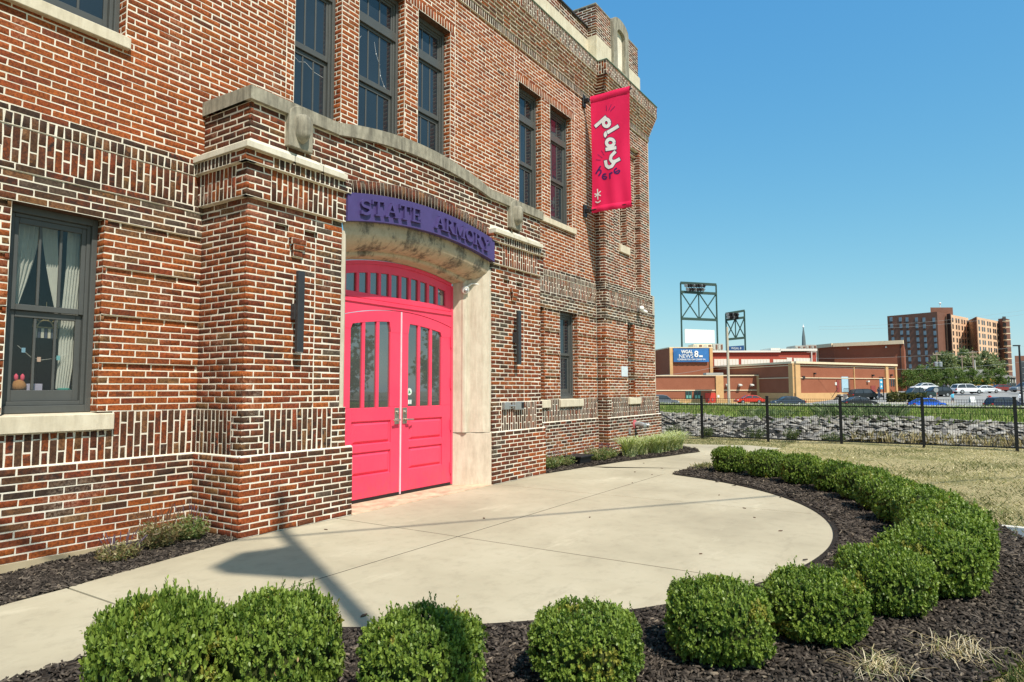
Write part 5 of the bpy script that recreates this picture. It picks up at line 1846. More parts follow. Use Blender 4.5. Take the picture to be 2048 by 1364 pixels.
# fire hose connection on the tower plinth
t = cthing('hose_connection', 232.5, -4.1, 9, 'silver fire hose connection with a red ring on the tower base', 'fire connection')
mb = MB(U); mb.lathe((232.6, -4.02, 9.0), [(1.7, 0), (1.7, .2), (.9, .35)], 20, (0, -1, 0)); mb.build('ring', simple('faded_red', (.55, .12, .13), .5), t)
mb = MB(U); mb.tube((232.6, -4.2, 9.0), (232.9, -6.4, 9.0), .85, .95, 14)
mb.tube((232.7, -6.0, 9.1), (234.6, -8.2, 8.6), .8, .75, 14); mb.tube((232.4, -6.0, 8.9), (231.6, -8.2, 8.5), .8, .75, 14); mb.build('inlet', M_GREYM, t)
mb = MB(U); mb.lathe((234.6, -8.2, 8.6), [(.95, 0), (.95, .5), (.3, .7)], 14, (.65, -.75, -.15)); mb.lathe((231.6, -8.2, 8.5), [(.95, 0), (.95, .5), (.3, .7)], 14, (-.3, -.95, -.15)); mb.build('cap', M_GREYM, t)
mb = MB(U); mb.tube((232.7, -6.2, 8.2), (232.7, -6.2, 6.2), .12, n=6); mb.build('chain', M_GREYM, t)
mb = MB(U); mb.prism([(227.0, 5.6), (228.4, 5.4), (228.7, 6.2), (228.5, 7.4), (228.0, 7.9), (227.0, 7.7), (226.7, 6.5)], -4.22, -4.05)
tag(mb.build('wall_plate', M_GREYM, None), 'small grey cast plate on the tower base left of the hose connection', 'wall plate')
mb = MB(U); mb.box(222.5, 228.0, -3.62, -3.5, 26.6, 30.3); tag(mb.build('paper_notice', simple('pale_paper', (.62, .68, .70), .6), None), 'pale blue white paper notice on the tower wall', 'notice')
# black box in the bed
t = thing('valve_box', (12.1, -.6, 0), 'low black plastic box in the bed right of the doors', 'utility box')
mb = MB(); mb.box(11.72, 12.2, -.75, -.42, -.02, .13); mb.build('box', M_BLACK, t, bevel=.01)
mb = MB(); mb.box(11.68, 12.24, -.79, -.38, .13, .16); mb.build('lid', M_BLACK, t, bevel=.006)

# ---- hanging banner, square to the wall
BXc = 201.0
bt = cthing('hanging_banner', BXc, 0, 81, 'tall pink vertical banner lettered play here on black brackets', 'banner')
Ya, Yb, Zt, Zb = -2.9, -17.4, 122.6, 82.0
M_BAN = simple('banner_pink', (.80, .018, .098), .5, spec=.3, var=.04, scale=1.5)
M_BANW = simple('banner_white', (.80, .80, .78), .5, spec=.3, var=.02)
M_BANP = simple('banner_violet', (.055, .016, .11), .5, spec=.3, var=.02)
def ban_x(u, v):
    edge = 4 * u * (1 - u)
    return BXc + .26 * math.sin(u * 5.2 + v * 2.0) * v + .20 * math.sin(v * 9 + u * 7) * edge + .14 * math.sin(u * 17 - v * 6) * (v ** 2) + .5 * math.sin(v * 3.1) * (u - .4)
def ban(u, v, off=0.0):
    inset = .22 * math.sin(math.pi * v) 
    uu = (u - .5) * (1 - .05 * math.sin(math.pi * v)) + .5
    return (ban_x(u, v) - off, Ya + (Yb - Ya) * uu, Zt + (Zb - Zt) * v)
mb = MB(U)
nu_, nv_ = 24, 60
for side in (0, 1):
    i = mb.add([ban(b / nu_, a / nv_, side * .06 - .03) for a in range(nv_ + 1) for b in range(nu_ + 1)])
    for a in range(nv_):
        for b in range(nu_):
            q = (i + a * (nu_ + 1) + b, i + a * (nu_ + 1) + b + 1, i + (a + 1) * (nu_ + 1) + b + 1, i + (a + 1) * (nu_ + 1) + b)
            mb.fa(q if side else q[::-1])
o = mb.build('cloth', M_BAN, bt, smooth=True, recalc=False)
for v0, v1 in ((-.004, .052), (.952, 1.004)):
    mb = MB(U)
    for side in (0, 1):
        i = mb.add([tuple(np.array(ban(b / nu_, v0 + (v1 - v0) * a / 4, 0)) + np.array([(1 if side else -1) * (.12 + .28 * math.sin(math.pi * a / 4)), 0, 0])) for a in range(5) for b in range(nu_ + 1)])
        for a in range(4):
            for b in range(nu_):
                q = (i + a * (nu_ + 1) + b, i + a * (nu_ + 1) + b + 1, i + (a + 1) * (nu_ + 1) + b + 1, i + (a + 1) * (nu_ + 1) + b)
                mb.fa(q)
    mb.build('rod_pocket', M_BAN, bt, smooth=True)
for z in (Zt - .9, Zb + .9):
    mb = MB(U); mb.tube((BXc, 0, z), (BXc, -18.2, z), .28, .22); mb.build('rod', M_BLACK, bt)
    mb = MB(U); mb.box(BXc - 1.0, BXc + 1.0, -.75, -.06, z - 2.2, z + 2.2)
    mb.box(BXc - .6, BXc + .6, -2.4, -.75, z - .7, z + .7); mb.build('bracket', M_BLACK, bt, bevel=.008)
# printed words: thin strokes lying on the cloth; drawn on a 290 x 800 sheet
def sheet(px, py):
    u = (px - 76) / 292
    yt = 92 - 66 * u; yb = 893 - 14 * u
    v = (py - yt) / (yb - yt)
    return u, v
def ink(name, strokes, mat, off, grow=0, rounded=True):
    mb = MB(U)
    for k, (pts, wd) in enumerate(strokes):
        wd = wd + grow
        P = [Vector(p) for p in pts]
        # finer steps
        Q = []
        for p, q in zip(P[:-1], P[1:]):
            n = max(1, int((q - p).length / 7))
            Q += [p + (q - p) * t / n for t in range(n)]
        Q.append(P[-1])
        if rounded is False:
            pass
        L_, R_ = [], []
        n = len(Q)
        if grow:
            d0 = (Q[1] - Q[0]).normalized(); d1 = (Q[-1] - Q[-2]).normalized()
            Q[0] = Q[0] - d0 * grow / 2; Q[-1] = Q[-1] + d1 * grow / 2
        for i in range(n):
            d = (Q[min(i + 1, n - 1)] - Q[max(i - 1, 0)]).normalized()
            nn = Vector((-d.y, d.x)) * wd / 2
            L_.append(Q[i] + nn); R_.append(Q[i] - nn)
        A = [ban(*sheet(p.x, p.y), off + .003 * k) for p in L_]
        B = [ban(*sheet(p.x, p.y), off + .003 * k) for p in R_]
        mb.strip(A, B)
    return mb.build(name, mat, bt)
def circ2(cx, cy, rx, ry, a0, a1, rot=0, n=20):
    out = []
    for k in range(n + 1):
        t = R(a0 + (a1 - a0) * k / n)
        x, y = rx * math.cos(t), ry * math.sin(t)
        c, s = math.cos(R(rot)), math.sin(R(rot))
        out.append((cx + x * c - y * s, cy + x * s + y * c))
    return out
W = 24
letters = {
 'p': [([(106, 302), (196, 236)], W), (circ2(196, 279, 23, 25, 0, 360), W)],
 'l': [([(286, 302), (200, 348)], W), (circ2(201, 362, 15, 15, -110, -235, 0, 10), W)],
 'a': [(circ2(222, 418, 29, 25, 0, 360), W), ([(184, 464), (268, 456)], W)],
}
letters['y'] = [([(262, 482), (228, 512), (222, 536), (238, 556), (262, 552), (296, 538)], W), ([(256, 556), (234, 586), (208, 592), (188, 576), (181, 540)], W)]
for ch in 'play':
    ink('letter_outline', letters[ch], M_BANP, .10, grow=8)
    ink('letter', letters[ch], M_BANW, .135)
w2 = 11
here = {
 'h': [([(144, 576), (106, 630)], w2), ([(120, 608), (132, 602), (146, 608), (146, 620), (128, 646)], w2)],
 'e': [([(156, 648), (192, 656)], 9), (circ2(175, 652, 18, 18, -350, -60, 10, 18), w2)],
 'r': [([(216, 632), (220, 674)], w2), ([(218, 646), (226, 633), (240, 631)], w2)],
 'e2': [([(254, 632), (290, 616)], 9), (circ2(272, 622, 19, 18, -375, -85, 0, 18), w2)],
}
for ch in here: ink('letter', here[ch], M_BANP, .10)
rays = [[(197, 155), (199, 194)], [(235, 150), (216, 192)], [(262, 164), (228, 197)], [(152, 470), (172, 504)], [(123, 496), (158, 522)], [(108, 533), (147, 536)]]
ink('ray_mark', [(r, 3.2) for r in rays], M_BANP, .10)
star = [([(119, 734), (123, 808)], 9), ([(95, 766), (121, 772)], 8), ([(98, 786), (121, 772)], 8), ([(146, 752), (121, 772)], 8), ([(147, 784), (121, 772)], 8), (circ2(124, 812, 22, 16, 20, 160, 0, 12), 8)]
ink('star_mark', star, M_BANW, .12)

# ---- street lamp with a pennant behind the camera; only its shadow and reflection are seen
LP = Vector((3.845 - .478 * 7.9, -2.305 - .879 * 7.9, 0))
# its shadow runs along the patio to the pier
k_ = 1 / math.tan(SUN_EL)
tip = Vector((4.64, -.86, .33))
D_ = (Vector((tip.x, tip.y, 0)) - LP).length
HP = D_ / k_ + .33
lt = thing('street_lamp', (LP.x, LP.y, 0), 'tall dark street lamp with a small pennant, throwing the pole shadow over the patio', 'street lamp')
mb = MB(); mb.tube((LP.x, LP.y, 0), (LP.x, LP.y, HP), .085, .075, 12); mb.build('pole', M_BLACK, lt)
mb = MB(); mb.lathe((LP.x, LP.y, 0), [(.22, 0), (.22, .25), (.14, .4), (.12, .9), (.09, 1.0)], 16); mb.build('base', M_BLACK, lt)
def from_shadow(sx, sy):
    """point in the plane through the pole along x that throws its shadow to (sx, sy)"""
    h = (sy - LP.y) / .879 / k_
    return (sx - .478 * k_ * h, LP.y, h)
sh = [(4.10, -1.50), (3.80, -1.36), (3.36, -1.60), (3.31, -1.86), (3.40, -2.10), (3.56, -2.52)]
P = [from_shadow(*s) for s in sh]
P = [(LP.x - .02, LP.y, P[0][2])] + P + [(LP.x - .02, LP.y, P[-1][2])]
mb = MB(); mb.prism([(p[0], p[2]) for p in P], LP.y - .012, LP.y + .012); mb.build('pennant', M_BANP, lt)

# ---- behind the left window
t = cthing('curtain', 39.5, 4.6, 33, 'sheer white curtain tied back at the left side of the window', 'curtain', 'sheer curtains in the left window')
M_CURT = simple('sheer_cloth', (.62, .61, .56), .9, spec=.1, var=.1)
def curtain(t, top, bot, folds, amp):
    """top, bot: lists of (xa, xb, z) sections from the rail down"""
    mb = MB(U)
    rows = []
    for xa, xb, z in top:
        rows.append([(xa + (xb - xa) * k / folds, 4.6 + amp * math.sin(k * 2.1) * (.4 + .6 * abs(xb - xa) / 4), z) for k in range(folds + 1)])
    for a, b in zip(rows[:-1], rows[1:]): mb.strip(a, b)
    mb.build('cloth', M_CURT, t, smooth=True)
curtain(t, [(36.6, 41.0, 46), (36.6, 40.8, 43), (36.6, 40.3, 40), (36.8, 39.6, 37), (37.2, 38.7, 33.8), (37.2, 38.0, 31), (36.9, 37.6, 27)], None, 22, .35)
t = cthing('curtain', 42.5, 4.6, 33, 'sheer white curtain swept across the middle of the window', 'curtain', 'sheer curtains in the left window')
curtain(t, [(41.0, 43.0, 46), (41.2, 43.2, 43), (41.7, 43.4, 40), (42.3, 43.6, 37), (43.0, 43.9, 34), (43.3, 44.0, 31)], None, 16, .3)
t = cthing('curtain', 45.2, 4.6, 33, 'sheer white curtain hanging down the right side of the window', 'curtain', 'sheer curtains in the left window')
curtain(t, [(44.3, 46.8, 46), (44.3, 46.6, 40), (44.0, 46.2, 34), (43.8, 46.0, 30), (43.8, 45.8, 26), (43.6, 45.4, 22.3)], None, 18, .4)
t = cthing('hanging_ornament', 41.9, 4.2, 32.8, 'arched openwork ornament hanging by a string in the left window', 'ornament')
mb = MB(U)
for k in range(12):
    a0, a1 = math.pi * k / 12, math.pi * (k + 1) / 12
    for rr in (1.55, 1.0):
        mb.tube((41.9 + rr * math.cos(a0), 4.2, 30.9 + rr * math.sin(a0)), (41.9 + rr * math.cos(a1), 4.2, 30.9 + rr * math.sin(a1)), .09, n=5)
    if k % 2: mb.tube((41.9 + 1.0 * math.cos(a0), 4.2, 30.9 + math.sin(a0)), (41.9 + 1.55 * math.cos(a0), 4.2, 30.9 + 1.55 * math.sin(a0)), .06, n=5)
mb.tube((40.35, 4.2, 30.9), (43.45, 4.2, 30.9), .1, n=5); mb.tube((41.9, 4.2, 32.4), (41.9, 4.2, 34.5), .03, n=4)
mb.build('arch', simple('brass', (.42, .34, .18), .5, metal=.4), t)
for k, c in enumerate(((.5, .48, .42), (.06, .07, .11), (.55, .52, .45), (.06, .07, .12), (.6, .55, .45), (.07, .08, .12), (.45, .33, .22))):
    mb = MB(U); x = 40.55 + k * .42
    mb.box(x, x + .34, 4.15, 4.28, 29.4, 30.75); mb.build('tab', simple('tab_cloth_%s' % 'abcdefg'[k], c, .8), t)
t = cthing('soft_toy', 39.1, 4.3, 22, 'tan soft toy with pink ears on the inside window sill', 'soft toy')
mb = MB(U); mb.lathe((39.1, 4.4, 21.9), [(.5, 0), (.85, .4), (.9, .9), (.6, 1.4), (.2, 1.65)], 12); mb.build('head', simple('tan_plush', (.42, .20, .07), .9), t, smooth=True)
for x in (38.75, 39.5):
    mb = MB(U); mb.lathe((x, 4.4, 23.3), [(.1, 0), (.26, .4), (.24, .8), (.05, 1.05)], 8); mb.build('ear', simple('pink_plush', (.8, .10, .18), .9) if x < 39 else bpy.data.materials['pink_plush'], t, smooth=True)
mb = MB(U); mb.box(40.0, 41.9, 4.3, 4.42, 21.9, 23.0); tag(mb.build('booklet', simple('lilac_paper', (.52, .47, .62), .8), None), 'lilac booklet standing on the inside window sill', 'booklet')
mb = MB(U); mb.lathe((44.6, 4.3, 21.9), [(.8, 0), (.9, .3), (.6, .5)], 12); tag(mb.build('dish', simple('teal_glaze', (.05, .22, .19), .4), None), 'small teal dish under the right hand curtain', 'dish')
mb = MB(U); mb.box(35.8, 47.2, 3.65, 7.5, 21.2, 21.8); mb.build('inner_sill', M_FRAME, building)
t = cthing('clip_string', 41.5, 4.1, 27, 'string with tiny clips strung across the left window', 'string')
mb = MB(U); P = [(38.6, 4.05, 28.2), (40.2, 4.05, 26.7), (41.5, 4.05, 26.3), (43.2, 4.05, 26.6), (44.6, 4.05, 27.3)]
for a, b in zip(P[:-1], P[1:]): mb.tube(a, b, .025, n=4)
mb.build('string', M_WHITE, t)
for (x, z), c in zip(((39.3, 27.6), (41.2, 26.4), (43.6, 26.7)), ((.25, .45, .62), (.7, .45, .35), (.2, .5, .55))):
    mb = MB(U); mb.box(x - .22, x + .22, 3.95, 4.04, z - .35, z + .3); mb.build('clip', simple('clip_%d' % int(x), c, .6), t)
# fairy lights behind the tall windows
t = cthing('fairy_lights', 102, 3.2, 95, 'string of tiny white fairy lights behind the middle tall window', 'fairy lights')
mb = MB(U); r = np.random.default_rng(9)
P = [(103.6, 2.86, 100.0), (104.2, 2.86, 97.5), (105.3, 2.86, 95.5), (105.6, 2.86, 93), (106.8, 2.86, 91.0), (108.2, 2.86, 90.2)]
for a, b in zip(P[:-1], P[1:]):
    mb.tube(a, b, .028, n=4); mb.box(b[0] - .09, b[0] + .09, 2.80, 2.87, b[2] - .12, b[2] + .12)
P = [(97.6, 2.86, 97.0), (98.6, 2.86, 98.2), (99.6, 2.86, 99.6)]
for a, b in zip(P[:-1], P[1:]): mb.tube(a, b, .028, n=4)
mb.build('light_string', M_WHITE, t)
t = cthing('fairy_lights', 86, 3.2, 88, 'string of tiny white fairy lights behind the left tall window', 'fairy lights')
mb = MB(U); P = [(81.5, 3.3, 88.0), (83.5, 3.3, 87.0), (85.0, 3.3, 87.6), (87.5, 3.3, 86.4), (90.0, 3.3, 86.2)]
for a, b in zip(P[:-1], P[1:]): mb.tube(a, b, .028, n=4)
mb.build('light_string', M_WHITE, t)

# ---- black iron fence, steps and handrail
FX = 19.75
ft = thing('metal_fence', (FX, -5, 0), 'black metal mesh fence with square posts along the far edge of the lawn', 'fence')
ys = [1.2 - 1.87 * k for k in range(10)]
FTOP = 1.22
for y in ys:
    mb = MB(); mb.box(FX - .032, FX + .032, y - .032, y + .032, -.05, FTOP + .03); mb.box(FX - .04, FX + .04, y - .04, y + .04, FTOP + .03, FTOP + .05)
    mb.build('post', M_BLACKF, ft)
for a, b in zip(ys[:-1], ys[1:]):
    y0, y1 = b + .034, a - .034
    mb = MB()
    for z in (.07, 1.0):
        mb.box(FX - .016, FX + .016, y0, y1, z - .016, z + .016)
    mb.build('rail', M_BLACKF, ft)
    mb = MB()
    n = int((y1 - y0) / .052)
    for k in range(n + 1):
        y = y0 + (y1 - y0) * k / n
        mb.box(FX - .024, FX - .018, y - .0034, y + .0034, .05, 1.2, skip='tb')
    for z in (.25, .45, .65, .85, 1.12, 1.19):
        mb.box(FX - .030, FX - .024, y0, y1, z - .004, z + .004)
    mb.build('mesh_panel', M_BLACKF, ft)
ht = thing('handrail', (18.9, .6, 0), 'black tube handrail with a looped end beside steps at the tower corner', 'handrail')
mb = MB()
HX = 19.0
mb.tube((HX, 1.6, 1.75), (HX, .37, 1.08), .022); mb.tube((HX, .37, 1.08), (HX, .37, -.05), .024)
mb.tube((HX, 1.6, 1.35), (HX, .62, .88), .02); mb.tube((HX, .62, .88), (HX, -.12, .50), .02); mb.tube((HX, -.12, .50), (HX, -.10, .44), .02); mb.tube((HX, -.10, .44), (HX, .35, .44), .02)
mb.build('rail', M_BLACK, ht)
st = thing('stair', (19, .9, 0), 'dark side of a short stair behind the tower corner', 'stair')
for k in range(4):
    mb = MB(); mb.box(18.2, 19.3, .42 + k * .3, .72 + k * .3, -.05, .16 * (k + 1)); mb.build('step', M_CAP, st)
# ================================================================== stone bank, grass verge, street ground
def bank_z(t): return -.05 + .80 * t
def far_t(s, d):
    q = s / max(d, 1)
    return min(1, max(0, (q - .42) / .15))
def far_h(s, d):
    """height of the street side ground: s sideways, d along the view"""
    ta = far_t(s, d); ta = ta * ta * (3 - 2 * ta)
    L = np.interp(d, [40, 60, 92, 110, 130, 160, 700], [-.9, -1.4, -1.55, -1.05, -1.4, -1.4, -1.4])
    Rr = np.interp(d, [40, 60, 92, 104, 112, 118, 140, 170, 700], [-.9, -1.2, -1.15, -.5, 0, .42, .8, 1.0, 1.0])
    return float(L + (Rr - L) * ta)
# embankment sheet from the bank to the crest and down
xs = np.concatenate([[20.75, 21.1, 22.4, 23.0], np.linspace(24, 36, 8), [36.6, 37.4, 39, 42, 46]])
zs = np.concatenate([[-.06, -.02, .50, .57], np.linspace(.58, .62, 8), [.63, .58, .2, -.5, -1.3]])
yy = np.linspace(-60, 90, 76)
V = [(x, y, z + (.05 * math.sin(y * .9) + .03 * math.sin(y * 2.3) if 22 < x < 25 else 0)) for x, z in zip(xs, zs) for y in yy]
n = len(yy)
F = [(i * n + j, (i + 1) * n + j, (i + 1) * n + j + 1, i * n + j + 1) for i in range(len(xs) - 1) for j in range(n - 1)]
def verge_mat():
    m, nt, b = new_mat('verge_grass_ground')
    g = noise(nt, 9, 6, .8)
    c = ramp(nt, g, [(.3, (.10, .14, .03)), (.55, (.19, .24, .055)), (.75, (.28, .28, .09))])
    nt.links.new(c, b.inputs['Base Color']); b.inputs['Roughness'].default_value = .95; setspec(b, .05)
    return m
structure(link('embankment', np_mesh('embankment', V, F, smooth=True), verge_mat()))
mb = MB()
mb.box(35.2, 36.5, -60, 7, .40, .68)
structure(mb.build('kerb_walk', simple('pale_kerb', (.50, .46, .38), .85), None))
# near black sheet behind the stones, darkens the gaps between them
mb = MB()
mb.strip([(20.72, y, -.05) for y in yy], [(22.55, y, .54) for y in yy])
structure(mb.build('bank_gap_fill', simple('bank_gap_fill', (.022, .020, .017), .95, var=.4), None))
# dry laid stones: seven uneven layers
bk = thing('stone_bank', (21.4, -5, 0), 'long bank of piled flat grey stones behind the fence', 'stone bank')
def rock_mesh(seed):
    r = random.Random(seed)
    bm = bmesh.new()
    for k in range(16):
        v = Vector((r.gauss(0, 1), r.gauss(0, 1), r.gauss(0, 1))).normalized()
        m_ = max(abs(v.x), abs(v.y), abs(v.z))
        v = v * (.62 / m_ ** .6 + .38)
        bm.verts.new(v * r.uniform(.8, 1.05))
    bmesh.ops.convex_hull(bm, input=bm.verts)
    for v in [v for v in bm.verts if not v.link_faces]: bm.verts.remove(v)
    bmesh.ops.recalc_face_normals(bm, faces=bm.faces)
    me = bpy.data.meshes.new('stone')
    bm.to_mesh(me); bm.free()
    return me
def rock_mat():
    m, nt, b = new_mat('bank_stone')
    oi = nd(nt, 'ShaderNodeObjectInfo')
    f = noise(nt, 5, 5, .75)
    c = mixc(nt, ramp(nt, f, [(.35, (.55, .55, .55)), (.62, (0, 0, 0))]), oi.outputs['Color'], mixc(nt, 1.0, oi.outputs['Color'], (.42, .40, .38), 'MULTIPLY'))
    nt.links.new(c, b.inputs['Base Color']); b.inputs['Roughness'].default_value = .85; setspec(b, .2)
    bump(nt, b, noise(nt, 16, 5, .75), .7, .03)
    return m
M_ROCKO = rock_mat()
RM = [rock_mesh(s) for s in range(8)]
for m_ in RM: m_.materials.append(M_ROCKO)
r_ = random.Random(5)
spots = []
LAY = 13
for l in range(LAY):
    y = -12.8 + r_.uniform(0, .3)
    while y < 4.5:
        L = r_.uniform(.09, .26) if r_.random() < .85 else r_.uniform(.26, .42)
        h = r_.uniform(.022, .055) if L < .28 else r_.uniform(.035, .065)
        t = (l + .5 + .45 * math.sin(y * .8 + l) * .6 + r_.uniform(-.25, .25)) / LAY
        x = 20.85 + 1.75 * t + r_.uniform(-.09, .09)
        z = .0 + .60 * t + .05 * math.sin(y * .9)
        sh = r_.uniform(.6, 1.15)
        g_ = r_.choice([(.33, .305, .265), (.38, .355, .31), (.27, .25, .225), (.30, .27, .225), (.44, .41, .36), (.22, .205, .185)])
        spots.append((x, y + L / 2, z, L * .60, h * 1.0, tuple(c * sh ** .5 for c in g_)))
        y += L * r_.uniform(.8, 1.0)
def rel_size(s):
    d = math.hypot(s[0], s[1] + 6.8)
    vis_ = 1 if -9.8 < s[1] < 1.6 else .01
    return vis_ * s[3] * s[4] / d ** 2
spots.sort(key=lambda s: -rel_size(s))
stuffV, stuffF, stuffC = [], [], []
for i, (x, y, z, hl, hh, c) in enumerate(spots):
    me = r_.choice(RM)
    rot = Matrix.Rotation(math.pi / 2 + r_.uniform(-.25, .25), 4, 'Z') @ Matrix.Rotation(r_.gauss(0, .2), 4, 'Y') @ Matrix.Rotation(r_.uniform(-.35, .2), 4, 'X')
    M_ = Matrix.Translation((x, y, z)) @ rot @ Matrix.Diagonal((hl, r_.uniform(.10, .20), hh, 1))
    if i < 300:
        o = bpy.data.objects.new('stone', me); COL.objects.link(o)
        o.parent = bk; o.matrix_parent_inverse = PINV[bk.name]
        o.matrix_basis = M_
        o.color = (*c, 1)
    else:
        b0 = len(stuffV)
        stuffV += [tuple(M_ @ v.co) for v in me.vertices]
        for p in me.polygons:
            v = list(p.vertices)
            stuffF.append(tuple(b0 + q for q in v))
        stuffC += [(*c, 1)] * len(me.vertices)
me = bpy.data.meshes.new('stones'); me.from_pydata(stuffV, [], stuffF)
a = me.color_attributes.new('Col', 'FLOAT_COLOR', 'POINT'); a.data.foreach_set('color', np.array(stuffC, dtype=np.float32).ravel())
tag(link('stones', me, M_ROCK, bk), kind='stuff')
# verge grass: denser green blades, and the tall weeds
r_ = np.random.default_rng(8)
n = 42000
P = np.c_[r_.uniform(22.3, 36.5, n), r_.uniform(-22, 13, n), np.zeros(n)]
P = P[r_.random(n) < np.clip(1.5 - (P[:, 0] - 22) / 14, .35, 1)]
P[:, 2] = np.interp(P[:, 0], xs, zs) - .02
grn2 = [(.14, .21, .035), (.20, .26, .06), (.25, .28, .08), (.11, .17, .035), (.32, .31, .12)]
o = link('verge_grass', blades(P, .06, .20, .014, grn2, 91, .35, 0), M_GRASS)
tag(o, 'green grass on the verge above the stone bank', 'grass', kind='stuff')
for k, (y0, y1, n, h0, h1, lb) in enumerate([(-5.6, -3.3, 3400, .12, .48, 'tall grey green weeds rising above the grass in the middle of the verge'), (-2.6, -.9, 900, .10, .28, 'low weeds along the left part of the verge above the stones')]):
    n_ = n
    P = np.c_[r_.normal(23.6, .55, n_), r_.uniform(y0, y1, n_), np.zeros(n_)]
    P[:, 2] = np.interp(P[:, 0], xs, zs) - .03
    o = link('tall_weeds', blades(P, h0, h1, .009, [(.14, .20, .08), (.18, .23, .10), (.23, .26, .13), (.10, .15, .055)], 95 + k, .45, 0), M_GRASS)
    tag(o, lb, 'weeds', kind='stuff')
P = np.c_[r_.normal(20.9, .12, 900), r_.uniform(-11, -4.5, 900), np.zeros(900)]
o = link('dry_stalks', blades(P, .08, .38, .009, [(.42, .34, .18), (.52, .44, .27), (.32, .25, .12)], 99, .3, 0), M_GRASS)
tag(o, 'dry straw stalks along the foot of the stone bank', 'dry grass', kind='stuff')

# street level beyond the crest
ds = np.concatenate([np.linspace(36, 60, 7), np.linspace(66, 180, 30), [220, 300, 450, 700, 1200]])
qs = np.linspace(-1.4, 1.4, 57)
V, F = [], []
for d in ds:
    for q in qs:
        s = q * d
        V.append(street((s, d, far_h(s, d) - .01 - (0.9 if d < 46 else 0))))
n = len(qs)
F = [(i * n + j, i * n + j + 1, (i + 1) * n + j + 1, (i + 1) * n + j) for i in range(len(ds) - 1) for j in range(n - 1)]
structure(link('street_ground', np_mesh('street_ground', V, F, smooth=True), simple('asphalt', (.27, .26, .24), .9, var=.12, scale=.4)))
mb = MB()
mb.box(-900, 900, -900, 900, -3.4, -3.2)
structure(mb.build('ground', simple('far_ground', (.16, .15, .11), .95), None))
# ================================================================== across the street
def sx(px, d): return (px - 1024) / 1325.88 * d
def hz(py, d): return 1.48 + d * math.tan(math.atan((682 - py) / 1325.88) + PITCH)
def fthing(name, s, d, z, label, cat, group=None):
    return thing(name, street((s, d, z)), label, cat, group)
def fmb(): return MB(1.0, street)
def brickwall(name, a, b_):
    m, nt, b = new_mat(name)
    f = noise(nt, .35, 5, .7); g = noise(nt, 9, 3, .8, stretch=(.3, .3, 3))
    c = ramp(nt, f, [(.3, a), (.7, b_)])
    c = mixc(nt, ramp(nt, g, [(.3, (.35, .35, .35)), (.5, (0, 0, 0))]), c, tuple(x * .7 for x in a))
    nt.links.new(c, b.inputs['Base Color']); b.inputs['Roughness'].default_value = .9; setspec(b, .1)
    return m
M_FBR = brickwall('far_brick', (.28, .098, .055), (.33, .122, .070))
M_FBD = brickwall('far_brick_brown', (.165, .080, .055), (.205, .10, .07))
M_FRED = simple('far_red_panel', (.34, .060, .035), .7)
M_FTAN = simple('far_tan_block', (.60, .36, .16), .85, var=.08, scale=1)
M_FCRM = simple('far_cream_trim', (.74, .60, .40), .8)
M_FWHT = simple('far_white_panel', (.70, .70, .62), .6, var=.05)
M_FGRN = simple('scoreboard_green', (.030, .062, .048), .5)
M_FDOOR = simple('far_red_door', (.60, .055, .035), .6)
M_FBLUE = simple('pale_blue_door', (.36, .52, .60), .6)
M_FTAN2 = brickwall('far_tan_brick', (.68, .43, .27), (.76, .50, .32))
M_FGREY = simple('far_grey_unit', (.40, .38, .33), .7, var=.2, scale=.5)
M_GLASSL = glass_dark('pale_window_glass', (.17, .22, .26), .2)  # pale blue grey base for the apartment panes
M_WOOD = simple('pole_wood', (.32, .24, .17), .9)
M_ROOFG = simple('grey_shingle', (.20, .185, .16), .9, var=.2, scale=1)
M_CONCF = simple('far_concrete', (.58, .54, .46), .8)

def textmesh(txt, size, bold=0.0):
    cu = bpy.data.curves.new('lettering', 'FONT')
    cu.body = txt; cu.size = size; cu.offset = bold; cu.align_x = 'LEFT'
    o = bpy.data.objects.new('lettering', cu)
    COL.objects.link(o)
    dg = bpy.context.evaluated_depsgraph_get()
    me = bpy.data.meshes.new_from_object(o.evaluated_get(dg))
    bpy.data.objects.remove(o)
    bpy.data.curves.remove(cu)
    return me
def far_text(txt, s0, s1, d, z0, z1, mat, parent, name='lettering', bold=0.0):
    """lettering stretched to fit a rectangle facing the camera"""
    me = textmesh(txt, 1.0, bold)
    co = np.array([v.co[:] for v in me.vertices])
    mn, mx = co.min(0), co.max(0)
    for v in me.vertices:
        u = (v.co.x - mn[0]) / (mx[0] - mn[0]); w_ = (v.co.y - mn[1]) / (mx[1] - mn[1])
        v.co = street((s0 + (s1 - s0) * u, d, z0 + (z1 - z0) * w_))
    me.materials.clear(); me.materials.append(mat)
    return link(name, me, None, parent)

# ---- low front wing with red doors
D = 128
zb = far_h(sx(1420, D), D) - .3
wing = fthing('brick_building', sx(1425, D), D, zb, 'long low brick wing with red double door and tan pilasters', 'building')
zt = hz(753, D)
m = fmb(); m.box(sx(1270, D), sx(1537, D), D, D + 8, zb, zt); m.build('wall', M_FBR, wing)
m = fmb(); m.box(sx(1270, D), sx(1537.5, D), D - .25, D + 8, zt, hz(751, D)); m.build('cornice', M_FCRM, wing)
m = fmb(); m.box(sx(1270, D), sx(1430, D), D - .12, D, hz(782.5, D), hz(780.5, D)); m.box(sx(1445, D), sx(1512, D), D - .12, D, hz(782.5, D), hz(780.5, D)); m.build('belt_course', M_FCRM, wing)
m = fmb(); m.box(sx(1270, D), sx(1537, D), D - .1, D, zb, hz(799, D)); m.build('base_course', M_FTAN, wing)
for a, b in ((1430, 1445), (1512, 1523), (1533.5, 1537.3)):
    m = fmb(); m.box(sx(a, D), sx(b, D), D - .3, D, zb, zt); m.build('pilaster', M_FTAN, wing)
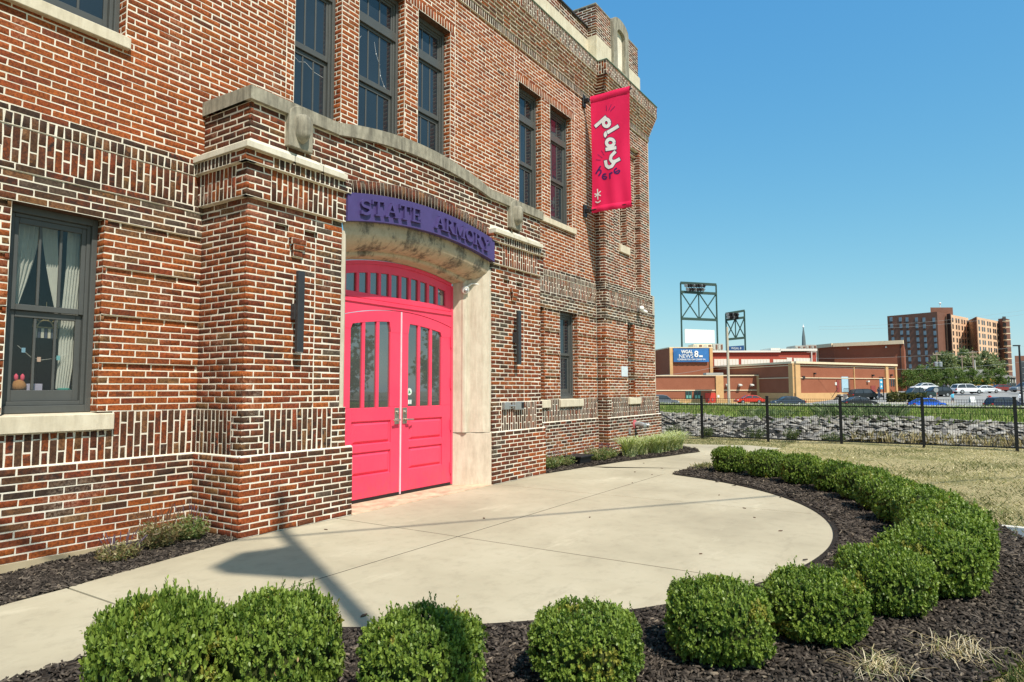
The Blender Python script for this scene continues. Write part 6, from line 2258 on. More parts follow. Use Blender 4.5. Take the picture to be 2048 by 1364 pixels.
for a, b in ((1369.7, 1382), (1387, 1400)):
    m = fmb(); m.box(sx(a, D), sx(b, D), D - .14, D - .02, hz(799, D), hz(783, D)); f = m.build('window', simple('green_frame', (.03, .10, .08), .6), wing)
    for k in range(2):
        for j, (za, zc_) in enumerate(((798, 791.5), (790, 784))):
            m = fmb(); w0 = sx(a, D) + .12 + k * (sx(b, D) - sx(a, D) - .1) / 2
            m.box(w0, w0 + (sx(b, D) - sx(a, D) - .5) / 2, D - .18, D - .15, hz(za, D), hz(zc_, D)); m.build('pane', simple('green_blind', (.16, .40, .32), .4) if j == 0 else M_GLASSF, f)
dr = None
for a, b in ((1408.5, 1418.8), (1419.2, 1429.6)):
    m = fmb(); m.box(sx(a, D), sx(b, D), D - .16, D - .02, zb, hz(787, D)); dr = m.build('door', M_FDOOR, wing)
    m = fmb(); c = sx(1419, D) + (-.35 if a < 1410 else .35); m.box(c - .04, c + .04, D - .24, D - .17, hz(803, D), hz(798, D)); m.build('pull', M_GREYM, dr)
for p in (1452.5, 1477.5, 1501, 1527):
    m = fmb(); m.prism([(D - .1, hz(774, D)), (D - .1, hz(769, D)), (D - .9, hz(770.5, D)), (D - .9, hz(772.5, D))], sx(p - 2.8, D), sx(p + 2.8, D), 'x'); m.build('wall_light', M_FWHT, wing)
m = fmb(); m.box(sx(1432, D), sx(1436, D), D - .36, D - .31, hz(796, D), hz(791, D)); m.build('notice', M_WHITE, wing)
# ---- block with the blue banner
D = 140
zb = -1.6
blk = fthing('brick_building', sx(1380, D), D, zb, 'brick entrance block with tan pilasters carrying a wide blue banner', 'building')
m = fmb(); m.prism([(sx(1339, D), D), (sx(1425, D), D), (sx(1425, D), D + 12), (sx(1327, D), D + 12)], zb, hz(697, D), 'z'); m.build('wall', M_FBR, blk)
m = fmb(); m.prism([(sx(1338.5, D), D - .3), (sx(1425.5, D), D - .3), (sx(1425.5, D), D + 12), (sx(1326.5, D), D + 12)], hz(697, D), hz(695, D), 'z'); m.build('cornice', M_FCRM, blk)
for a, b in ((1339, 1345), (1419, 1425)):
    m = fmb(); m.box(sx(a, D), sx(b, D), D - .3, D - .02, zb, hz(697, D)); m.build('pilaster', M_FTAN, blk)
bn = fthing('wide_banner', sx(1381, D), D - .4, hz(725, D), 'blue banner lettered NEWS 8 across the brick entrance block', 'banner')
m = fmb()
n = 16
s0_, s1_ = sx(1346, D), sx(1416.8, D)
def wav(k): return D - .45 - .10 * abs(math.sin(k * 1.9))
m.strip([(s0_ + (s1_ - s0_) * k / n, wav(k), hz(697.5, D) - .12 * math.sin(math.pi * k / n)) for k in range(n + 1)], [(s0_ + (s1_ - s0_) * k / n, wav(k + .5), hz(725, D)) for k in range(n + 1)])
m.build('cloth', simple('banner_blue', (.030, .14, .36), .5, var=.25, scale=.35), bn, smooth=True)
dd = D - .62
far_text('WGAL', sx(1361, D), sx(1384.5, D), dd, hz(708, D), hz(701, D), M_WHITE, bn, bold=.03)
far_text('NEWS', sx(1357, D), sx(1385, D), dd, hz(717, D), hz(709.5, D), M_WHITE, bn)
far_text('8', sx(1387.5, D), sx(1395.5, D), dd, hz(715.5, D), hz(702.5, D), M_WHITE, bn, bold=.03)
far_text('COVERAGE YOU CAN COUNT ON', sx(1353.5, D), sx(1409, D), dd, hz(721.5, D), hz(718.3, D), M_WHITE, bn, bold=.02)
m = fmb(); m.box(sx(1397, D), sx(1404, D), dd - .01, dd, hz(715.5, D), hz(712, D)); m.build('lettering', M_WHITE, bn)
# ---- long red hall
D = 150
zb = -1.6
hall = fthing('red_hall', sx(1530, D), D, zb, 'long red clad hall with a white eave and rows of white panel windows', 'building')
m = fmb(); m.box(sx(1270, D), sx(1633, D), D, D + 20, zb, hz(706, D)); m.build('wall', M_FRED, hall)
m = fmb(); m.box(sx(1270, D), sx(1560, D), D - .6, D + 20, hz(706, D), hz(702.5, D)); m.build('eave', M_FWHT, hall)
m = fmb(); m.box(sx(1560, D), sx(1633, D), D - .6, D + 20, hz(703.5, D), hz(699, D)); m.build('eave', M_FWHT, hall)
m = fmb(); m.box(sx(1541, D), sx(1560, D), D - .4, D + 6, hz(702, D), hz(697.5, D)); m.build('roof_unit', M_FWHT, hall)
for a, b, t_, bt_ in ((1300, 1326, 718, 740), (1428, 1477, 719, 733), (1482, 1539, 719.5, 733), (1546, 1573, 720, 733), (1573.2, 1584, 716.5, 733), (1587, 1624, 717.5, 733)):
    m = fmb(); m.box(sx(a, D), sx(b, D), D - .12, D - .01, hz(bt_, D), hz(t_, D)); wn = m.build('window', M_FCRM, hall)
    k = max(1, int((b - a) / 6))
    for q in range(k):
        m = fmb(); x0 = sx(a + (b - a) * q / k + .3, D); x1 = sx(a + (b - a) * (q + 1) / k - .3, D)
        m.box(x0, x1, D - .16, D - .13, hz(bt_ - .4, D), hz(t_ + .6, D)); m.build('pane', M_FWHT, wn)
m = fmb(); m.box(sx(1621.5, D), sx(1623, D), D - .5, D - .13, hz(727, D), hz(700, D)); m.build('downpipe', M_FWHT, hall)
# ---- brown canopied front between them, and the big block with the loading door
D0, D1, D2 = 118, 148, 134
zb = -1.2
big = fthing('brick_building', sx(1587, D0), D0, zb, 'large brick block with cream bands, pale blue loading door and side stair', 'building')
c0, c1, c2 = (sx(1587.5, D0), D0), (sx(1400, D1), D1), (sx(1790, D2), D2)
zt0 = hz(728, D0)
m = fmb(); m.prism([c0, c2, (c2[0] + 6, c2[1] + 22), (c1[0], c1[1] + 3), c1], zb, zt0, 'z'); m.build('wall', M_FBR, big)
def onface(pa, pb, off):
    a, b = Vector(pa), Vector(pb)
    d = (b - a).normalized(); nn = Vector((d.y, -d.x))
    if nn.y > 0: nn = -nn
    return a, d, nn * off, (b - a).length
def face_px(pa, pb, px):
    """distance along the facade a-b at which the picture column px cuts it"""
    k = (px - 1024) / 1325.88
    ax, ay = pa; bx, by = pb
    t = (k * ay - ax) / ((bx - ax) - k * (by - ay))
    return t
def panel(name, mat, pa, pb, x0, x1, z0, z1, off, parent, thick=.12):
    t0, t1 = face_px(pa, pb, x0), face_px(pa, pb, x1)
    a, d, nn, L = onface(pa, pb, off)
    p, q = a + d * L * t0, a + d * L * t1
    m = fmb()
    base = [(p.x, p.y), (q.x, q.y), (q.x + nn.x, q.y + nn.y), (p.x + nn.x, p.y + nn.y)]
    m.prism(base, z0, z1, 'z')
    return m.build(name, mat, parent)
def fz(pa, pb, px, py):
    t = face_px(pa, pb, px)
    return hz(py, pa[1] + (pb[1] - pa[1]) * t)
zz = lambda py: hz(py, D0)
for f in ((c0, c2, 1587.5, 1790), (c1, c0, 1410, 1587.4)):
    panel('cornice', M_FCRM, f[0], f[1], f[2], f[3], zt0 - .02, zt0 + .35, .5, big)
    panel('belt_course', M_FCRM, f[0], f[1], f[2], f[3], zz(732.5), zz(731), .16, big)
    panel('belt_course', M_FCRM, f[0], f[1], f[2], f[3], zz(757.5), zz(756), .16, big)
    panel('base_course', M_FTAN, f[0], f[1], f[2], f[3], zb, zz(787.5), .14, big)
for a, b in ((1587.5, 1597), (1768, 1773), (1787.5, 1790)): panel('pilaster', M_FTAN, c0, c2, a, b, zb, zt0, .32, big)
panel('pilaster', M_FTAN, c1, c0, 1579, 1587.4, zb, zt0, .32, big)
panel('loading_door', M_FBLUE, c0, c2, 1681, 1694, fz(c0, c2, 1687, 785.5), fz(c0, c2, 1687, 755), .10, big)
panel('door_recess', M_FBD, c0, c2, 1694.2, 1697.5, fz(c0, c2, 1687, 785.5), fz(c0, c2, 1687, 755), .12, big)
panel('door', simple('dark_red_door', (.26, .05, .04), .7), c0, c2, 1671, 1676, fz(c0, c2, 1674, 785.5), fz(c0, c2, 1674, 762), .12, big)
panel('door', bpy.data.materials['dark_red_door'], c0, c2, 1739, 1748, fz(c0, c2, 1743, 788), fz(c0, c2, 1743, 773), .12, big)
for p in (1775, 1780.5, 1785): panel('window', M_GLASSF, c0, c2, p - 1.2, p + 1.4, fz(c0, c2, p, 774), fz(c0, c2, p, 760), .1, big)
panel('vent', M_CAP, c0, c2, 1603, 1607.5, fz(c0, c2, 1605, 759), fz(c0, c2, 1605, 753.5), .2, big)
for p, y in ((1627, 748.5), (1743, 752.5), (1780, 752)): panel('wall_light', M_CAP, c0, c2, p - 1.2, p + 1.2, fz(c0, c2, p, y + 1.8), fz(c0, c2, p, y - 1.5), .4, big)
panel('wall_light', M_FWHT, c0, c2, 1731, 1734, fz(c0, c2, 1732, 766), fz(c0, c2, 1732, 763), .4, big)
panel('notice', M_FWHT, c0, c2, 1668, 1671, fz(c0, c2, 1669, 772), fz(c0, c2, 1669, 766), .1, big)
panel('downpipe', M_FTAN, c0, c2, 1705.5, 1706.7, zb + 1, zt0 - .4, .2, big)
# stair and landing at the loading door
ds_ = 117.0
stt = fthing('stair', sx(1675, ds_), ds_, -.9, 'dark outside stair with rail and pale landing below the blue loading door', 'stair')
for k in range(7):
    a = 1660.5 + k * 2.6
    m = fmb(); m.box(sx(a, ds_), sx(1681, ds_), ds_ - .5, ds_ + .8, -1.4 + .26 * k, -1.4 + .26 * (k + 1)); m.build('step', M_CAP if k % 2 else M_FGREY, stt)
m = fmb(); m.prism([(sx(1681.2, ds_), -1.4), (sx(1697, ds_), -1.4), (sx(1697, ds_), .45), (sx(1690, ds_), .45)], ds_ - .6, ds_ + 1.2); m.build('landing', M_CONCF, stt)
m = fmb(); m.tube((sx(1658, ds_), ds_ - .5, -.2), (sx(1671, ds_), ds_ - .5, 1.5), .045, n=6)
for k in range(7): m.tube((sx(1682 + k * 1.9, ds_), ds_ - .6, .45), (sx(1682 + k * 1.9, ds_), ds_ - .6, 1.45), .03, n=5)
m.tube((sx(1682, ds_), ds_ - .6, 1.45), (sx(1693.4, ds_), ds_ - .6, 1.45), .04, n=6)
m.build('railing', M_BLACK, stt)
# ---- tall brick box behind
D = 160
tb = fthing('brick_building', sx(1725, D), D, -1.4, 'tall plain brick box with a cream cornice behind the loading block', 'building')
P = [(sx(1634, D + 6), D + 6), (sx(1669, D), D), (sx(1809, D - 10), D - 10), (sx(1812, D + 20), D + 20), (sx(1634, D + 20), D + 20)]
ztt = hz(694.5, D)
m = fmb(); m.prism(P, -1.4, ztt, 'z'); m.build('wall', M_FBR, tb)
for i in range(2): panel('cornice', M_FCRM, P[i], P[i + 1], (1634, 1669)[i], (1669, 1809.5)[i], ztt - .1, ztt + .75, .7, tb)
for p in (1698, 1774): panel('wall_light', M_FWHT, P[1], P[2], p - 1.3, p + 1.3, hz(700, D - 3), hz(697, D - 3), .4, tb)
panel('downpipe', M_CAP, P[1], P[2], 1802, 1803, 0, ztt, .25, tb)
panel('downpipe', M_FCRM, P[0], P[1], 1637, 1638, 0, ztt, .25, tb)
# roof plant
for a, b, t_, bt_, d, lb in ((1591, 1612, 692.5, 699.5, 158, 'low grey roof plant left of the church spire'), (1612.4, 1634, 691, 699.5, 158, 'grey roof plant right of the church spire'), (1388, 1425, 689, 702, 158, 'pale roof plant below the big scoreboard frame'), (1426, 1447, 688.5, 702, 158, 'dark louvred roof plant right of the big scoreboard frame')):
    t = fthing('roof_plant', sx((a + b) / 2, d), d, hz(bt_, d), lb, 'roof plant')
    m = fmb(); m.box(sx(a, d), sx(b, d), d, d + 5, hz(bt_, d) - 2, hz(t_, d)); m.build('casing', M_FGREY if a != 1388 else M_FCRM, t)
    for k in range(4):
        m = fmb(); x0 = sx(a + (b - a) * (k + .2) / 4, d); x1 = sx(a + (b - a) * (k + .8) / 4, d)
        m.box(x0, x1, d - .12, d - .01, hz(bt_ - 2, d), hz(t_ + 2, d)); m.build('louvre', M_FBD if k % 2 else M_FGREY, t)
m = fmb(); d = 124; m.box(sx(1412, d), sx(1446, d), d, d + 2, hz(751, d), hz(746.5, d)); tag(m.build('roof_duct', M_FGREY, None), 'flat grey duct on the roof of the low front wing', 'roof duct')
# ---- church spire
D = 320
t = fthing('church_spire', sx(1609, D), D, 0, 'slender grey church spire with a white finial', 'spire')
m = fmb(); m.lathe((sx(1609, D), D, hz(700, D)), [(sx(1613.5, D) - sx(1609, D), 0), (sx(1612.2, D) - sx(1609, D), 6), (.18, hz(656, D) - hz(700, D))], 8); m.build('spire', simple('slate', (.13, .16, .16), .7), t)
m = fmb(); m.lathe((sx(1609, D), D, hz(657, D)), [(.35, 0), (.55, .5), (.2, 1.0), (.1, 1.9)], 8); m.build('finial', M_WHITE, t)
m = fmb(); m.box(sx(1604.5, D), sx(1613.5, D), D - 1.2, D + 1.2, 0, hz(699, D)); m.build('tower', M_FBD, t)

# ---- stadium light and scoreboard frames
def frame_sign(d, xl, xr, yl, yr, tops, mids, bots, board, boardmat, lights, label, btext=None):
    t = fthing('scoreboard_frame', sx((xl + xr) / 2, d), d, 0, label, 'scoreboard frame')
    dl, dr_ = d, d
    wl = sx(xl + 3.2, d) - sx(xl, d)
    for x, y, yb_ in ((xl, yl, 700), (xr, yr, 700)):
        m = fmb(); m.tube((sx(x, d), d, 0), (sx(x, d), d, hz(y, d)), wl / 2 * 1.25, wl / 2, 8); m.build('post', M_FGRN, t)
    def beam(y0, y1, th):
        m = fmb(); z0, z1 = hz(y0, d), hz(y1, d)
        m.prism([(sx(xl, d), z0 - th), (sx(xr, d), z1 - th), (sx(xr, d), z1 + th), (sx(xl, d), z0 + th)], d - .3, d + .3); m.build('beam', M_FGRN, t)
    beam(*tops, .32); beam(*mids, .32); beam(*bots, .32)
    xm = (xl + xr) / 2
    ma, mb_ = (mids[0] + mids[1]) / 2, (bots[0] + bots[1]) / 2
    for a, b in (((xl, mids[0]), (xm, mb_)), ((xl, bots[0]), (xm, ma)), ((xm, ma), (xr, bots[1])), ((xm, mb_), (xr, mids[1])), ((xm, ma), (xm, mb_))):
        m = fmb(); m.tube((sx(a[0], d), d, hz(a[1], d)), (sx(b[0], d), d, hz(b[1], d)), .16, n=6); m.build('brace', M_FGRN, t)
    x0, x1, y0, y1 = board
    m = fmb(); m.prism([(sx(x0, d), hz(y1, d)), (sx(x1, d), hz(y1 + (.5 if btext is None else 0), d)), (sx(x1, d), hz(y0 + (2.5 if btext is None else -2), d)), (sx(x0, d), hz(y0, d))], d - .4, d - .1); pb = m.build('board', boardmat, t)
    if btext: far_text(btext, sx(x0 + 4, d), sx(x1 - 6, d), d - .45, hz(y0 + 6, d), hz(y0 + 1.5, d), M_WHITE, t)
    for row, (a, b, y, n_) in enumerate(lights):
        m = fmb(); m.tube((sx(a, d), d - .5, hz(y, d)), (sx(b, d), d - .5, hz(y + .8, d)), .1, n=6); m.build('light_bar', M_CAP, t)
        for k in range(n_):
            x = a + (b - a) * (k + .5) / n_
            m = fmb(); m.lathe((sx(x, d), d - .6, hz(y + .6 * k / n_, d) + .1), [(.22, 0), (.5, .55), (.55, .6)], 8, (-.75, -.5, -.45)); m.build('floodlight', M_CAP if k % 3 else M_GREYM, t)
    return t
frame_sign(172, 1364.5, 1436, 566.5, 570.5, (566.5, 570.5), (584.5, 588.5), (638, 641), (1370, 1429.6, 659, 687), M_FWHT, [(1374, 1415, 572, 8), (1377, 1413, 579.5, 7)], 'tall dark green scoreboard frame with a blank white board')
frame_sign(190, 1454, 1491.5, 628.5, 622.5, (628.5, 622.5), (641, 636), (680, 676.5), (1458, 1488, 694, 704), simple('board_blue', (.02, .075, .20), .5), [(1457, 1480, 629, 7), (1458, 1479, 635, 6)], 'smaller dark green scoreboard frame with a blue board', 'WGAL 8')

# ---- apartment tower
ap = fthing('apartment_tower', sx(1890, 240), 240, 0, 'nine storey brick apartment block with tan bays and balconies', 'building')
A = [(sx(1778.5, 250), 250), (sx(1879, 236), 236), (sx(1895.5, 241), 241), (sx(1907, 238), 238), (sx(1941, 250), 250), (sx(1958, 236.5), 236.5), (sx(2001, 252), 252), (sx(2013, 249), 249), (sx(2024, 254), 254)]
ztop = [hz(634.5, 250), hz(633, 238), hz(643, 250)]
m = fmb(); m.prism([A[0], A[1], A[2], (sx(1893, 262), 262), (sx(1780, 270), 270)], -1, hz(634, 250), 'z'); m.build('wall', M_FBD, ap)
m = fmb(); m.prism([A[2], A[3], A[4], (sx(1940, 270), 270), (sx(1897, 262), 262)], -1, hz(632.5, 240), 'z'); m.build('wall', M_FTAN2, ap)
m = fmb(); m.prism([A[4], A[5], A[6], (sx(2000, 272), 272), (sx(1942, 270), 270)], -1, hz(637, 238), 'z'); m.build('wall', M_FTAN2, ap)
m = fmb(); m.prism([A[6], A[7], A[8], (sx(2023, 274), 274), (sx(2002, 272), 272)], -1, hz(639, 250), 'z'); m.build('wall', M_FBD, ap)
m = fmb(); m.prism([(sx(1866, 242), 242), (sx(1911, 242), 242), (sx(1910, 254), 254), (sx(1868, 254), 254)], hz(640, 242), hz(617, 242), 'z'); m.build('lift_house', M_FBD, ap)
panel('stair_slot', M_CAP, A[2], A[3], 1899, 1905.5, 0, hz(630, 240), .15, ap)
panel('side_wall', M_FBD, A[4], A[5], 1941.2, 1957.8, -.5, hz(637.5, 240), .2, ap)
# windows of the dark wing: eight rows of six, each with its sill
rows = [641.6, 654.5, 668, 681.5, 693.5, 707.5, 721, 735]
cols_ = [1786, 1804.5, 1818, 1837, 1852, 1872]
for j in range(8):
    for i, c in enumerate(cols_):
        cc = c + (j * 1.2 if i < 2 else .6 * j) * .6
        t_ = face_px(A[0], A[1], cc); dd_ = A[0][1] + (A[1][1] - A[0][1]) * t_
        z1 = hz(rows[j] + (1 - t_) * -1.2 + 0 * t_ - 4.2, dd_); z0 = z1 - 1.55
        wn = panel('window', M_GLASSL, A[0], A[1], cc - 2.7, cc + 2.9, z0, z1, .10, ap)
        panel('sill', M_CAP, A[0], A[1], cc - 1.6, cc + 2.3, z0 - .5, z0 - .02, .35, ap)
def bay(pa, pb, cs, y0, nrow, step, parent):
    for j in range(nrow):
        for c in cs:
            t_ = face_px(pa, pb, c); dd_ = pa[1] + (pb[1] - pa[1]) * t_
            z1 = hz(y0, pa[1]) - j * step
            panel('window', M_GLASSF, pa, pb, c - 1.15, c + 1.15, z1 - 1.55, z1, .10, parent)
bay(A[3], A[4], (1909.5, 1916.5, 1921.5, 1928, 1933, 1938.5), 637, 9, 2.42, ap)
bay(A[5], A[6], (1962, 1968.5, 1972.5, 1979.5, 1984, 1990.5, 1994, 1999), 641, 9, 2.42, ap)
for j in range(10):
    z = hz(645, 250) - j * 2.35
    m = fmb(); m.box(sx(2013, 248), sx(2022, 248), 247.2, 249, z - .25, z); bl = m.build('balcony', M_FCRM, ap)
    m = fmb(); m.box(sx(2014, 248), sx(2020, 248), 248.8, 249.1, z + .05, z + 1.7); m.build('balcony_door', M_CAP, ap)
m = fmb(); d = 245; m.tube((sx(1886, d), d, hz(617, d)), (sx(1886, d), d, hz(611, d)), .12, n=6); m.lathe((sx(1886, d), d, hz(611, d)), [(.1, 0), (.5, .4), (.1, .8)], 8); m.build('mast', M_WHITE, ap)

# ---- low hip roofed house and the glass fronted corner
d = 175
hp = fthing('low_house', sx(1985, d), d, .8, 'low building with a grey hip roof behind the parking lot trees', 'building')
m = fmb(); m.prism([(sx(1930, d), d), (sx(2028, d), d), (sx(2028, d + 10), d + 10), (sx(1930, d + 10), d + 10)], .8, hz(757, d), 'z'); m.build('wall', M_FCRM, hp)
m = fmb()
e = [(sx(1922, d), d - 1.5, hz(758, d)), (sx(2032, d), d - 1.5, hz(758, d)), (sx(2032, d), d + 11, hz(758, d)), (sx(1922, d), d + 11, hz(758, d))]
r1, r2 = (sx(1958, d), d + 5, hz(740.5, d)), (sx(1990, d), d + 5, hz(740.5, d))
m.face([e[0], e[1], r2, r1]); m.face([e[1], e[2], r2]); m.face([e[2], e[3], r1, r2]); m.face([e[3], e[0], r1]); m.face(e[::-1])
m.build('roof', M_ROOFG, hp)
for p in (2006, 2011, 2016, 2021):
    m = fmb(); m.box(sx(p, d), sx(p + 1.6, d), d - 1.2, d - .6, .8, hz(758, d)); m.build('column', M_FWHT, hp)
    m = fmb(); m.box(sx(p + 2, d), sx(p + 4.4, d), d - .1, d - .02, 1, hz(762, d)); m.build('opening', M_CAP, hp)
d = 150
gb = fthing('corner_building', sx(2050, d), d, .8, 'dark brick building with a tall glass front at the right edge', 'building')
m = fmb(); m.prism([(sx(2030, d), d), (sx(2140, d), d), (sx(2150, d + 20), d + 20), (sx(2032, d + 20), d + 20)], -.5, hz(714, d), 'z'); m.build('wall', M_FBD, gb)
m = fmb(); m.box(sx(2040.5, d), sx(2120, d), d - .2, d - .02, .8, hz(724, d)); m.build('glass_front', M_GLASSF, gb)
for k in range(6):
    m = fmb(); m.box(sx(2042, d), sx(2120, d), d - .26, d - .2, .8 + k * 1.3, .88 + k * 1.3); m.build('glazing_bar', M_GREYM, gb)

# ---- poles, wires, lamps
def pole(px, d, ytop, label, r=.16, mat=None, cat='utility pole', arms=(), cans=(), zbase=None):
    z0 = far_h(sx(px, d), d) - .2 if zbase is None else zbase
    t = fthing('utility_pole', sx(px, d), d, z0, label, cat)
    m = fmb(); m.tube((sx(px, d), d, z0), (sx(px, d), d, hz(ytop, d)), r, r * .7, 8); m.build('pole', mat or M_WOOD, t)
    for y, w_ in arms:
        m = fmb(); m.box(sx(px - w_, d), sx(px + w_, d), d - .2, d - .1, hz(y, d) - .1, hz(y, d) + .1)
        for k in range(4):
            x = sx(px - w_ + 2 * w_ * k / 3, d); m.lathe((x, d - .15, hz(y, d) + .1), [(.06, 0), (.1, .15), (.04, .3)], 6)
        m.build('crossarm', mat or M_WOOD, t)
    for dx in cans:
        m = fmb(); m.lathe((sx(px + dx, d), d - .3, hz(736, d)), [(.42, 0), (.45, .1), (.45, 1.0), (.3, 1.15)], 10); m.build('transformer', M_GREYM, t)
    return t
pole(1456, 104, 655, 'tall plain tan pole in front of the low brick wing', .24, simple('tan_pole', (.50, .42, .30), .7))
pole(1874, 150, 706, 'wooden utility pole with two grey transformers', .17, None, arms=((711, 8),), cans=(-4.2, 4.4))
pole(1924, 175, 712, 'leaning row utility pole between the two larger trees', .18, None, arms=((716, 6),))
pole(1946, 168, 703, 'utility pole with doubled crossarms right of the trees', .2, None, arms=((708, 8), (716, 7)))
m_ = pole(1949.5, 172, 722, 'short pale pole standing close beside the doubled crossarm pole', .2, M_CONCF)
# street light at the right edge
d = 84
sl = fthing('parking_light', sx(2040, d), d, -1, 'tall black parking lot light pole at the right edge', 'street lamp')
m = fmb(); m.tube((sx(2040, d), d, -1.4), (sx(2040, d), d, hz(693, d)), .13, .10, 8); m.build('pole', M_BLACK, sl)
m = fmb(); m.box(sx(2029.5, d), sx(2040.5, d), d - .2, d + .2, hz(694.8, d), hz(692.5, d)); m.build('head', M_BLACK, sl)
d = 106
pb = fthing('banner_pole', sx(1758, d), d, -1, 'black lamp post carrying a blue and white vertical banner', 'banner post')
m = fmb(); m.tube((sx(1764.5, d), d, -1.2), (sx(1764.5, d), d, hz(756.5, d)), .09, .08, 8); m.box(sx(1757, d), sx(1765, d), d - .12, d + .12, hz(757.4, d), hz(755.6, d)); m.build('post', M_BLACK, pb)
m = fmb(); m.box(sx(1757.5, d), sx(1763.5, d), d - .03, d + .03, hz(780, d), hz(760, d)); f = m.build('banner', simple('aqua_cloth', (.05, .36, .55), .6), pb)
m = fmb(); m.lathe((sx(1760.5, d), d - .04, hz(766, d)), [(.17, 0), (.17, .02)], 10, (0, -1, 0)); m.prism([(sx(1758.5, d), hz(777, d)), (sx(1762.5, d), hz(776, d)), (sx(1760.3, d), hz(771, d))], d - .06, d - .04); m.build('emblem', M_WHITE, f)
# wires
def wire(a, b, sag, label, r=.022):
    m = fmb(); n = 12
    P = []
    for k in range(n + 1):
        t_ = k / n
        P.append((a[0] + (b[0] - a[0]) * t_, a[1] + (b[1] - a[1]) * t_, a[2] + (b[2] - a[2]) * t_ - sag * 4 * t_ * (1 - t_)))
    for p, q in zip(P[:-1], P[1:]): m.tube(p, q, r, n=4, caps=False)
    return tag(m.build('power_line', M_GREYM, None), label, 'power line', 'power lines over the far street')
def W3(px, py, d): return (sx(px, d), d, hz(py, d))
wire(W3(1640, 655, 150), W3(2120, 612, 150), 1.2, 'topmost thin power line crossing the dark wing of the apartment block')
wire(W3(1640, 660, 150), W3(2120, 620, 150), 1.3, 'power line just below the topmost, crossing the apartment block')
wire(W3(1560, 716, 140), W3(2120, 685, 140), 1.4, 'middle power line crossing from the brick box to the right edge')
wire(W3(1640, 735, 120), W3(2120, 716, 120), 1.2, 'lower power line running above the parking lot trees')
# a cable high behind the camera: its soft shadow crosses the patio
up_ = TO_SUN * (8.5 / TO_SUN.z)
m_ = MB(); pa, pb = Vector((4.92, -1.46, 0)), Vector((10.16, -5.03, 0)); dd_ = (pb - pa).normalized()
m_.tube(pa - dd_ * 6 + up_, pb + dd_ * 8 + up_, .022, n=6)
tag(m_.build('power_line', M_CAP, None), 'thick cable overhead whose faint shadow crosses the patio', 'power line', 'power lines over the far street')
wire(W3(1280, 752, 100), W3(1456, 728, 104), .5, 'dark cable running left from the plain tan pole')

# ---- parking lot trees
def tree(px, d, ytop, ybot, wpx, label, seed, n=2600, dark=1.0, name='small_tree', cols=None, at=None):
    r = np.random.default_rng(seed)
    s = sx(px, d); z0 = far_h(s, d) - .1
    zt_, zb_ = hz(ytop, d), hz(ybot, d)
    hw = sx(px + wpx / 2, d) - s
    if at: s, d, z0, zb_, zt_, hw = at
    t = fthing(name, s, d, z0, label, 'tree', 'trees beyond the parking lot')
    # clumps through the crown, leaves round each clump
    nc = 60; n = int(n * 1.8)
    th = r.uniform(0, 6.283, nc); u = r.random(nc) ** .55; zz_ = r.uniform(0, 1, nc)
    prof = np.sin(np.pi * (.12 + .84 * zz_)) ** .7
    cx = hw * u * prof * np.cos(th); cy = hw * u * prof * np.sin(th); cz = zb_ + (zt_ - zb_) * zz_
    k = r.integers(0, nc, n)
    cr = hw * r.uniform(.14, .30, nc)
    p = np.c_[cx[k], cy[k], cz[k]] + r.normal(0, .55, (n, 3)) * cr[k][:, None]
    sz = hw * r.uniform(.045, .085, n)
    a_ = r.normal(0, 1, (n, 3)); a_ /= np.linalg.norm(a_, axis=1)[:, None]
    b_ = np.cross(a_, r.normal(0, 1, (n, 3))); b_ /= np.linalg.norm(b_, axis=1)[:, None]
    V = np.stack([p - a_ * sz[:, None], p + b_ * sz[:, None] * .7, p + a_ * sz[:, None], p - b_ * sz[:, None] * .7], 1).reshape(-1, 3)
    V[:, 0] += s; V[:, 1] += d
    V = np.array([street(v) for v in V])
    F = np.arange(len(V)).reshape(-1, 4)
    g = np.clip(r.normal(.45, .22, nc)[k] + r.normal(0, .12, n), 0, 1)[:, None]
    lo, hi = cols or ((.06, .11, .022), (.22, .28, .07))
    c = (np.array(lo) * (1 - g) + np.array(hi) * g) * dark
    link('crown', np_mesh('crown', V, F, np.repeat(np.c_[c, np.ones(n)], 4, 0)), M_LEAF, t)
    m = fmb(); m.tube((s, d, z0), (s, d, zb_ + (zt_ - zb_) * .35), hw * .07 + .03, hw * .04 + .02, 7)
    for q in range(5):
        a0 = q * 1.26 + seed
        m.tube((s, d, zb_ + (zt_ - zb_) * (.05 + .08 * q)), (s + hw * .55 * math.cos(a0), d + hw * .55 * math.sin(a0), zb_ + (zt_ - zb_) * (.35 + .1 * q)), hw * .03 + .015, .02, 6)
    m.build('trunk', simple('bark', (.10, .075, .055), .95) if 'bark' not in bpy.data.materials else bpy.data.materials['bark'], t)
    return t
loc = ((.13, .16, .065), (.29, .31, .15))
tree(1889, 195, 712, 772, 66, 'broad olive green tree behind the parking lot, left of three', 201, 3600, 1, cols=loc, name='large_tree')
tree(1932, 200, 708, 772, 66, 'broad olive green tree behind the parking lot, middle of three', 202, 3600, 1, cols=loc, name='large_tree')
tree(1975, 200, 709, 772, 58, 'broad olive green tree behind the parking lot, right of three', 203, 3400, 1, cols=loc, name='large_tree')
for k, (px, yt, yb_, w_, lb) in enumerate([(1813, 744, 776, 40, 'small green tree at the corner of the loading block'), (1840, 735, 776, 32, 'small green tree with a tall pointed top second from the left'), (1868, 738, 778, 40, 'small dense green tree below the pole with transformers'),
        (1893, 741, 776, 34, 'small dark green tree above the white wagon'), (1917, 743, 775, 34, 'small dark green tree right of the one over the white wagon'), (1944, 742, 772, 34, 'small green tree in front of the hip roof'), (1971, 744, 772, 30, 'small green tree right above the school buses'), (1997, 742, 774, 36, 'small green tree at the right end of the row')]):
    tree(px, 145, yt, yb_, w_, lb, 210 + k, 1700, .95)
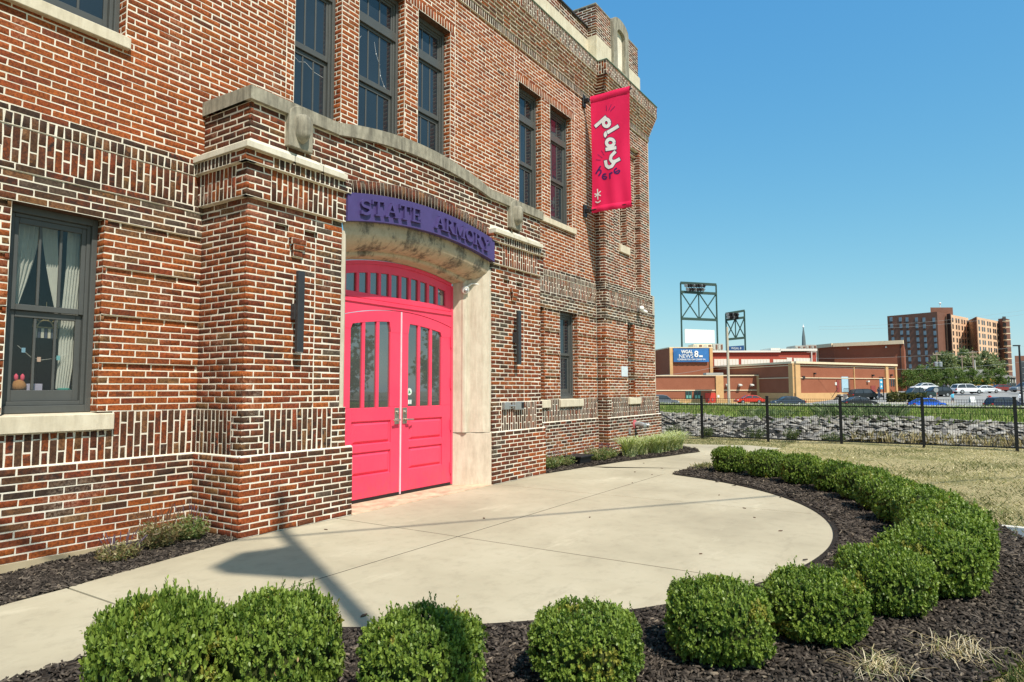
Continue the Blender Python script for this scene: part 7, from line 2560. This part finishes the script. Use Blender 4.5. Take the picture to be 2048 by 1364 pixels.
for k, (px, yt, yb_, w_, lb) in enumerate([(1790, 789, 800, 34, 'low clipped hedge left of the green pickup'), (1829, 790, 801, 34, 'low clipped hedge in front of the green pickup')]):
    d = 100; r = np.random.default_rng(300 + k)
    n = 900; p = np.c_[r.uniform(sx(px - w_ / 2, d), sx(px + w_ / 2, d), n), r.uniform(d - .5, d + .5, n), r.uniform(hz(yb_, d) - .3, hz(yt, d), n)]
    a_ = r.normal(0, .11, (n, 3)); b_ = np.cross(a_, r.normal(0, 1, (n, 3)))
    V = np.stack([p - a_, p + b_, p + a_, p - b_], 1).reshape(-1, 3)
    V = np.array([street(v) for v in V])
    g = r.uniform(0, 1, (n, 1)); c = np.array((.05, .06, .02)) * (1 - g) + np.array((.17, .15, .05)) * g
    tag(link('hedge', np_mesh('hedge', V, np.arange(len(V)).reshape(-1, 4), np.repeat(np.c_[c, np.ones(n)], 4, 0)), M_LEAF), lb, 'hedge', 'low hedges in the parking lot')
# trees across the side street behind the camera, mirrored in the door glass
for k, ((wx, wy), zt0_, hw_, lb) in enumerate([((33, -30), 6.4, 2.6, 'street tree to the right of the camera, mirrored in the left door'), ((41, -27), 5.6, 2.4, 'street tree far right of the camera, mirrored in the right door'), ((27, -34), 5.2, 2.3, 'street tree behind the camera, mirrored at the edge of the door glass')]):
    v_ = Vector((wx - CAMP.x, wy - CAMP.y, 0))
    tree(0, 1, 0, 0, 0, lb, 240 + k, 1400, .9, at=(v_.dot(RT), v_.dot(FW), -.1, 1.6, zt0_, hw_))
# pale concrete island and kerbs
m = fmb(); d = 99
m.prism([(sx(1700, d), d), (sx(1900, d), d), (sx(1910, 101), 101), (sx(1700, 104), 104)], -.95, -.62, 'z')
tag(m.build('traffic_island', M_CONCF, None), kind='structure')

# ---- cars
M_TYRE = simple('tyre', (.015, .015, .016), .8)
M_RIM = simple('rim', (.45, .45, .45), .35, metal=.7)
M_LAMP = simple('lamp_glass', (.7, .68, .6), .2)
M_TAIL = simple('tail_lamp', (.40, .02, .02), .3)
PROF = {
 'sedan': dict(L=4.7, W=1.82, low=[(-2.35, .32), (-2.33, .62), (-2.2, .86), (-1.5, .95), (.75, .93), (1.6, .84), (2.2, .70), (2.34, .5), (2.33, .3)], cab=[(-1.75, .93), (-.95, 1.38), (-.1, 1.45), (.45, 1.38), (1.25, .92)], wb=1.36, wr=.32),
 'suv': dict(L=4.9, W=1.92, low=[(-2.45, .38), (-2.45, .8), (-2.35, 1.02), (-1.0, 1.06), (1.0, 1.04), (2.0, .98), (2.38, .82), (2.45, .55), (2.42, .36)], cab=[(-2.3, 1.03), (-1.95, 1.62), (-1.2, 1.74), (.1, 1.74), (.55, 1.64), (1.25, 1.03)], wb=1.45, wr=.37),
 'pickup': dict(L=5.6, W=1.95, low=[(-2.8, .5), (-2.8, 1.08), (-.9, 1.08), (1.15, 1.1), (2.5, 1.04), (2.78, .85), (2.8, .5)], cab=[(-.85, 1.07), (-.7, 1.78), (.55, 1.80), (1.25, 1.08)], wb=1.75, wr=.40),
}
def car(kind, px, d, paint, label, heading=1, z=None, turn=0.0, group='cars beyond the fence', scale=1.0):
    p = PROF[kind]
    s = sx(px, d)
    z0 = far_h(s, d) if z is None else z
    t = fthing('parked_car', s, d, z0, label, 'car', group)
    ca, sa = math.cos(turn), math.sin(turn)
    def fr(q):
        x, y = q[0] * heading * scale, q[1] * scale
        return street((s + x * ca - y * sa, d + x * sa + y * ca, z0 + q[2] * scale))
    hw = p['W'] / 2
    m = MB(1, fr)
    def section(prof, wl, closed=True):
        n = len(prof)
        i = m.add([(x, -wl(z), z) for x, z in prof] + [(x, wl(z), z) for x, z in prof])
        for k in range(n):
            j = (k + 1) % n
            m.fa((i + k, i + j, i + n + j, i + n + k))
        m.fa([i + k for k in range(n)]); m.fa([i + n + k for k in range(n)])
    # body sides bulge a little at the belt line; the cabin leans in
    section(p['low'], lambda z: hw * (1 - .05 * max(0, (z - .7) / .4)))
    body = m.build('body', paint, t, bevel=.05)
    m = MB(1, fr)
    zc = p['cab'][0][1]; zmx = max(z for _, z in p['cab'])
    wl = lambda z: hw * (.95 - .20 * (z - zc) / (zmx - zc))
    section(p['cab'], wl); m.build('glasshouse', M_GLASSF, t, bevel=.04)
    m = MB(1, fr)
    top = [(x, z) for x, z in p['cab'] if z > zmx - .16]
    rf = [(x, z + .015) for x, z in top] + [(x, z - .06) for x, z in top[::-1]]
    section(rf, lambda z: wl(min(z, zmx)) + .015)
    for xa in ((p['cab'][0], p['cab'][1]), (p['cab'][-1], p['cab'][-2])):
        for sgn in (-1, 1):
            a_, b_ = xa
            m.tube((a_[0], sgn * wl(a_[1]), a_[1]), (b_[0], sgn * wl(b_[1]), b_[1]), .05, n=5)
    xm = (p['cab'][1][0] + p['cab'][-2][0]) / 2
    for sgn in (-1, 1): m.tube((xm, sgn * (wl(zc) + .005), zc), (xm - .05, sgn * (wl(zmx) + .005), zmx), .045, n=5)
    m.build('roof', paint, t)
    for x in (-p['wb'], p['wb']):
        for sgn in (-1, 1):
            m = MB(1, fr); m.lathe((x, sgn * (hw - .18), p['wr']), [(p['wr'] * .6, 0), (p['wr'], .02), (p['wr'], .19), (p['wr'] * .62, .21)], 14, (0, sgn, 0)); wh = m.build('wheel', M_TYRE, t)
            m = MB(1, fr); m.lathe((x, sgn * (hw + .02), p['wr']), [(p['wr'] * .64, 0), (p['wr'] * .5, .02), (.05, .03)], 10, (0, sgn, 0)); m.build('rim', M_RIM, wh)
    zl = p['low'][2][1] - .14
    for sgn in (-1, 1):
        m = MB(1, fr); xf = p['low'][-3][0]; m.box(xf - .12, xf + .05, sgn * hw * .85 - .16, sgn * hw * .85 + .16, p['low'][-3][1] - .14, p['low'][-3][1] + .02); m.build('headlight', M_LAMP, t)
        m = MB(1, fr); xr = p['low'][1][0]; m.box(xr - .03, xr + .10, sgn * hw * .86 - .15, sgn * hw * .86 + .15, zl - .16, zl + .04); m.build('tail_light', M_TAIL, t)
    return t
def paint(name, c): return simple(name, c, .25, spec=.6, var=.03)
P_RED = paint('red_paint', (.62, .035, .012)); P_NAVY = paint('navy_paint', (.012, .018, .045)); P_BLK = paint('black_paint', (.012, .012, .014)); P_BLUE = paint('bright_blue_paint', (.012, .10, .55))
P_WHT = paint('white_paint', (.72, .73, .74)); P_GRN = paint('dark_green_paint', (.012, .028, .026)); P_GRY = paint('grey_paint', (.16, .17, .19)); P_MAR = paint('maroon_paint', (.20, .025, .02)); P_DKB = paint('slate_paint', (.035, .05, .075))
car('sedan', 1496, 112, P_RED, 'bright red sedan parked in front of the low brick wing', -1, z=hz(808.5, 112))
car('sedan', 1573, 100, P_DKB, 'dark blue car half hidden by tall weeds', -1, z=hz(813, 100))
car('suv', 1322, 100, P_GRY, 'grey car just showing beyond the tower corner', 1, z=hz(813.5, 100))
car('sedan', 1716, 96, P_BLK, 'black car low behind the fence below the dark wagon', 1, z=hz(815, 96))
car('suv', 1728, 108, P_BLK, 'dark wagon parked at the brick block with the blue door', 1, z=hz(801, 108))
car('pickup', 1829, 107, P_GRN, 'dark green pickup truck behind the low hedge', -1, z=hz(800, 107))
car('suv', 1868, 113, P_BLK, 'black wagon behind the green pickup', -1, z=hz(796, 113))
car('sedan', 1851, 93, P_BLUE, 'bright blue car showing only its top over the verge', 1, z=hz(819, 93))
car('suv', 2006, 92, P_NAVY, 'navy wagon showing only its top over the verge at the right', 1, z=hz(822, 92))
car('suv', 1931, 116, P_WHT, 'large white wagon in the middle of the parking lot', 1, z=hz(790, 116))
car('sedan', 1968, 124, P_WHT, 'low white car beyond the large white wagon', 1, z=hz(788.5, 124))
car('sedan', 2001, 130, P_MAR, 'dark maroon car behind the school buses', 1, z=hz(786, 130))
car('sedan', 1846, 128, P_WHT, 'white car partly hidden under the trees', -1, z=hz(783, 128))
car('suv', 2050, 118, P_GRY, 'grey car behind the light pole at the right edge', -1, z=hz(787, 118))
# school buses
P_BUS = paint('school_bus_yellow', (.72, .36, .03))
for k, (px, d, y, lb) in enumerate(((1963, 150, 787, 'yellow school bus parked behind the white cars'), (1976, 160, 784, 'second yellow school bus just beyond the first'))):
    z0 = hz(y, d); s = sx(px, d)
    t = fthing('school_bus', s, d, z0, lb, 'bus', 'school buses')
    m = fmb(); m.box(s - 3.0, s + 2.2, d - 1.2, d + 1.2, z0 + .5, z0 + 2.9); m.box(s + 2.2, s + 3.2, d - 1.0, d + 1.0, z0 + .5, z0 + 1.5); m.build('body', P_BUS, t, bevel=.12)
    for q in range(6):
        m = fmb(); m.box(s - 2.8 + q * .82, s - 2.15 + q * .82, d - 1.24, d - 1.19, z0 + 1.75, z0 + 2.4); m.build('window', M_GLASSF, t)
    for zz_ in (1.1, 1.5):
        m = fmb(); m.box(s - 3.0, s + 2.2, d - 1.25, d - 1.20, z0 + zz_, z0 + zz_ + .08); m.build('rub_rail', M_BLACK, t)
    for x in (-1.9, 1.9):
        m = fmb(); m.lathe((s + x, d - 1.0, z0 + .45), [(.3, 0), (.45, .03), (.45, .25), (.3, .28)], 12, (0, -1, 0)); m.build('wheel', M_TYRE, t)
# sandwich board and the back of a sign
d = 101
t = fthing('sandwich_board', sx(1940, d), d, -.9, 'white folding sign board on the parking lot drive', 'sign board')
m = fmb(); z0, z1 = hz(808.5, d), hz(795.5, d); m.prism([(d - .3, z0), (d - .24, z0), (d - .02, z1), (d - .08, z1)], sx(1935.5, d), sx(1945, d), 'x'); m.build('panel', M_WHITE, t)
m = fmb(); m.prism([(d + .3, z0), (d + .24, z0), (d + .0, z1), (d + .06, z1)], sx(1935.5, d), sx(1945, d), 'x'); m.build('panel', M_WHITE, t)
d = 98
t = fthing('stop_sign', sx(1869.5, d), d, -1, 'grey back of an eight sided road sign on a wooden post', 'road sign')
m = fmb(); c = (sx(1869.5, d), hz(782, d)); m.prism([(c[0] + .36 * math.cos(math.pi / 8 + k * math.pi / 4), c[1] + .36 * math.sin(math.pi / 8 + k * math.pi / 4)) for k in range(8)], d - .02, d); m.build('plate', M_GREYM, t)
m = fmb(); m.box(sx(1870, d), sx(1871.2, d), d + .01, d + .09, hz(808, d) - .3, hz(779, d)); m.build('post', M_WOOD, t)

# ---- people far off in the parking lot
def person(px, d, z0, h, pose, shirt, trousers, hair, label, face=1):
    s = sx(px, d)
    t = fthing('person', s, d, z0, label, 'person', 'people in the parking lot')
    J = {
     'stand': dict(pel=(0, 0, .52), chest=(0, 0, .74), neck=(0, 0, .83), head=(0, -.01, .93), sh=.115, el=((-.17, -.02, .63), (.16, .03, .62)), ha=((-.17, -.10, .48), (.15, -.06, .46)), kn=((-.06, -.02, .28), (.07, .01, .28)), fo=((-.07, 0, .02), (.08, .02, .02))),
     'walk': dict(pel=(0, 0, .52), chest=(.02, 0, .74), neck=(.025, 0, .83), head=(.04, -.01, .93), sh=.105, el=((-.16, -.05, .64), (.12, .08, .62)), ha=((-.13, -.10, .50), (.20, .06, .50)), kn=((-.05, -.03, .29), (.10, .03, .29)), fo=((-.16, -.02, .05), (.12, .03, .02))),
     'bend': dict(pel=(0, 0, .50), chest=(-.20, 0, .64), neck=(-.29, 0, .63), head=(-.36, 0, .57), sh=.10, el=((-.28, -.08, .44), (-.24, .08, .44)), ha=((-.33, -.07, .28), (-.30, .08, .27)), kn=((.02, -.05, .27), (.03, .06, .27)), fo=((.0, -.05, .02), (.02, .06, .02))),
    }[pose]
    V = [J['pel'], J['chest'], J['neck'], J['head']]
    Rd = [.085, .10, .045, .062]
    E = [(0, 1), (1, 2), (2, 3)]
    for i, sg in ((0, -1), (1, 1)):
        c = J['chest']
        b = len(V)
        shp = (c[0] + (sg * J['sh'] if pose != 'bend' else 0), c[1] + (0 if pose != 'bend' else sg * J['sh']), c[2] + .05)
        V += [shp, J['el'][i], J['ha'][i]]; Rd += [.045, .034, .026]
        E += [(1, b), (b, b + 1), (b + 1, b + 2)]
        b = len(V)
        V += [(J['pel'][0] + (sg * .05 if pose != 'bend' else 0), J['pel'][1] + (0 if pose != 'bend' else sg * .05), J['pel'][2] - .04), J['kn'][i], J['fo'][i], (J['fo'][i][0] + .0, J['fo'][i][1] - .07, .015)]
        Rd += [.066, .044, .032, .024]
        E += [(0, b), (b, b + 1), (b + 1, b + 2), (b + 2, b + 3)]
    me = bpy.data.meshes.new('body')
    me.from_pydata([(x * face * h, y * h, z * h) for x, y, z in V], E, [])
    o = bpy.data.objects.new('body', me); COL.objects.link(o)
    sk = o.modifiers.new('skin', 'SKIN')
    for v, rr in zip(me.skin_vertices[0].data, Rd): v.radius = (rr * h, rr * h)
    me.skin_vertices[0].data[0].use_root = True
    sb = o.modifiers.new('sub', 'SUBSURF'); sb.levels = 1
    dg = bpy.context.evaluated_depsgraph_get()
    bm_ = bpy.data.meshes.new_from_object(o.evaluated_get(dg))
    bpy.data.objects.remove(o)
    pel, nk = J['pel'][2] * h, J['neck'][2] * h
    for mt in (shirt, trousers, M_SKIN): bm_.materials.append(mt)
    for pg in bm_.polygons:
        c = pg.center
        hd = Vector([J['head'][0] * face * h, J['head'][1] * h, J['head'][2] * h])
        if (c - hd).length < .085 * h: k = 2
        elif c.z < pel - .01 * h and not any((c - Vector((q[0] * face * h, q[1] * h, q[2] * h))).length < .05 * h for q in J['ha']): k = 1 if c.z > .24 * h or trousers.name != 'short_trousers' else 2
        elif any((c - Vector((q[0] * face * h, q[1] * h, q[2] * h))).length < .06 * h for q in J['ha']): k = 2
        else: k = 0
        pg.material_index = k
        pg.use_smooth = True
    for v in bm_.vertices: v.co = street((s + v.co.x, d + v.co.y, z0 + v.co.z))
    link('body', bm_, None, t)
    m = fmb()
    hx, hy, hzz = J['head'][0] * face * h, J['head'][1] * h, J['head'][2] * h
    m.lathe((s + hx, d + hy + .012 * h, z0 + hzz - .005 * h), [(.058 * h, 0), (.068 * h, .025 * h), (.055 * h, .055 * h), (.02 * h, .075 * h)], 10); m.build('hair', hair, t, smooth=True)
    return t
M_SKIN = simple('skin', (.42, .24, .16), .6)
M_HAIR = simple('dark_hair', (.03, .02, .015), .7)
T_AQ = simple('aqua_shirt', (.10, .45, .62), .8); T_RED = simple('red_shirt', (.60, .05, .05), .8); T_WH = simple('white_shirt', (.72, .72, .74), .8); T_DK = simple('dark_shirt', (.03, .035, .05), .8)
T_JEAN = simple('blue_jeans', (.06, .08, .13), .8); T_GRY = simple('grey_trousers', (.16, .16, .17), .8); T_SH = simple('short_trousers', (.10, .10, .12), .8)
person(1901.5, 100, hz(808.5, 100), 1.62, 'walk', T_AQ, T_SH, M_HAIR, 'person in an aqua shirt and dark shorts walking across the drive')
person(1980, 97, hz(810, 97), 1.68, 'bend', T_RED, T_GRY, M_HAIR, 'person in a red shirt bending over by the navy wagon')
person(2037, 95, hz(811, 95), 1.72, 'stand', T_WH, T_JEAN, M_HAIR, 'person in a white shirt standing beside the light pole at the right edge')
person(1755.5, 106, hz(797, 106), 1.72, 'stand', T_DK, T_JEAN, M_HAIR, 'person in dark clothes standing by the blue banner post')
person(1886, 126, hz(786.5, 126), 1.7, 'stand', T_DK, T_GRY, M_HAIR, 'person in dark clothes by the trees, left of two there')
person(1894, 126, hz(786.5, 126), 1.6, 'walk', T_GRY, T_DK, M_HAIR, 'person in grey walking by the trees, right of two there', -1)
